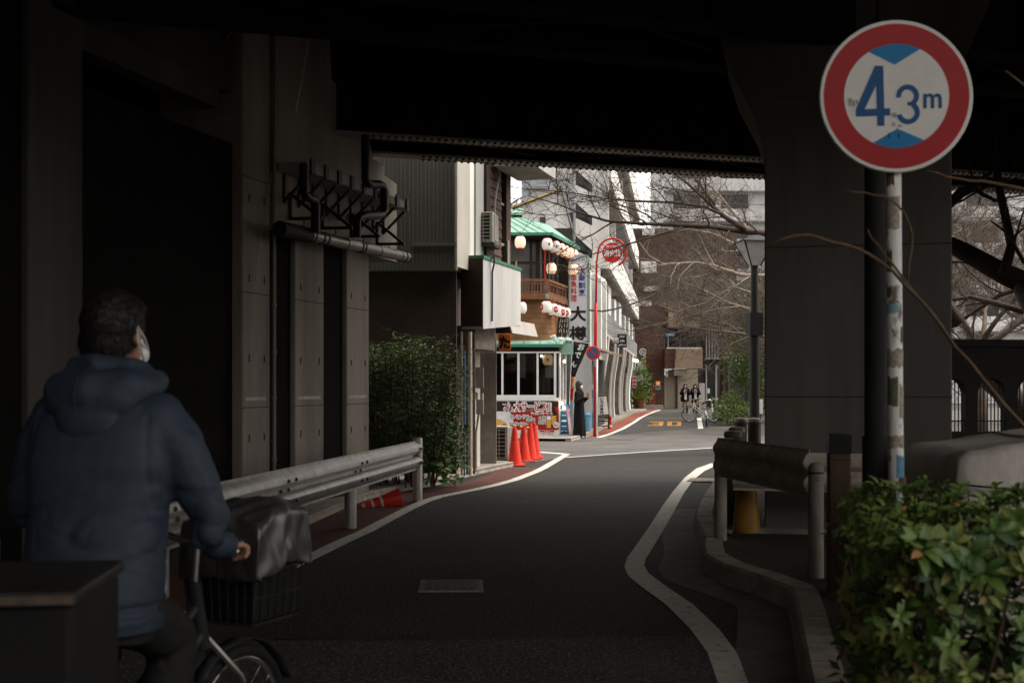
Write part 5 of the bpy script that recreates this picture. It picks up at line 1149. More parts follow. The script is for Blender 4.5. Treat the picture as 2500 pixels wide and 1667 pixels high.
def disc(nm, r0, r1, y, m, n=72):
    b = B()
    if r0 <= 0: b.add([(0, y, SZ)] + [(r1*math.cos(2*math.pi*k/n), y, SZ + r1*math.sin(2*math.pi*k/n)) for k in range(n)], [(0, k+1, (k+1) % n + 1) for k in range(n)])
    else:
        b.add([(r*math.cos(2*math.pi*k/n), y, SZ + r*math.sin(2*math.pi*k/n)) for r in (r0, r1) for k in range(n)], [(k, (k+1) % n, n+(k+1) % n, n+k) for k in range(n)])
    return b.build(nm, m, sgn)
sw_ = mat('sign_face_white', (.80, .77, .71), .45, .05, 12); sr_ = mat('sign_face_red', (.42, .012, .014), .42, .08, 6); sb_ = mat('sign_face_blue', (.006, .20, .46), .42, .05, 6); sb2 = mat('sign_digit_blue', (.003, .085, .25), .42, .05, 6)
B().lathe([(.292, -.012), (.30, -.006), (.30, .004), (.297, .008)], (0, .0, SZ), 72, RX90).build('plate', sw_, sgn, smooth='auto')
disc('red_ring', .205, .284, -.0095, sr_); disc('face', 0, .2048, -.0093, sw_)
def fan(nm, a0, a1, apex):
    pts = [(.2046*math.cos(R(a0 + (a1-a0)*k/14)), -.0108, SZ + .2046*math.sin(R(a0 + (a1-a0)*k/14))) for k in range(15)]
    B().add([(apex[0], -.0108, SZ + apex[1])] + pts, [(0, k+1, k+2) for k in range(14)]).build(nm, sb_, sgn)
fan('upper_wedge', 63.5, 121.8, (-.007, .123)); fan('lower_wedge', 243.6, 301.7, (.003, -.128))
q = .3/667
def sx(x): return (x-800)*q
def sz(y): return SZ - (y-738)*q
V = [(sx(x), -.0112, sz(y)) for x, y in ((612, 474), (684, 474), (693, 846), (744, 846), (744, 908), (694, 908), (694, 998), (632, 998), (632, 911), (446, 916), (446, 852))]
Vi = [(sx(x), -.0112, sz(y)) for x, y in ((624, 640), (628, 848), (524, 852))]
bm = bmesh.new(); vo = [bm.verts.new(p) for p in V]; vi = [bm.verts.new(p) for p in Vi]
es = [bm.edges.new((vo[i], vo[(i+1) % len(vo)])) for i in range(len(vo))] + [bm.edges.new((vi[i], vi[(i+1) % 3])) for i in range(3)]
bmesh.ops.triangle_fill(bm, use_beauty=True, use_dissolve=False, edges=es)
me = bpy.data.meshes.new('digit'); bm.to_mesh(me); bm.free(); me.materials.append(sb2); link('digit', me, sgn)
def arcbar(b, cx, cy, r, w, a0, a1, n=16):
    for k in range(n):
        A0, A1 = R(a0 + (a1-a0)*k/n), R(a0 + (a1-a0)*(k+1)/n)
        b.add([(sx(cx + rr_*math.cos(a)), -.0112, sz(cy - rr_*math.sin(a))) for rr_, a in ((r-w/2, A0), (r+w/2, A0), (r+w/2, A1), (r-w/2, A1))], [(0, 1, 2, 3)])
b = B(); arcbar(b, 895, 738, 78, 44, 190, -62); arcbar(b, 900, 883, 80, 44, 62, -168); b.add([(sx(x), -.0113, sz(y)) for x, y in ((893, 790), (893, 820), (950, 822), (950, 790))], [(0, 1, 2, 3)]); b.build('digit', sb2, sgn)
lettering(B(), 'm', (sx(1112), -.0112, sz(783)), 153*q, 122*q, bold=.022).build('letter', sb2, sgn, fix=False)
sm = mat('sticker_residue', (.40, .38, .34), .8, .3, 60)
for x, y, w, h in ((395, 790, 26, 70), (425, 800, 22, 60), (455, 790, 18, 46), (780, 905, 40, 40), (775, 985, 30, 34), (830, 1000, 40, 18), (735, 1085, 14, 50), (818, 1085, 18, 44)):
    B().add([(sx(x-w/2), -.0118, sz(y-h/2)), (sx(x+w/2), -.0118, sz(y-h/2)), (sx(x+w*.4), -.0118, sz(y+h/2)), (sx(x-w*.45), -.0118, sz(y+h*.4))], [(0, 1, 2, 3)]).build('sticker_residue', sm if y < 1050 else mat('residue_dark', (.02, .09, .16), .7, .2), sgn)
for z in (-.12, .12): B().b(-.05, .05, .012, .085, SZ+z-.015, SZ+z+.015).build('clamp', steel, sgn)

# ---- guard rails
rail_m = mat('galvanised', (.42, .40, .375), .36, .3, 8, metal=.8, streak=2); rail_old = mat('weathered_rail', (.40, .34, .285), .85, .45, 5, .2, 40, metal=.1, streak=3); post_m = mat('weathered_post', (.26, .225, .19), .8, .35, 7, .2, 40, streak=3)
def wbeam(b, p, q, z0, z1, d=.075):
    p, q = Vector(p), Vector(q); t = (q-p).normalized(); nn = Vector((t.y, -t.x, 0)); H = z1-z0
    prof = [(0, 0), (0, .06), (.7, .16), (1, .24), (1, .32), (.65, .40), (.05, .46), (.05, .54), (.65, .60), (1, .68), (1, .76), (.7, .84), (0, .94), (0, 1)]
    n = len(prof); A = [p + nn*d*x + Vector((0, 0, z0+H*z)) for x, z in prof] + [p + nn*(d*x-.006) + Vector((0, 0, z0+H*z)) for x, z in reversed(prof)]
    C = [v + (q-p) for v in A]; m = len(A)
    b.add(A + C, [(k, k+m, (k+1) % m + m, (k+1) % m) for k in range(m)] + [tuple(range(m)), tuple(reversed(range(m, 2*m)))])
    return b
gr = thing('guard_rail', (-1.4, 13, 0), 0, 'galvanised corrugated guard rail along the left pavement', 'guard rail')
gl0, gl1 = Vector((-2.42, 6.2, 0)), Vector((-1.19, 15.45, 0))
for k in range(4):
    a, c = gl0.lerp(gl1, k/4 + (.0005 if k else 0)), gl0.lerp(gl1, (k+1)/4)
    wbeam(B(), a, c, .405, .77).build('rail', rail_m, gr, True, smooth='auto')
td = (gl1-gl0).normalized(); tn = Vector((td.y, -td.x, 0))
for s in (-.3, 1.7, 4.0, 6.38, 9.25):
    c = gl0 + td*s - tn*.07
    if s > 9: c = gl1 + td*.02
    bevel(B().tube([c, c + Vector((0, 0, .8 if s > 9 else .72))], .062, 14).build('post', rail_m, gr, True, smooth='auto'), .008, 1)
bolt2 = B().lathe([(.016, 0), (.016, .008), (.008, .016)], n=8, M=Matrix.Rotation(R(90), 4, 'Y')).mesh('bolt', dark_steel)
for s in (1.6, 1.8, 3.9, 4.1, 6.28, 6.48, 9.1, 9.22):
    for z, dd in ((.50, .078), (.588, .01), (.675, .078)): link('bolt', bolt2, gr, MW[gr.name].inverted() @ Matrix.Translation(gl0 + td*s + tn*dd + Vector((0, 0, z))) @ Matrix.Rotation(R(-7.6), 4, 'Z'))
P1, P2 = Vector((1.80, 10.6, .12)), Vector((2.11, 8.53, .12))
g2r = thing('guard_rail', P1, 0, 'weathered short guard rail on the right island before the pier', 'guard rail')
wbeam(B(), P2 + Vector((-.03, .05, 0)), P1 + Vector((-.03, -.05, 0)), .56, .89, -.042).build('rail', rail_old, g2r, True, smooth='auto')
for p, h in ((P1, .84), (P2, .80)):
    o = B().lathe([(.054, 0), (.054, h-.05), (.05, h-.02), (.03, h), (.0, h+.004)], p, 18, cap=False).build('post', post_m, g2r, True, smooth='auto')
    B().lathe([(.0565, h-.075), (.0565, h-.06)], p, 18).build('post_band', dark_steel, g2r, True)
nt = B().b(P2.x-.012, P2.x+.012, P2.y-.058, P2.y-.055, .80, .822).build('sticker', mat('dark_sticker', (.03, .03, .03), .6, 0), g2r, True); lettering(B(), 'NCR', (P2.x, P2.y-.0585, .811), .02, .012, bold=0).build('sticker_lettering', txt_w, g2r, True, fix=False)
g3 = thing('guard_rail', (3, 10.3, .12), 0, 'weathered guard rail crossing in front of the pier', 'guard rail')
wbeam(B(), (1.9, 10.55, 0), (4.6, 9.75, 0), .56, .89, .06).build('rail', rail_old, g3, True, smooth='auto')
for t_ in (.45, .98): p = Vector((1.9, 10.63, .12)).lerp(Vector((4.6, 9.83, .12)), t_); B().lathe([(.054, 0), (.054, .76), (.03, .80), (0, .805)], p, 16, cap=False).build('post', post_m, g3, True, smooth='auto')
for i, (x, y, h) in enumerate(((2.1, 12.0, .83), (2.5, 13.9, .83), (2.8, 15.3, .83), (3.5, 18.8, .85), (3.72, 18.9, .85))):
    b_ = thing('bollard', (x, y, .12), 0, ('nearest round topped bollard left of the pier', 'second round topped bollard left of the pier', 'third round topped bollard left of the pier', 'left bollard of the far pair before the black lamp post', 'right bollard of the far pair before the black lamp post')[i], 'bollard', 'bollards along the island')
    B().lathe([(.095, 0), (.095, h-.07)], n=18).build('shaft', mat('bollard_stone', (.10, .085, .07), .85, .3, 6), b_, smooth='auto'); B().lathe([(.105, h-.07), (.105, h-.03), (.085, h-.005), (.0, h)], n=18, cap=False).build('cap', post_m, b_, smooth='auto')
wpost = thing('wooden_post', (2.10, 7.9, .12), R(-6), 'square brown wooden post with a black cap', 'post')
bevel(B().b(-.066, .066, -.066, .066, 0, .90).build('shaft', mat('old_timber', (.105, .068, .047), .8, .3, 9, .2, 50, streak=8), wpost), .006)
B().prism([(-.07, -.072, .90), (.07, -.072, .90), (.07, -.072, 1.02), (-.07, -.072, 1.03)], (0, .14, 0)).build('cap', black_paint, wpost); B().b(-.069, .069, -.069, .069, .86, .866).build('band', blackish, wpost)
yc = thing('yellow_cone_stub', (2.09, 10.95, .125), 0, 'yellow tapered bollard sleeve behind the weathered guard rail', 'bollard')
B().lathe([(.125, .03), (.105, .25), (.085, .48), (.06, .5)], n=20).build('sleeve', mat('dull_yellow', (.27, .135, .015), .45, .2, 6), yc, smooth='auto'); B().b(-.17, .17, -.15, .15, 0, .03).build('base', black_paint, yc)
bp_ = thing('black_lamp_post', (2.04, 6.9, .12), 0, 'slim black painted post in front of the pier', 'post')
B().tube([(0, 0, 0), (0, 0, 1.05)], .072, 16).build('base_sleeve', mat('scuffed_black', (.018, .0165, .015)), bp_, smooth='auto'); B().tube([(0, 0, 1.05), (0, 0, 2.9)], .06, 16).build('shaft', mat('scuffed_black', (.018, .0165, .015), .7, .01, 7, .1, 40, col2=(.10, .09, .08), thr=(.56, .62), spec=.1), bp_, smooth='auto')
# ---- tarpaulin covered cart
tp = thing('covered_cart', (2.95, 6.4, .125), 0, 'cart under a dirty pale grey tarpaulin behind the hedge', 'cart')
tarp = mat('tarpaulin', (.62, .56, .49), .75, .01, 2.5, .2, 30, col2=(.22, .195, .165), thr=(.45, .8), streak=2.5)
b = B(); nx, ny = 30, 22
for i in range(nx+1):
    for j in range(ny+1):
        a, c = i/nx, j/ny; x = -.78 + a*2.2; y = -.45 + c*.95
        ex = min(a, 1-a)*2.2; ey = min(c, 1-c)*.95
        e = min(ex, ey); z = 1.0 + .13*a + .06*math.sin(a*5) + .018*noise.noise(Vector((x*4, y*4, 2))) - .02*abs(math.sin(a*9))
        if .42 < a < .46: z -= .02
        drop = max(0, .05-e)/.05; z -= drop**2.5*.03 + .05*max(0, .16-abs(noise.noise(Vector((x*3.3, y*2.2, 7)))))
        b.v.append(Vector((x, y, z)))
for i in range(nx):
    for j in range(ny): b.f.append((i*(ny+1)+j, (i+1)*(ny+1)+j, (i+1)*(ny+1)+j+1, i*(ny+1)+j+1))
ring = [i*(ny+1) for i in range(nx+1)] + [nx*(ny+1)+j for j in range(1, ny+1)] + [i*(ny+1)+ny for i in range(nx-1, -1, -1)] + [j for j in range(ny-1, 0, -1)]
prev = ring
for lv_ in range(1, 9):
    cur = []
    for k, r_ in enumerate(ring):
        p = b.v[r_]; out = Vector((p.x-.3, p.y*1.6, 0)).normalized(); w = .02*lv_/8 + (.030*math.sin(k*.9) + .02*math.sin(k*2.3+1))*lv_/8; b.v.append(Vector((p.x + out.x*(w+.02), p.y + out.y*(w+.02), p.z - (p.z-.12)*lv_/8))); cur.append(len(b.v)-1)
    for k in range(len(ring)): k2 = (k+1) % len(ring); b.f.append((prev[k], prev[k2], cur[k2], cur[k]))
    prev = cur
b.build('tarpaulin', tarp, tp, smooth='all')
for xx in (-.30, .35, .95): B().tube([(xx, -.52, .25), (xx, -.50, .9), (xx, -.46, 1.03 + .06*(xx+.78)), (xx, .4, 1.04 + .06*(xx+.78))], .007, 6).build('seam', tarp, tp, smooth='all')
B().tube([(-.86, -.5, .86), (-.2, -.53, .80), (.5, -.54, .90), (1.5, -.5, .95)], .006, 6).build('rope', blackish, tp)
o = B().b(-.6, .9, -.3, .3, .1, .9).build('load', blackish, tp)
for x in (-.5, .8): B().lathe([(.12, -.03), (.12, .03)], (x, -.25, .12), 16, RX90).build('wheel', black_paint, tp)
# ---- arched iron parapet
pp = thing('iron_parapet', (6.2, 15, 0), R(4), 'dark iron parapet with arched barred openings right of the pier', 'parapet')
iron = mat('dark_iron', (.022, .018, .016), .7, .3, 5)
y0, y1 = 0, .16; N_ = 9; x0 = -1.6; stp = .50; aw = .36
B().b(x0, x0+N_*stp, y0, y1, .12, .90).build('plinth', iron, pp); B().b(x0, x0+N_*stp, y0-.0, y1, 1.56, 1.93).build('upper_panel', iron, pp); B().b(x0-.02, x0+N_*stp+.02, y0-.05, y1+.05, 1.93, 2.02).build('coping', iron, pp)
for k in range(N_):
    cx = x0 + (k+.5)*stp; L_ = cx-stp/2; r = aw/2
    B().b(L_, L_+(stp-aw)/2, y0, y1, .90, 1.559).build('pier', iron, pp); B().b(L_+stp-(stp-aw)/2, L_+stp, y0, y1, .90, 1.559).build('pier', iron, pp)
    arc_ = [(cx + r*math.cos(R(a)), 0, 1.34 + r*1.15*math.sin(R(a))) for a in range(0, 181, 15)]
    B().prism([(cx + r, 0, 1.559)] + arc_ + [(cx - r, 0, 1.559)], (0, y1, 0)).build('arch', iron, pp)
    for j in range(8): B().b(cx-r+.022+j*.045-.005, cx-r+.022+j*.045+.005, .07, .085, .90, 1.55).build('bar', iron, pp)
    B().b(cx-r, cx+r, .066, .090, 1.02, 1.035).build('cross_bar', iron, pp)
# ---- street lamps
lampglass = mat('lamp_glass', (.48, .47, .45), .35, .15, 8); lampblk = mat('lamp_black', (.016, .015, .014), .5, .2)
def lamp(X, Y, H, s, m, label, gm=lampglass, collar=True):
    t = thing('street_lamp', (X, Y, .0), R(8), label, 'street lamp', 'street lamps along the street')
    B().tube([(0, 0, 0), (0, 0, H-1.62*s)], [.11*s, .10*s], 14).build('base_post', m, t, smooth='auto'); B().tube([(0, 0, H-1.62*s), (0, 0, H-.62*s)], [.08*s, .075*s], 14).build('post', m, t, smooth='auto')
    if collar: B().b(-.14*s, .14*s, -.14*s, .14*s, H-2.1*s, H-1.62*s).build('junction_box', m, t)
    zt_, zb_ = H-.12*s, H-.62*s; a, c = .33*s, .10*s
    for i in range(4):
        M = Matrix.Rotation(i*math.pi/2, 4, 'Z')
        B().add([M @ Vector(p) for p in ((-a*.93, -a*.98, zt_), (a*.93, -a*.98, zt_), (c*.9, -c*.98, zb_), (-c*.9, -c*.98, zb_))], [(0, 1, 2, 3)]).build('pane', gm, t)
        B().bar(M @ Vector((-a, -a, zt_)), M @ Vector((-c, -c, zb_)), .022*s).build('frame_bar', m, t)
    B().add([(-a-.05*s, -a-.05*s, zt_), (a+.05*s, -a-.05*s, zt_), (a+.05*s, a+.05*s, zt_), (-a-.05*s, a+.05*s, zt_), (-.08*s, -.08*s, H+.02*s), (.08*s, -.08*s, H+.02*s), (.08*s, .08*s, H+.02*s), (-.08*s, .08*s, H+.02*s)], [(3,2,1,0),(4,5,6,7),(0,1,5,4),(1,2,6,5),(2,3,7,6),(3,0,4,7)]).build('hood', m, t)
    return t
lamp(wp(1842, 0, 26).x, 26, 4.62, 1.0, lampblk, 'black street lamp with a flared lantern just left of the pier')
lb_ = mat('lamp_brown', (.055, .032, .026), .6, .2)
lamp(wp(1762, 0, 52).x, 52, 3.62, .95, lb_, 'brown street lamp behind the parked bicycles', collar=False); lamp(wp(1776, 0, 58).x, 58, 3.25, .95, lb_, 'farther brown street lamp half hidden by the nearer one', collar=False)
# ---- cones
cone_m = mat('cone_red', (.62, .035, .018), .42, .12, 5); band_m = mat('cone_band', (.55, .54, .52), .4, .1)
def cone(loc, label, rz=0, s=1.0):
    t = thing('traffic_cone', loc, rz, label, 'traffic cone', 'plain red traffic cones by the shop corner'); t.scale = (s, s, s)
    B().lathe([(.148, .03), (.135, .06), (.045, .66), (.036, .70), (.020, .705)], n=24).build('body', cone_m, t, smooth='auto'); bevel(B().b(-.19, .19, -.19, .19, 0, .03).build('base', cone_m, t), .012)
cone(gp(1256, 1137), 'red traffic cone standing nearest the ground air conditioner', R(5), 1.0); cone(gp(1278, 1127), 'red traffic cone second from the ground air conditioner', R(15)); cone(gp(1294, 1122), 'red traffic cone third from the ground air conditioner', R(8), 1.02); cone(gp(1304, 1118.5), 'red traffic cone farthest from the ground air conditioner', R(-8), 1.02)
tpb = thing('hazard_bar', wp(1250, 1040, 23.3), 0, 'thin black and yellow hazard bar resting across the cone tips', 'hazard bar')
p0, p1 = wp(1228, 1036, 23.2), wp(1292, 1043.5, 23.6)
for k in range(8): B().tube([p0.lerp(p1, k/8), p0.lerp(p1, (k+1)/8)], .013, 8).build('stripe', mat('hazard_yellow', (.6, .36, .03), .5, .1) if k % 2 else black_paint, tpb, True)
fc = thing('fallen_cone', (-1.36, 14.9, .10), 0, 'red cone with white bands lying under the guard rail', 'traffic cone')
Mf = Matrix.Rotation(R(-100), 4, 'Z') @ Matrix.Rotation(R(82), 4, 'X')
Mf = Matrix.Rotation(R(20), 4, 'Z') @ Matrix.Rotation(R(-102), 4, 'Y') @ Matrix.Scale(.8, 4)
prof = [(.148, 0), (.120, .18), (.102, .28), (.095, .32), (.078, .42), (.071, .46), (.055, .555), (.048, .60), (.036, .68), (.02, .685)]
for i in range(len(prof)-1):
    m = band_m if i in (2, 4, 6) else cone_m
    if i in (2, 4, 6): B().lathe([(prof[i][0]+.002, prof[i][1]), (prof[i+1][0]+.002, prof[i+1][1])], (0, 0, 0), 22, Mf, cap=False).build('reflective_band', m, fc, smooth='all')
B().lathe(prof, (0, 0, 0), 22, Mf).build('body', cone_m, fc, smooth='auto')
# ---- red hydrant post, no parking sign, sushi stand
hp = thing('hydrant_sign', gp(1452, 1066), 0, 'red fire hydrant sign disc ringed on a tall red pole', 'road sign'); HY = hp.location.y
def hx(u): return (u-1250)*HY/F - hp.location.x
def hz(v): return CH - (v-HZ)*HY/F
ringp = [(hx(1452), 0, 0.0), (hx(1454), 0, hz(800)), (hx(1456.5), 0, hz(630))]
cx, cz = hx(1494.5), hz(617)
rr0 = .405
arcs = [(cx + rr0*math.cos(R(a)), 0, cz + rr0*math.sin(R(a))) for a in range(165, -71, -12)]
B().tube(ringp[:2] + [(hx(1455), 0, hz(740))], [.045, .045, .045], 12).build('pole', red_paint, hp, smooth='all'); B().tube([(hx(1455), 0, hz(740)), (hx(1456.5), 0, hz(640))] + arcs, .03, 10).build('hoop', red_paint, hp, smooth='all')
B().lathe([(.305, 0), (.305, .02)], (cx, 0, cz), 40, RX90).build('rim', txt_w, hp); B().lathe([(.288, .02), (.288, .024)], (cx, 0, cz), 40, RX90).build('face', red_paint, hp)
lettering(B(), '消火栓', (cx, -.03, cz-.01), .47, .20, bold=.025).build('lettering', txt_w, hp, fix=False); lettering(B(), 'FIRE HYDRANT', (cx, -.03, cz+.175), .34, .055, bold=.01).build('lettering', txt_w, hp, fix=False)
for a in (140, 15, -50): B().bar((cx + .3*math.cos(R(a)), .01, cz + .3*math.sin(R(a))), (cx + .4*math.cos(R(a)), .0, cz + .4*math.sin(R(a))), .02).build('strut', red_paint, hp)
B().tube([(hx(1453.4), 0, hz(873)), (hx(1453.2), 0, hz(895))], .047, 12).build('pale_band', grey, hp)
npk = thing('no_parking_sign', gp(1457.5, 1066.5), 0, 'round blue no parking sign with red ring on a white pole', 'road sign'); nx_ = npk.location.x; NY = npk.location.y
B().tube([(0, .0, 0), (0, .0, CH-(855-HZ)*NY/F)], .028, 10).build('pole', white_paint, npk, smooth='all')
ncx, ncz = (1448-1250)*NY/F - nx_, CH-(862-HZ)*NY/F
B().lathe([(.205, .05), (.205, .062)], (ncx, 0, ncz), 36, RX90).build('plate', white_paint, npk); B().lathe([(.198, .062), (.198, .066)], (ncx, 0, ncz), 36, RX90).build('red_disc', red_paint, npk); B().lathe([(.142, .066), (.142, .070)], (ncx, 0, ncz), 36, RX90).build('blue_disc', mat('np_blue', (.012, .10, .22), .5, .05), npk)
B().bar((ncx-.11, -.074, ncz+.11), (ncx+.11, -.074, ncz-.11), .045, .004, up=(0, 1, 0)).build('slash', red_paint, npk)
B().b(ncx, 0, -.05, -.0, ncz-.02, ncz+.02).build('clamp', steel, npk)
su = thing('sushi_stand_sign', gp(1474, 1047.5), R(-4), 'tilted white stand sign with brushed black characters on a dark rack', 'sign'); s_ = 41.4/F; su_up = Vector((.10, .12, 1))
B().prism([(-15*s_, -.03, 33*s_), (14*s_, -.03, 35*s_), (8*s_, .12, 83*s_), (-14*s_, .12, 81*s_)], (0, .04, 0)).build('frame', blackish, su); B().prism([(-14*s_, -.035, 35*s_), (12*s_, -.035, 37*s_), (6.5*s_, .105, 81*s_), (-13*s_, .105, 79*s_)], (0, .004, 0)).build('face', sw_, su)
for i, ch in enumerate('いろは寿司'): lettering(B(), ch, (-5*s_ + i*1.2*s_*0, -.06 + .02*0 + (.13*(4-i)/5), (75-i*8.6)*s_), 8.5*s_, 7.2*s_, bold=.03).build('lettering', txt_k, su, fix=False)
for x in (-14, 12):
    for y in (-.05, .35): B().bar((x*s_, y, 0), (x*s_, y*.5+.05, 34*s_), .035).build('leg', blackish, su)
for z in (8, 20, 30): B().bar((-14*s_, -.05, z*s_), (12*s_, -.05, z*s_), .03).build('crossbar', blackish, su)
ex = thing('extinguisher', gp(1489, 1047), 0, 'small red figure shaped canister beside the sushi stand', 'canister'); B().lathe([(.07, 0), (.07, .25), (.05, .3), (.07, .36), (.05, .44), (.02, .46)], n=14).build('body', red_paint, ex, smooth='auto'); B().lathe([(.072, .06), (.072, .14)], n=14).build('label', white_paint, ex)
wr = thing('wrapped_stack', gp(1440, 1050), R(-8), 'stack wrapped in blue and white sheeting behind the red pole', 'bundle')
for z0, z1, m, w in ((0, .55, mat('sheet_blue', (.10, .26, .40), .5, .25, 4), .22), (.55, 1.05, mat('sheet_pale', (.38, .48, .55), .4, .25, 5), .25), (1.05, 1.32, mat('sheet_blue2', (.16, .33, .46), .45, .3, 5), .23), (1.32, 1.5, white_paint, .2)):
    bevel(B().b(-w, w, -.2, .3, z0+.004, z1).build('wrapped_box', m, wr), .03)
bin_ = thing('bin', gp(1431, 1060), 0, 'small blue lidded bin behind the woman in black', 'bin'); B().lathe([(.12, 0), (.15, .55), (.17, .56), (.17, .60), (.1, .66)], n=16).build('body', mat('sheet_blue', (.10, .26, .40)), bin_, smooth='auto')
pt = thing('flower_pot', gp(1562, 1000.5), 0, 'pale potted grass in front of the dark shrub', 'plant pot'); B().lathe([(.22, 0), (.32, .6), (.34, .62)], n=16).build('pot', wood, pt, smooth='auto')
Lg = Leaves(*simple_leaf); rg = random.Random(3)
for k in range(120): Lg.put(orient(Vector((rg.uniform(-.2, .2), rg.uniform(-.2, .2), .6)), Vector((rg.uniform(-1, 1), rg.uniform(-1, .5), rg.uniform(.6, 1.4))), Vector((0, -1, .5)), rg.uniform(.4, .75)) @ Matrix.Diagonal((.1, 1, 1, 1)))
o = Lg.b.build('grass', g_light, pt, fix=False); o['kind'] = 'stuff'
po = thing('red_poster', wp(1549, 947, 68), 0, 'red and white poster board hung by the far wooden door', 'poster')
k_ = 68/F
B().b(-4.5*k_, 4.5*k_, 0, .05, 0, 29*k_).build('board', white_paint, po)
for i in range(3): B().b(-4*k_, 4*k_, -.008, 0, (1+i*9.4)*k_, (8.6+i*9.4)*k_).build('red_block', mat('poster_red', (.5, .05, .10), .6, .3, 20), po)
for i, u in enumerate((1548, 1555)):
    t = thing('wall_lamp', wp(u, 879 + i*2, 66), 0, ('left', 'right')[i] + ' lit globe lamp above the far wooden door', 'lamp', 'globe lamps at the far shop'); B().sphere((0, 0, 0), .075).build('globe', mat('globe_lit', (1, .9, .75), .4, 0, emit=(1, .8, .55, 5)), t, smooth='all'); B().b(-.02, .02, 0, .25, -.02, .02).build('arm', dark_steel, t)
sb1 = thing('speaker_lamp', wp(1482, 918, 52), 0, 'white wall lantern on the dark shop front', 'lamp'); B().sphere((0, 0, 0), (.09, .09, .16)).build('shade', white_paint, sb1, smooth='all'); B().b(-.02, .02, 0, .15, -.02, .02).build('arm', dark_steel, sb1)
# ---- overhead cables
cab = mat('cable_black', (.02, .019, .018), .6, .2)
def cable(pts, r, label):
    q = [wp(*p) for p in pts]; out = []
    for i in range(len(q)-1): out += [q[i].lerp(q[i+1], k/6) for k in range(6)]
    out.append(q[-1]); o = B().tube(out, r, 6).build('overhead_cable', cab, smooth='all'); tag(o, label, 'cable', 'overhead cables across the street')
cable([(1437, 757, 38), (1470, 760, 38.5), (1500, 755, 39), (1550, 740, 40), (1600, 718, 41), (1680, 665, 43), (1760, 610, 45)], .028, 'thick black cable sagging across the white building')
cable([(1240, 455, 30), (1350, 472, 31), (1500, 487, 33), (1700, 495, 36), (1868, 500, 38)], .010, 'thin cable running high across the gap to the pier')
cable([(1280, 408, 30), (1420, 412, 34), (1560, 409, 38)], .010, 'thin cable just below the viaduct edge')
cable([(2305, 528, 30), (2400, 532, 31), (2520, 530, 32)], .012, 'thin cable right of the pier against the white block')
# ---- dark box at the lower left corner
dbx = thing('utility_box', (-1.02, 2.4, 0), R(6), 'dark steel box at the lower left corner in front of the cyclist', 'box')
bevel(B().b(-.5, .205, -.2, .2, 0, 1.055).build('cabinet', mat('box_dark', (.009, .0085, .008), .8, .3, 4), dbx), .012); bevel(B().b(-.51, .215, -.21, .21, 1.055, 1.08).build('lid', mat('box_lid', (.020, .018, .016), .45, .4, 6), dbx), .006)
B().b(-.5, .21, -.214, -.2105, 1.058, 1.073).build('lid_edge', mat('worn_edge', (.07, .05, .038), .6, .6, 20), dbx); B().b(-.2, -.15, -.206, -.2, .1, 1.0).build('reflective_strip', mat('pale_yellow', (.5, .45, .22), .5, .1), dbx)
rdp = B().b(-2.75, -2.55, 5.6, 5.8, 0, .78).build('red_box', mat('dark_red_panel', (.12, .012, .01), .6, .2)); tag(rdp, 'dark red box in the shade at the left edge', 'box'); bevel(rdp, .02)
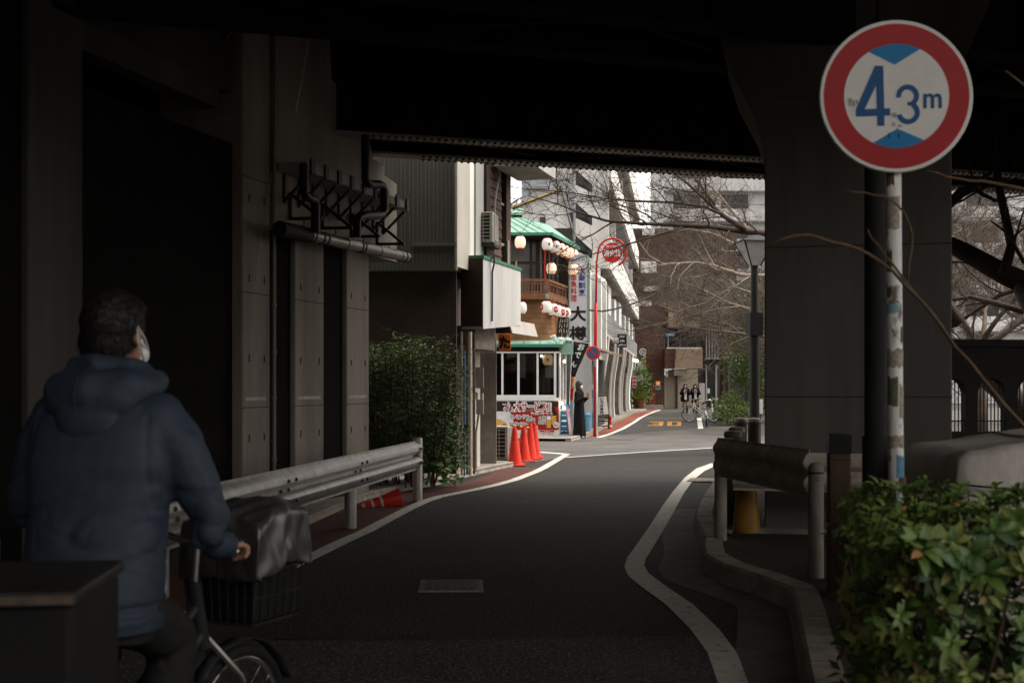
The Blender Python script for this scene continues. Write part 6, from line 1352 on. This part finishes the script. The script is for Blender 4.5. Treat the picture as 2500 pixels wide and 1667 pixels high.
# ================================================================ bicycles
chrome = mat('chrome', (.62, .60, .57), .22, .1, 9, metal=.95); tyre_m = mat('tyre', (.018, .017, .016), .8, .2, 20); bike_white = mat('bike_white', (.66, .65, .62), .35, .08, 8); bike_dark = mat('bike_dark', (.03, .03, .03), .35, .15, 8)
def torus(b, R0, r, n=40, m=8, c=(0, 0, 0)):      # wheel in the local YZ plane
    base = len(b.v); c = Vector(c)
    for i in range(n):
        a = 2*math.pi*i/n
        for j in range(m):
            t = 2*math.pi*j/m; rad = R0 + r*math.cos(t); b.v.append(c + Vector((r*math.sin(t), rad*math.cos(a), rad*math.sin(a))))
    for i in range(n):
        for j in range(m): b.f.append((base+i*m+j, base+((i+1) % n)*m+j, base+((i+1) % n)*m+(j+1) % m, base+i*m+(j+1) % m))
    return b
def bicycle(loc, rz, label, fm, lean=0, basket=None, cover=False, wr=.32, group=None, rot_front=0, child_rack=False):
    t = thing('bicycle', loc, rz, label, 'bicycle', group); t.rotation_euler = (0, lean, rz); MW[t.name] = Matrix.Translation(Vector(loc)) @ Matrix.Rotation(rz, 4, 'Z') @ Matrix.Rotation(lean, 4, 'Y')
    ya, yf = -.48, .60
    for y in (ya, yf):
        w = torus(B(), wr-.02, .02).build('wheel', tyre_m, t, smooth='all'); w.location = (0, y, wr)
        torus(B(), wr-.045, .010, 40, 6).build('rim', chrome, w, smooth='all')
        b = B()
        for k in range(20):
            a = 2*math.pi*k/20; b.tube([(.02*(-1)**k, .02*math.cos(a+.6), .02*math.sin(a+.6)), (0, (wr-.05)*math.cos(a), (wr-.05)*math.sin(a))], .0014, 3, False)
        o = b.build('spokes', chrome, w); o['kind'] = 'stuff'
        B().tube([(-.05, 0, 0), (.05, 0, 0)], .02, 10).build('hub', chrome, w)
        b = B(); n = 14
        pts = [(0, y + (wr+.025)*math.cos(R(a)), wr + (wr+.025)*math.sin(R(a))) for a in (range(10, 171, 12) if y == ya else range(20, 150, 10))]
        b.ribbon([Vector(p) + Vector((-.028, 0, 0)) for p in pts], [Vector(p) + Vector((.028, 0, 0)) for p in pts])
        o = b.build('mudguard', fm, t, smooth='all'); o.modifiers.new('s', 'SOLIDIFY').thickness = .003
    bbk, hd0, hd1, st0 = Vector((0, -.02, .28)), Vector((0, .40, .62)), Vector((0, .36, .80)), Vector((0, -.16, .62))
    b = B(); b.tube([bbk, hd0], .02, 10); b.tube([bbk + Vector((0, -.02, .12)), hd0 + Vector((0, -.02, .1))], .017, 10); b.tube([bbk, st0], .018, 10); b.tube([hd0 - Vector((0, -.01, .05)), hd1], .024, 10)
    for s in (-1, 1): b.tube([bbk, (s*.06, ya, wr)], .011, 8); b.tube([st0, (s*.06, ya, wr)], .009, 8)
    b.build('frame', fm, t, smooth='auto')
    b = B()
    for s in (-1, 1): b.tube([hd0, (s*.055, yf-.06, wr+.18), (s*.055, yf, wr)], .013, 8)
    b.build('fork', chrome, t, smooth='auto')
    B().tube([st0, (0, -.21, .80)], .013, 8).build('seat_post', chrome, t)
    B().sphere((0, -.24, .83), (.10, .14, .04), 14, 8).build('saddle', black_paint, t, smooth='all')
    B().tube([(-.29, .20, .93), (-.25, .28, .95), (-.16, .36, .96), (-.06, .38, .93), (.06, .38, .93), (.16, .36, .96), (.25, .28, .95), (.29, .20, .93)], .0125, 10).build('handlebar', chrome, t, smooth='all')
    B().tube([hd1, (0, .375, .93)], .014, 8).build('stem', chrome, t)
    for s in (-1, 1):
        B().tube([(s*.265, .25, .945), (s*.30, .15, .92)], .017, 10).build('grip', black_paint, t, smooth='auto'); B().tube([(s*.20, .34, .955), (s*.24, .33, .93), (s*.275, .25, .905)], .006, 6).build('brake_lever', chrome, t)
        B().tube([(s*.04, -.02, .28), (s*.05, -.02 + s*.1, .20)], .008, 6).build('crank', chrome, t); B().b(s*.05 if s > 0 else -.14, .14 if s > 0 else -.05, -.05 + s*.1, .05 + s*.1, .185, .205).build('pedal', black_paint, t)
    B().lathe([(.08, -.004), (.08, .004)], (.045, -.02, .28), 20, Matrix.Rotation(R(90), 4, 'Y')).build('chainring', chrome, t)
    if basket:
        bx0, bx1, by0, by1, bz0, bz1 = basket; bm_ = blackish
        b = B()
        for k in range(9):
            x = bx0 + (bx1-bx0)*k/8; b.bar((x*.86, by0, bz0), (x, by0-.02, bz1), .005); b.bar((x*.86, by1, bz0), (x, by1+.03, bz1), .005)
        for k in range(7):
            y = by0 + (by1-by0)*k/6; b.bar((bx0*.86, y, bz0), (bx0, y, bz1), .005); b.bar((bx1*.86, y, bz0), (bx1, y, bz1), .005)
        for z in (bz0, (bz0*2+bz1)/3, (bz0+2*bz1)/3, bz1):
            e = .86 + .14*(z-bz0)/(bz1-bz0); b.bar((bx0*e, by0, z), (bx1*e, by0, z), .007); b.bar((bx0*e, by1, z), (bx1*e, by1, z), .007); b.bar((bx0*e, by0, z), (bx0*e, by1, z), .007); b.bar((bx1*e, by0, z), (bx1*e, by1, z), .007)
        o = b.build('basket', bm_, t); o['kind'] = 'stuff'
        B().b(bx0*.85, bx1*.85, by0+.01, by1-.01, bz0-.008, bz0).build('basket_floor', bm_, t)
        if cover:
            B().b(bx0*.84, bx1*.84, by0+.012, by1-.012, bz0+.01, bz1-.06).build('bag', mat('bag_black', (.010, .010, .010), .6, .3), t)
    return t
# ================================================================ organic helper
def organic(name, mt, parent, prims, voxel=.012, smooth=4, disp=None, M=None):
    """union of capsule chains and ellipsoids, remeshed into one continuous skin"""
    b = B()
    for pr in prims:
        if pr[0] == 'chain':
            pts = [(Vector(p), r) for p, r in pr[1]]
            for p, r in pts: b.sphere(p, r, 14, 10)
            for (p, r), (q, s) in zip(pts, pts[1:]): b.tube([p, q], [r, s], 14)
        elif pr[0] == 'ell': b.sphere(pr[1], pr[2], 22, 16, pr[3] if len(pr) > 3 else None)
        elif pr[0] == 'loft':                      # rings (centre, half width, half depth, squareness)
            rings = pr[1]; n = 28; base = len(b.v)
            for c, a, d, e in rings:
                for k in range(n):
                    t = 2*math.pi*k/n; cx_, sy_ = math.cos(t), math.sin(t)
                    b.v.append(Vector(c) + Vector((a*math.copysign(abs(cx_)**e, cx_), d*math.copysign(abs(sy_)**e, sy_), 0)))
            for i in range(len(rings)-1):
                for k in range(n): k2 = (k+1) % n; b.f.append((base+i*n+k, base+i*n+k2, base+(i+1)*n+k2, base+(i+1)*n+k))
            b.f.append(tuple(base+k for k in reversed(range(n)))); b.f.append(tuple(base+(len(rings)-1)*n+k for k in range(n)))
    me = b.mesh(name, mt); tmp = bpy.data.objects.new('tmp', me); COL.objects.link(tmp)
    rm = tmp.modifiers.new('r', 'REMESH'); rm.mode = 'VOXEL'; rm.voxel_size = voxel; rm.use_smooth_shade = True
    if smooth: sm_ = tmp.modifiers.new('s', 'SMOOTH'); sm_.factor = .5; sm_.iterations = smooth
    dg = bpy.context.evaluated_depsgraph_get(); out = bpy.data.meshes.new_from_object(tmp.evaluated_get(dg)); out.name = name
    bpy.data.objects.remove(tmp); bpy.data.meshes.remove(me)
    if disp:
        vn = [v.normal.copy() for v in out.vertices]
        for v, n_ in zip(out.vertices, vn): v.co += n_ * disp(v.co, n_)
    out.materials.clear(); out.materials.append(mt); out.polygons.foreach_set('use_smooth', [True]*len(out.polygons))
    return link(name, out, parent, M)
skin = mat('skin', (.42, .22, .14), .5, .08, 9); hair_m = mat('hair', (.014, .011, .010), .45, .3, 30); mask_m = mat('mask_white', (.66, .65, .63), .7, .05, 9)
# ================================================================ cyclist
PSI = R(25); CO = Vector((-1.215, 3.78, 0)); MSI = R(11)
cyb = bicycle(CO, -PSI, 'black and chrome bicycle with covered front basket ridden by the man in blue', bike_dark, 0, (-.150, .165, .49, .76, .64, .91), True, wr=.27)
# loose black rain cover over the basket
cov = mat('basket_cover', (.05, .047, .045), .28, .2, 6, spec=.6)
b = B(); nx = 26
for i in range(nx+1):
    for j in range(nx+1):
        a, c = i/nx*2-1, j/nx*2-1; m_ = max(abs(a), abs(c)); k = min(m_/.62, 1); sx_, sy_ = a/.62 if abs(a) < .62 else math.copysign(1, a), c/.62 if abs(c) < .62 else math.copysign(1, c)
        x = .008 + .16*sx_; y = .625 + .145*sy_; z = 1.045 - .02*(sx_**2) - .045*max(0, -sy_)
        if m_ > .62:
            d = (m_-.62)/.38; z -= d*.20; x *= 1 + .06*d + .05*math.sin(a*9+c*7)*d; y = .64 + (y-.64)*(1 + .05*d + .05*math.sin(c*8-a*6)*d)
        z += .03*noise.noise(Vector((x*7, y*7, 3))); cr = max(0, .2-abs(noise.noise(Vector((x*11+5, y*11, z*9))))); cr2 = max(0, .2-abs(noise.noise(Vector((x*8-y*9, y*5+2, z*12))))); z += .10*cr; x += .09*cr2*(1 if m_ > .55 else 0); y -= .06*cr
        b.v.append(Vector((x, y, z)))
for i in range(nx):
    for j in range(nx): b.f.append((i*(nx+1)+j, (i+1)*(nx+1)+j, (i+1)*(nx+1)+j+1, i*(nx+1)+j+1))
o = b.build('rain_cover', cov, cyb, smooth='all'); o.modifiers.new('s', 'SOLIDIFY').thickness = .004; ss = o.modifiers.new('sub', 'SUBSURF'); ss.levels = 1; ss.render_levels = 1
# man: local frame x right, y forward along the bicycle
man = thing('person', CO, -MSI, 'man on a bicycle in a hooded navy jacket and face mask, seen from behind', 'person')
HR = Matrix.Rotation(R(-8), 4, 'Z')
BM = Matrix.Rotation(-PSI + MSI, 4, 'Z')                # bicycle frame seen from the man's frame                    # head turned to the right
hc = Vector((-.02, .02, 1.615))
def H(x, y, z): return hc + HR @ Vector((x*1.06, y*1.06, z*1.03))
def finger(base, dirs, r): 
    pts = [(Vector(base), r)]; p = Vector(base)
    for i, (d, L_) in enumerate(dirs): p = p + Vector(d).normalized()*L_; pts.append((p.copy(), r*(.92-.1*i)))
    return ('chain', pts)
def hand(side):
    hx_ = side*.283; w = Vector((hx_-side*.005, .10, .965)); pm = Vector((hx_, .175, .955)); pr0 = None
    pr = [('chain', [(w, .028), (Vector((hx_-side*.002, .14, .962)), .030)]), ('ell', pm, (.042, .048, .020))]
    for k, (off, L_) in enumerate(((-.032, .030), (-.011, .034), (.011, .032), (.031, .026))):
        b0 = pm + Vector((off, .038, .0)); pr.append(finger(b0, [((0, 1, -.35), L_), ((0, .1, -1), L_*.9), ((0, -1, -.5), L_*.7)], .0092))
    pr.append(finger(pm + Vector((-side*.036, .0, -.006)), [((-side*.5, .8, -.5), .034), ((side*.2, .5, -1), .026)], .0105))
    return [('chain', [(BM @ p, r) for p, r in q[1]]) if q[0] == 'chain' else ('ell', BM @ Vector(q[1]), q[2]) for q in pr]
body = [('ell', H(0, .0, .012), (.077, .094, .108)), ('ell', H(0, .035, -.045), (.062, .070, .075)), ('ell', H(0, .058, -.085), (.036, .036, .03)), ('ell', H(0, .100, -.02), (.013, .018, .026)), ('ell', H(0, .098, -.062), (.025, .012, .012)),
        ('chain', [(H(0, -.02, -.06), .058), ((0, -.03, 1.46), .060), ((0, -.05, 1.38), .085)]), ('ell', H(.08, .0, -.012), (.010, .019, .033)), ('ell', H(-.08, .0, -.012), (.010, .019, .033)), ('ell', H(.03, .088, .012), (.014, .01, .008)), ('ell', H(-.03, .088, .012), (.014, .01, .008)),
        ('chain', [((0, -.05, 1.38), .10), ((0, -.08, 1.15), .12), ((0, -.14, .92), .13)])]
for s in (-1, 1):
    body += [('chain', [((s*.10, -.05, 1.36), .06), ((s*.185, -.03, 1.34), .055), ((s*.275, .0, 1.13), .042), (BM @ Vector((s*.279, .10, .965)), .028)])] + hand(s)
    body += [('chain', [((s*.09, -.14, .88), .09), ((s*.125, .10, .66 if s > 0 else .60), .062), ((s*.12, .06, .40), .05), ((s*.11, .0, .10), .038), ((s*.11, .08, .05), .035)])]
organic('body', skin, man, body, .0075, 3)
# jacket
def wr_(co, n_):
    q = Vector((co.x*3.2 + co.z*4, co.y*4, co.z*7 - co.x*3)); r_ = noise.noise(q); q2 = Vector((co.x*13 - co.z*8, co.y*12, co.z*16)); s2 = noise.noise(q2)
    arm = min(1, max(0, (abs(co.x)-.19)/.05)); low = min(1, max(0, (1.22-co.z)/.2))
    q3 = Vector((co.x*7 + co.z*11, co.y*7, co.z*7 - co.x*4)); r3 = noise.noise(q3)
    sd_ = abs(co.x) - (.178 + (1.36-co.z)*.10); seam_ = -.006*math.exp(-(sd_/.007)**2) if 1.08 < co.z < 1.36 and co.y < .02 else 0; seam_ += -.005*math.exp(-((co.z-.815)/.006)**2); seam_ += -.010*max(0, .10-abs(s2))*(low + arm)
    return seam_ - .030*max(0, .20-abs(r_))*(0.2 + low + arm*.5) - .020*max(0, .14-abs(r3))*(.2 + low + arm*.6) + .002*s2 + .007*noise.noise(co*3.5)
jk = mat('navy_jacket', (.026, .037, .055), .62, .12, 25, .12, 220, spec=.3)
tors = [((0, -.155, .755), .205, .150, .85), ((0, -.150, .80), .210, .160, .85), ((0, -.13, .92), .208, .158, .85), ((0, -.10, 1.08), .210, .152, .85), ((0, -.08, 1.22), .232, .155, .82), ((0, -.065, 1.33), .228, .140, .85), ((0, -.055, 1.40), .175, .115, .9), ((0, -.04, 1.455), .110, .095, 1), ((0, -.03, 1.50), .092, .088, 1)]
jp = [('loft', tors)]
for s in (-1, 1): jp += [('chain', [((s*.160, -.055, 1.340), .092), ((s*.220, -.045, 1.27), .084), ((s*.282, -.015, 1.12), .070), ((s*.300, .01, 1.06), .064), (BM @ Vector((s*.292, .07, 1.00)), .054), (BM @ Vector((s*.284, .135, .960)), .044)])]
organic('jacket', jk, man, jp, .009, 5, wr_)
organic('hem_band', jk, man, [('loft', [((0, -.155, .735), .212, .157, .85), ((0, -.153, .79), .216, .160, .85)])], .009, 2, wr_)
for s in (-1, 1): organic('cuff', jk, man, [('chain', [(BM @ Vector((s*.286, .12, .968)), .047), (BM @ Vector((s*.283, .165, .958)), .043)])], .006, 2)
def hw(co, n_): return .006*noise.noise(co*11) - .012*max(0, .18-abs(noise.noise(Vector((co.x*6, co.y*4, co.z*13)))))
hood = [('chain', [((-.105, .055, 1.468), .036), ((-.125, -.04, 1.452), .050), ((-.105, -.12, 1.440), .062), ((0, -.155, 1.425), .070), ((.105, -.12, 1.440), .062), ((.125, -.04, 1.452), .050), ((.105, .055, 1.468), .036)]), ('ell', (0, -.145, 1.41), (.150, .07, .085)), ('ell', (0, -.172, 1.345), (.105, .045, .075)),
        ('chain', [((-.10, -.02, 1.50), .028), ((-.085, -.09, 1.512), .03), ((0, -.115, 1.518), .032), ((.085, -.09, 1.512), .03), ((.10, -.02, 1.50), .028)])]
organic('hood', jk, man, hood, .008, 4, hw)
B().tube([(0, -.236, 1.365), (0, -.25, 1.42), (0, -.225, 1.48)], .003, 5).build('hood_seam', mat('navy_seam', (.012, .024, .045), .7, .1), man)
# hair, mask, trousers, shoes
def hrn(co, n_): return .004*noise.noise(co*60) + .003*noise.noise(co*25)
HAIR = organic('hair', hair_m, man, [('ell', H(0, -.012, .026), (.092, .107, .112)), ('ell', H(0, -.045, -.03), (.082, .066, .075)), ('ell', H(0, .045, .075), (.07, .056, .047))], .006, 3, hrn).name
hs = B(); rgh = random.Random(2); hv = [(v.co.copy(), v.normal.copy()) for v in bpy.data.objects[HAIR].data.vertices]
for k in range(5200):
    co, n_ = rgh.choice(hv); tip = co + n_*rgh.uniform(.003, .011) + Vector((rgh.uniform(-.006, .006), rgh.uniform(-.006, .006), -.010 - rgh.random()*.008)); sd2 = n_.cross(Vector((0, 0, 1))); sd2 = sd2.normalized()*.0011 if sd2.length > 1e-3 else Vector((.0011, 0, 0))
    hs.add([co - sd2, co + sd2, tip], [(0, 1, 2)])
o = hs.build('hair_strands', hair_m, man, fix=False); o['kind'] = 'stuff'
mk = organic('face_mask', mask_m, man, [('ell', H(0, .075, -.062), (.062, .047, .05))], .006, 3)
for s in (-1, 1):
    B().tube([H(s*.055, .085, -.045), H(s*.079, .035, -.015), H(s*.086, -.008, .018)], .0032, 6).build('mask_strap', mask_m, man); B().tube([H(s*.055, .07, -.10), H(s*.082, .02, -.06), H(s*.090, -.012, -.03), H(s*.088, -.012, .012)], .0026, 6).build('mask_strap', mask_m, man)
    B().tube([H(s*.088, .006, -.02), H(s*.093, .004, -.035)], .005, 6).build('earphone', mask_m, man)
tr = [('loft', [((0, -.15, .70), .19, .14, .9), ((0, -.15, .84), .20, .15, .9)])]
for s in (-1, 1): tr += [('chain', [((s*.095, -.13, .80), .115), ((s*.13, .10, .66 if s > 0 else .60), .085), ((s*.125, .06, .40), .072), ((s*.115, .0, .14), .062)])]
organic('trousers', mat('dark_trousers', (.020, .019, .017), .8, .2, 30), man, tr, .010, 4, wr_)
for s in (-1, 1): organic('shoe', black_paint, man, [('chain', [((s*.11, -.03, .065), .045), ((s*.115, .10, .05), .04), ((s*.118, .17, .045), .034)]), ('ell', (s*.114, .07, .035), (.046, .13, .03))], .008, 3)

# ================================================================ people in the street
cloth_k = mat('cloth_black', (.007, .0065, .0065), .9, .2, 12, spec=.15)
def small_head(t, hz_, yaw, hairlen, Hm=None):
    Rz = Matrix.Rotation(yaw, 4, 'Z'); c = Vector((0, 0, hz_))
    return lambda x, y, z: c + Rz @ Vector((x, y, z))
# woman in a long black dress, turned half to the right, phone raised
wo = thing('person', gp(1414, 1070.5), R(-118), 'woman in a long black dress and mask standing beside the booth', 'person')
hd = small_head(wo, 1.48, R(10), 0)
bd_ = [('ell', hd(0, 0, .0), (.072, .085, .105)), ('ell', hd(0, .03, -.05), (.055, .06, .06)), ('ell', hd(0, .085, -.015), (.011, .015, .02)), ('chain', [(hd(0, -.01, -.08), .048), ((0, -.01, 1.30), .055), ((0, 0, 1.1), .10), ((0, 0, .85), .11)])]
for s in (-1, 1): bd_ += [('chain', [((s*.15, 0, 1.28), .045), ((s*.2, .0, 1.02), .038), ((s*.10, .2, 1.14), .028), ((s*.06, .25, 1.22), .024)]), ('ell', (s*.05, .27, 1.26), (.022, .02, .035))] + [finger((s*.05 + k*.011 - .016, .275, 1.28), [((-s*.2, .6, .6), .022), ((-s*.5, .6, -.2), .018)], .0075) for k in range(4)] + [finger((s*.035, .262, 1.25), [((-s*.6, .3, .6), .022), ((-s*.3, .3, .6), .016)], .008)]
for s in (-1, 1): bd_ += [('chain', [((s*.08, 0, .85), .08), ((s*.09, .02, .45), .055), ((s*.09, -.01, .1), .04), ((s*.09, .09, .05), .035)])]
organic('body', skin, wo, bd_, .011, 2)
dr_ = [('loft', [((0, .01, .07), .20, .185, 1), ((0, .01, .35), .185, .165, 1), ((0, 0, .70), .172, .15, 1), ((0, 0, .95), .165, .13, 1), ((0, 0, 1.10), .168, .125, .95), ((0, 0, 1.24), .185, .115, .9), ((0, 0, 1.32), .12, .09, 1), ((0, 0, 1.37), .07, .07, 1)])]
for s in (-1, 1): dr_ += [('chain', [((s*.15, 0, 1.27), .065), ((s*.205, .0, 1.02), .062), ((s*.115, .19, 1.13), .045)])]
organic('dress', cloth_k, wo, dr_, .014, 3, lambda co, n_: .006*math.sin(math.atan2(co.y, co.x)*9)*max(0, (1-co.z)))
organic('hair', mat('hair_brown', (.035, .022, .017), .5, .3, 20), wo, [('ell', hd(0, -.015, .022), (.088, .098, .108)), ('ell', hd(0, -.04, -.07), (.088, .06, .09)), ('chain', [(hd(.075, .0, 0), .03), (hd(.08, .0, -.12), .026)]), ('chain', [(hd(-.075, .0, 0), .03), (hd(-.08, .0, -.12), .026)])], .010, 2)
organic('face_mask', mask_m, wo, [('ell', hd(0, .065, -.05), (.056, .042, .045))], .008, 2)
for s in (-1, 1): B().sphere((s*.09, .10, .05), (.042, .10, .035)).build('shoe', mat('pale_shoe', (.5, .45, .38), .6, .1), wo, smooth='all')
# two girls in dark coats, short skirts and long socks
def girl(loc, rz, label, stride, arm, coat_long):
    t = thing('person', loc, rz, label, 'person', 'two girls walking in the street'); hd = small_head(t, 1.48, 0, 0)
    f = [(-.09, stride), (.09, -stride)]
    bd = [('ell', hd(0, 0, 0), (.07, .083, .104)), ('ell', hd(0, .03, -.05), (.054, .058, .06)), ('ell', hd(0, .083, -.015), (.011, .014, .02)), ('chain', [(hd(0, -.01, -.08), .045), ((0, -.01, 1.29), .052), ((0, 0, 1.1), .10), ((0, 0, .85), .11)])]
    for x, y in f: bd += [('chain', [((x*.9, 0, .82), .085), ((x, y*.6+.02, .47), .055), ((x, y*.9-.03, .25), .052), ((x, y, .08), .034), ((x, y+.10, .045), .034)])]
    for s in (-1, 1):
        hp_ = Vector(arm[0] if s < 0 else arm[1]); el = Vector((s*.235, .02, 1.05)); bd += [('chain', [((s*.15, 0, 1.27), .045), (el, .038), (hp_, .026)]), ('ell', hp_ + Vector((0, .02, .035)), (.026, .018, .036))] + [finger(hp_ + Vector((-.018+k*.012, .03, .06)), [((0, .7, .5), .02), ((0, .6, -.6), .018)], .0075) for k in range(4)] + [finger(hp_ + Vector((-s*.022, .02, .03)), [((-s*.5, .6, .5), .022), ((0, .6, .3), .016)], .008)]
    organic('body', skin, t, bd, .012, 2)
    zc = .56 if coat_long else .70
    cp = [('loft', [((0, -.03, zc), .215, .15, .9), ((0, -.02, .85), .20, .145, .9), ((0, 0, 1.05), .19, .135, .9), ((0, 0, 1.22), .205, .125, .88), ((0, 0, 1.31), .13, .095, 1), ((0, -.01, 1.36), .08, .075, 1)])]
    for s in (-1, 1): hp_ = Vector(arm[0] if s < 0 else arm[1]); el = Vector((s*.235, .02, 1.05)); cp += [('chain', [((s*.155, 0, 1.265), .075), (el, .07), (el.lerp(hp_, .82), .052)])]
    organic('coat', cloth_k, t, cp, .015, 2)
    organic('skirt', mat('skirt_navy', (.018, .02, .028), .8, .2), t, [('loft', [((0, .0, .64), .185, .148, 1), ((0, 0, .86), .15, .115, 1)])], .014, 1, lambda co, n_: .008*math.sin(math.atan2(co.y, co.x)*14))
    B().prism([(-.06, .140, 1.31), (.06, .140, 1.31), (.05, .155, .76), (-.07, .155, .74)], (0, .012, 0)).build('shirt_front', mat('shirt_white', (.8, .79, .77), .7, .05), t); B().prism([(-.014, .165, 1.28), (.014, .165, 1.28), (.018, .172, 1.02), (-.018, .172, 1.02)], (0, .006, 0)).build('tie', cloth_k, t)
    organic('hair', hair_m, t, [('ell', hd(0, -.018, .02), (.086, .094, .106)), ('chain', [(hd(.08, -.0, .02), .034), (hd(.092, .03, -.14), .036), (hd(.09, .05, -.25), .024)]), ('chain', [(hd(-.08, -.0, .02), .034), (hd(-.092, .03, -.14), .036), (hd(-.09, .05, -.25), .024)]), ('ell', hd(0, .055, .055), (.062, .035, .03)), ('ell', hd(0, -.05, -.12), (.09, .05, .12))], .011, 2)
    organic('face_mask', mask_m, t, [('ell', hd(0, .062, -.045), (.058, .044, .046))], .009, 2)
    for x, y in f: organic('boot', cloth_k, t, [('chain', [((x, y*.68+.01, .40), .064), ((x, y*.9-.03, .25), .062), ((x, y, .09), .046), ((x, y+.09, .05), .044)])], .012, 2)
    return t
girl(gp(1673, 1009.5), R(176), 'left girl in a short dark coat, mask and long black socks', .02, ((-.05, .22, 1.22), (.12, .20, 1.16)), False); girl(gp(1697.5, 1008.5), R(172), 'right girl in a long dark coat and mask, walking', .13, ((-.10, .20, 1.16), (.13, .22, 1.18)), True)
bg_ = B().box((0, 0, 0), (.1, .3, .28)).build('bag', cloth_k); bg_.location = gp(1664.5, 1009.5) + Vector((0, 0, .78)); tag(bg_, 'dark school bag hanging at the left girl side', 'bag'); bevel(bg_, .03)
# parked bicycles
bicycle(gp(1725, 1040.5), R(172), 'white bicycle parked nose toward the camera beside the lane dash', bike_white, R(5), (-.17, .17, .50, .78, .66, .90), False, .31, 'white bicycles parked by the shrub')
bicycle(gp(1716, 1030.5), R(108), 'white bicycle parked crosswise behind the first one', bike_white, R(6), None, False, .33, 'white bicycles parked by the shrub')
bicycle(gp(1746, 1034), R(168), 'third bicycle parked against the green shrub', bike_white, R(8), None, False, .31, 'white bicycles parked by the shrub')
# saddle cover and bottle etc. stay out; small notice board by the black lamp
nb_ = thing('notice_board', wp(1857, 1010, 30), 0, 'white notice panel beside the black lamp post', 'notice'); B().b(-.06, .06, 0, .03, 0, .36).build('panel', white_paint, nb_); B().b(-.01, .01, .03, .05, -.8, .36).build('post', dark_steel, nb_)
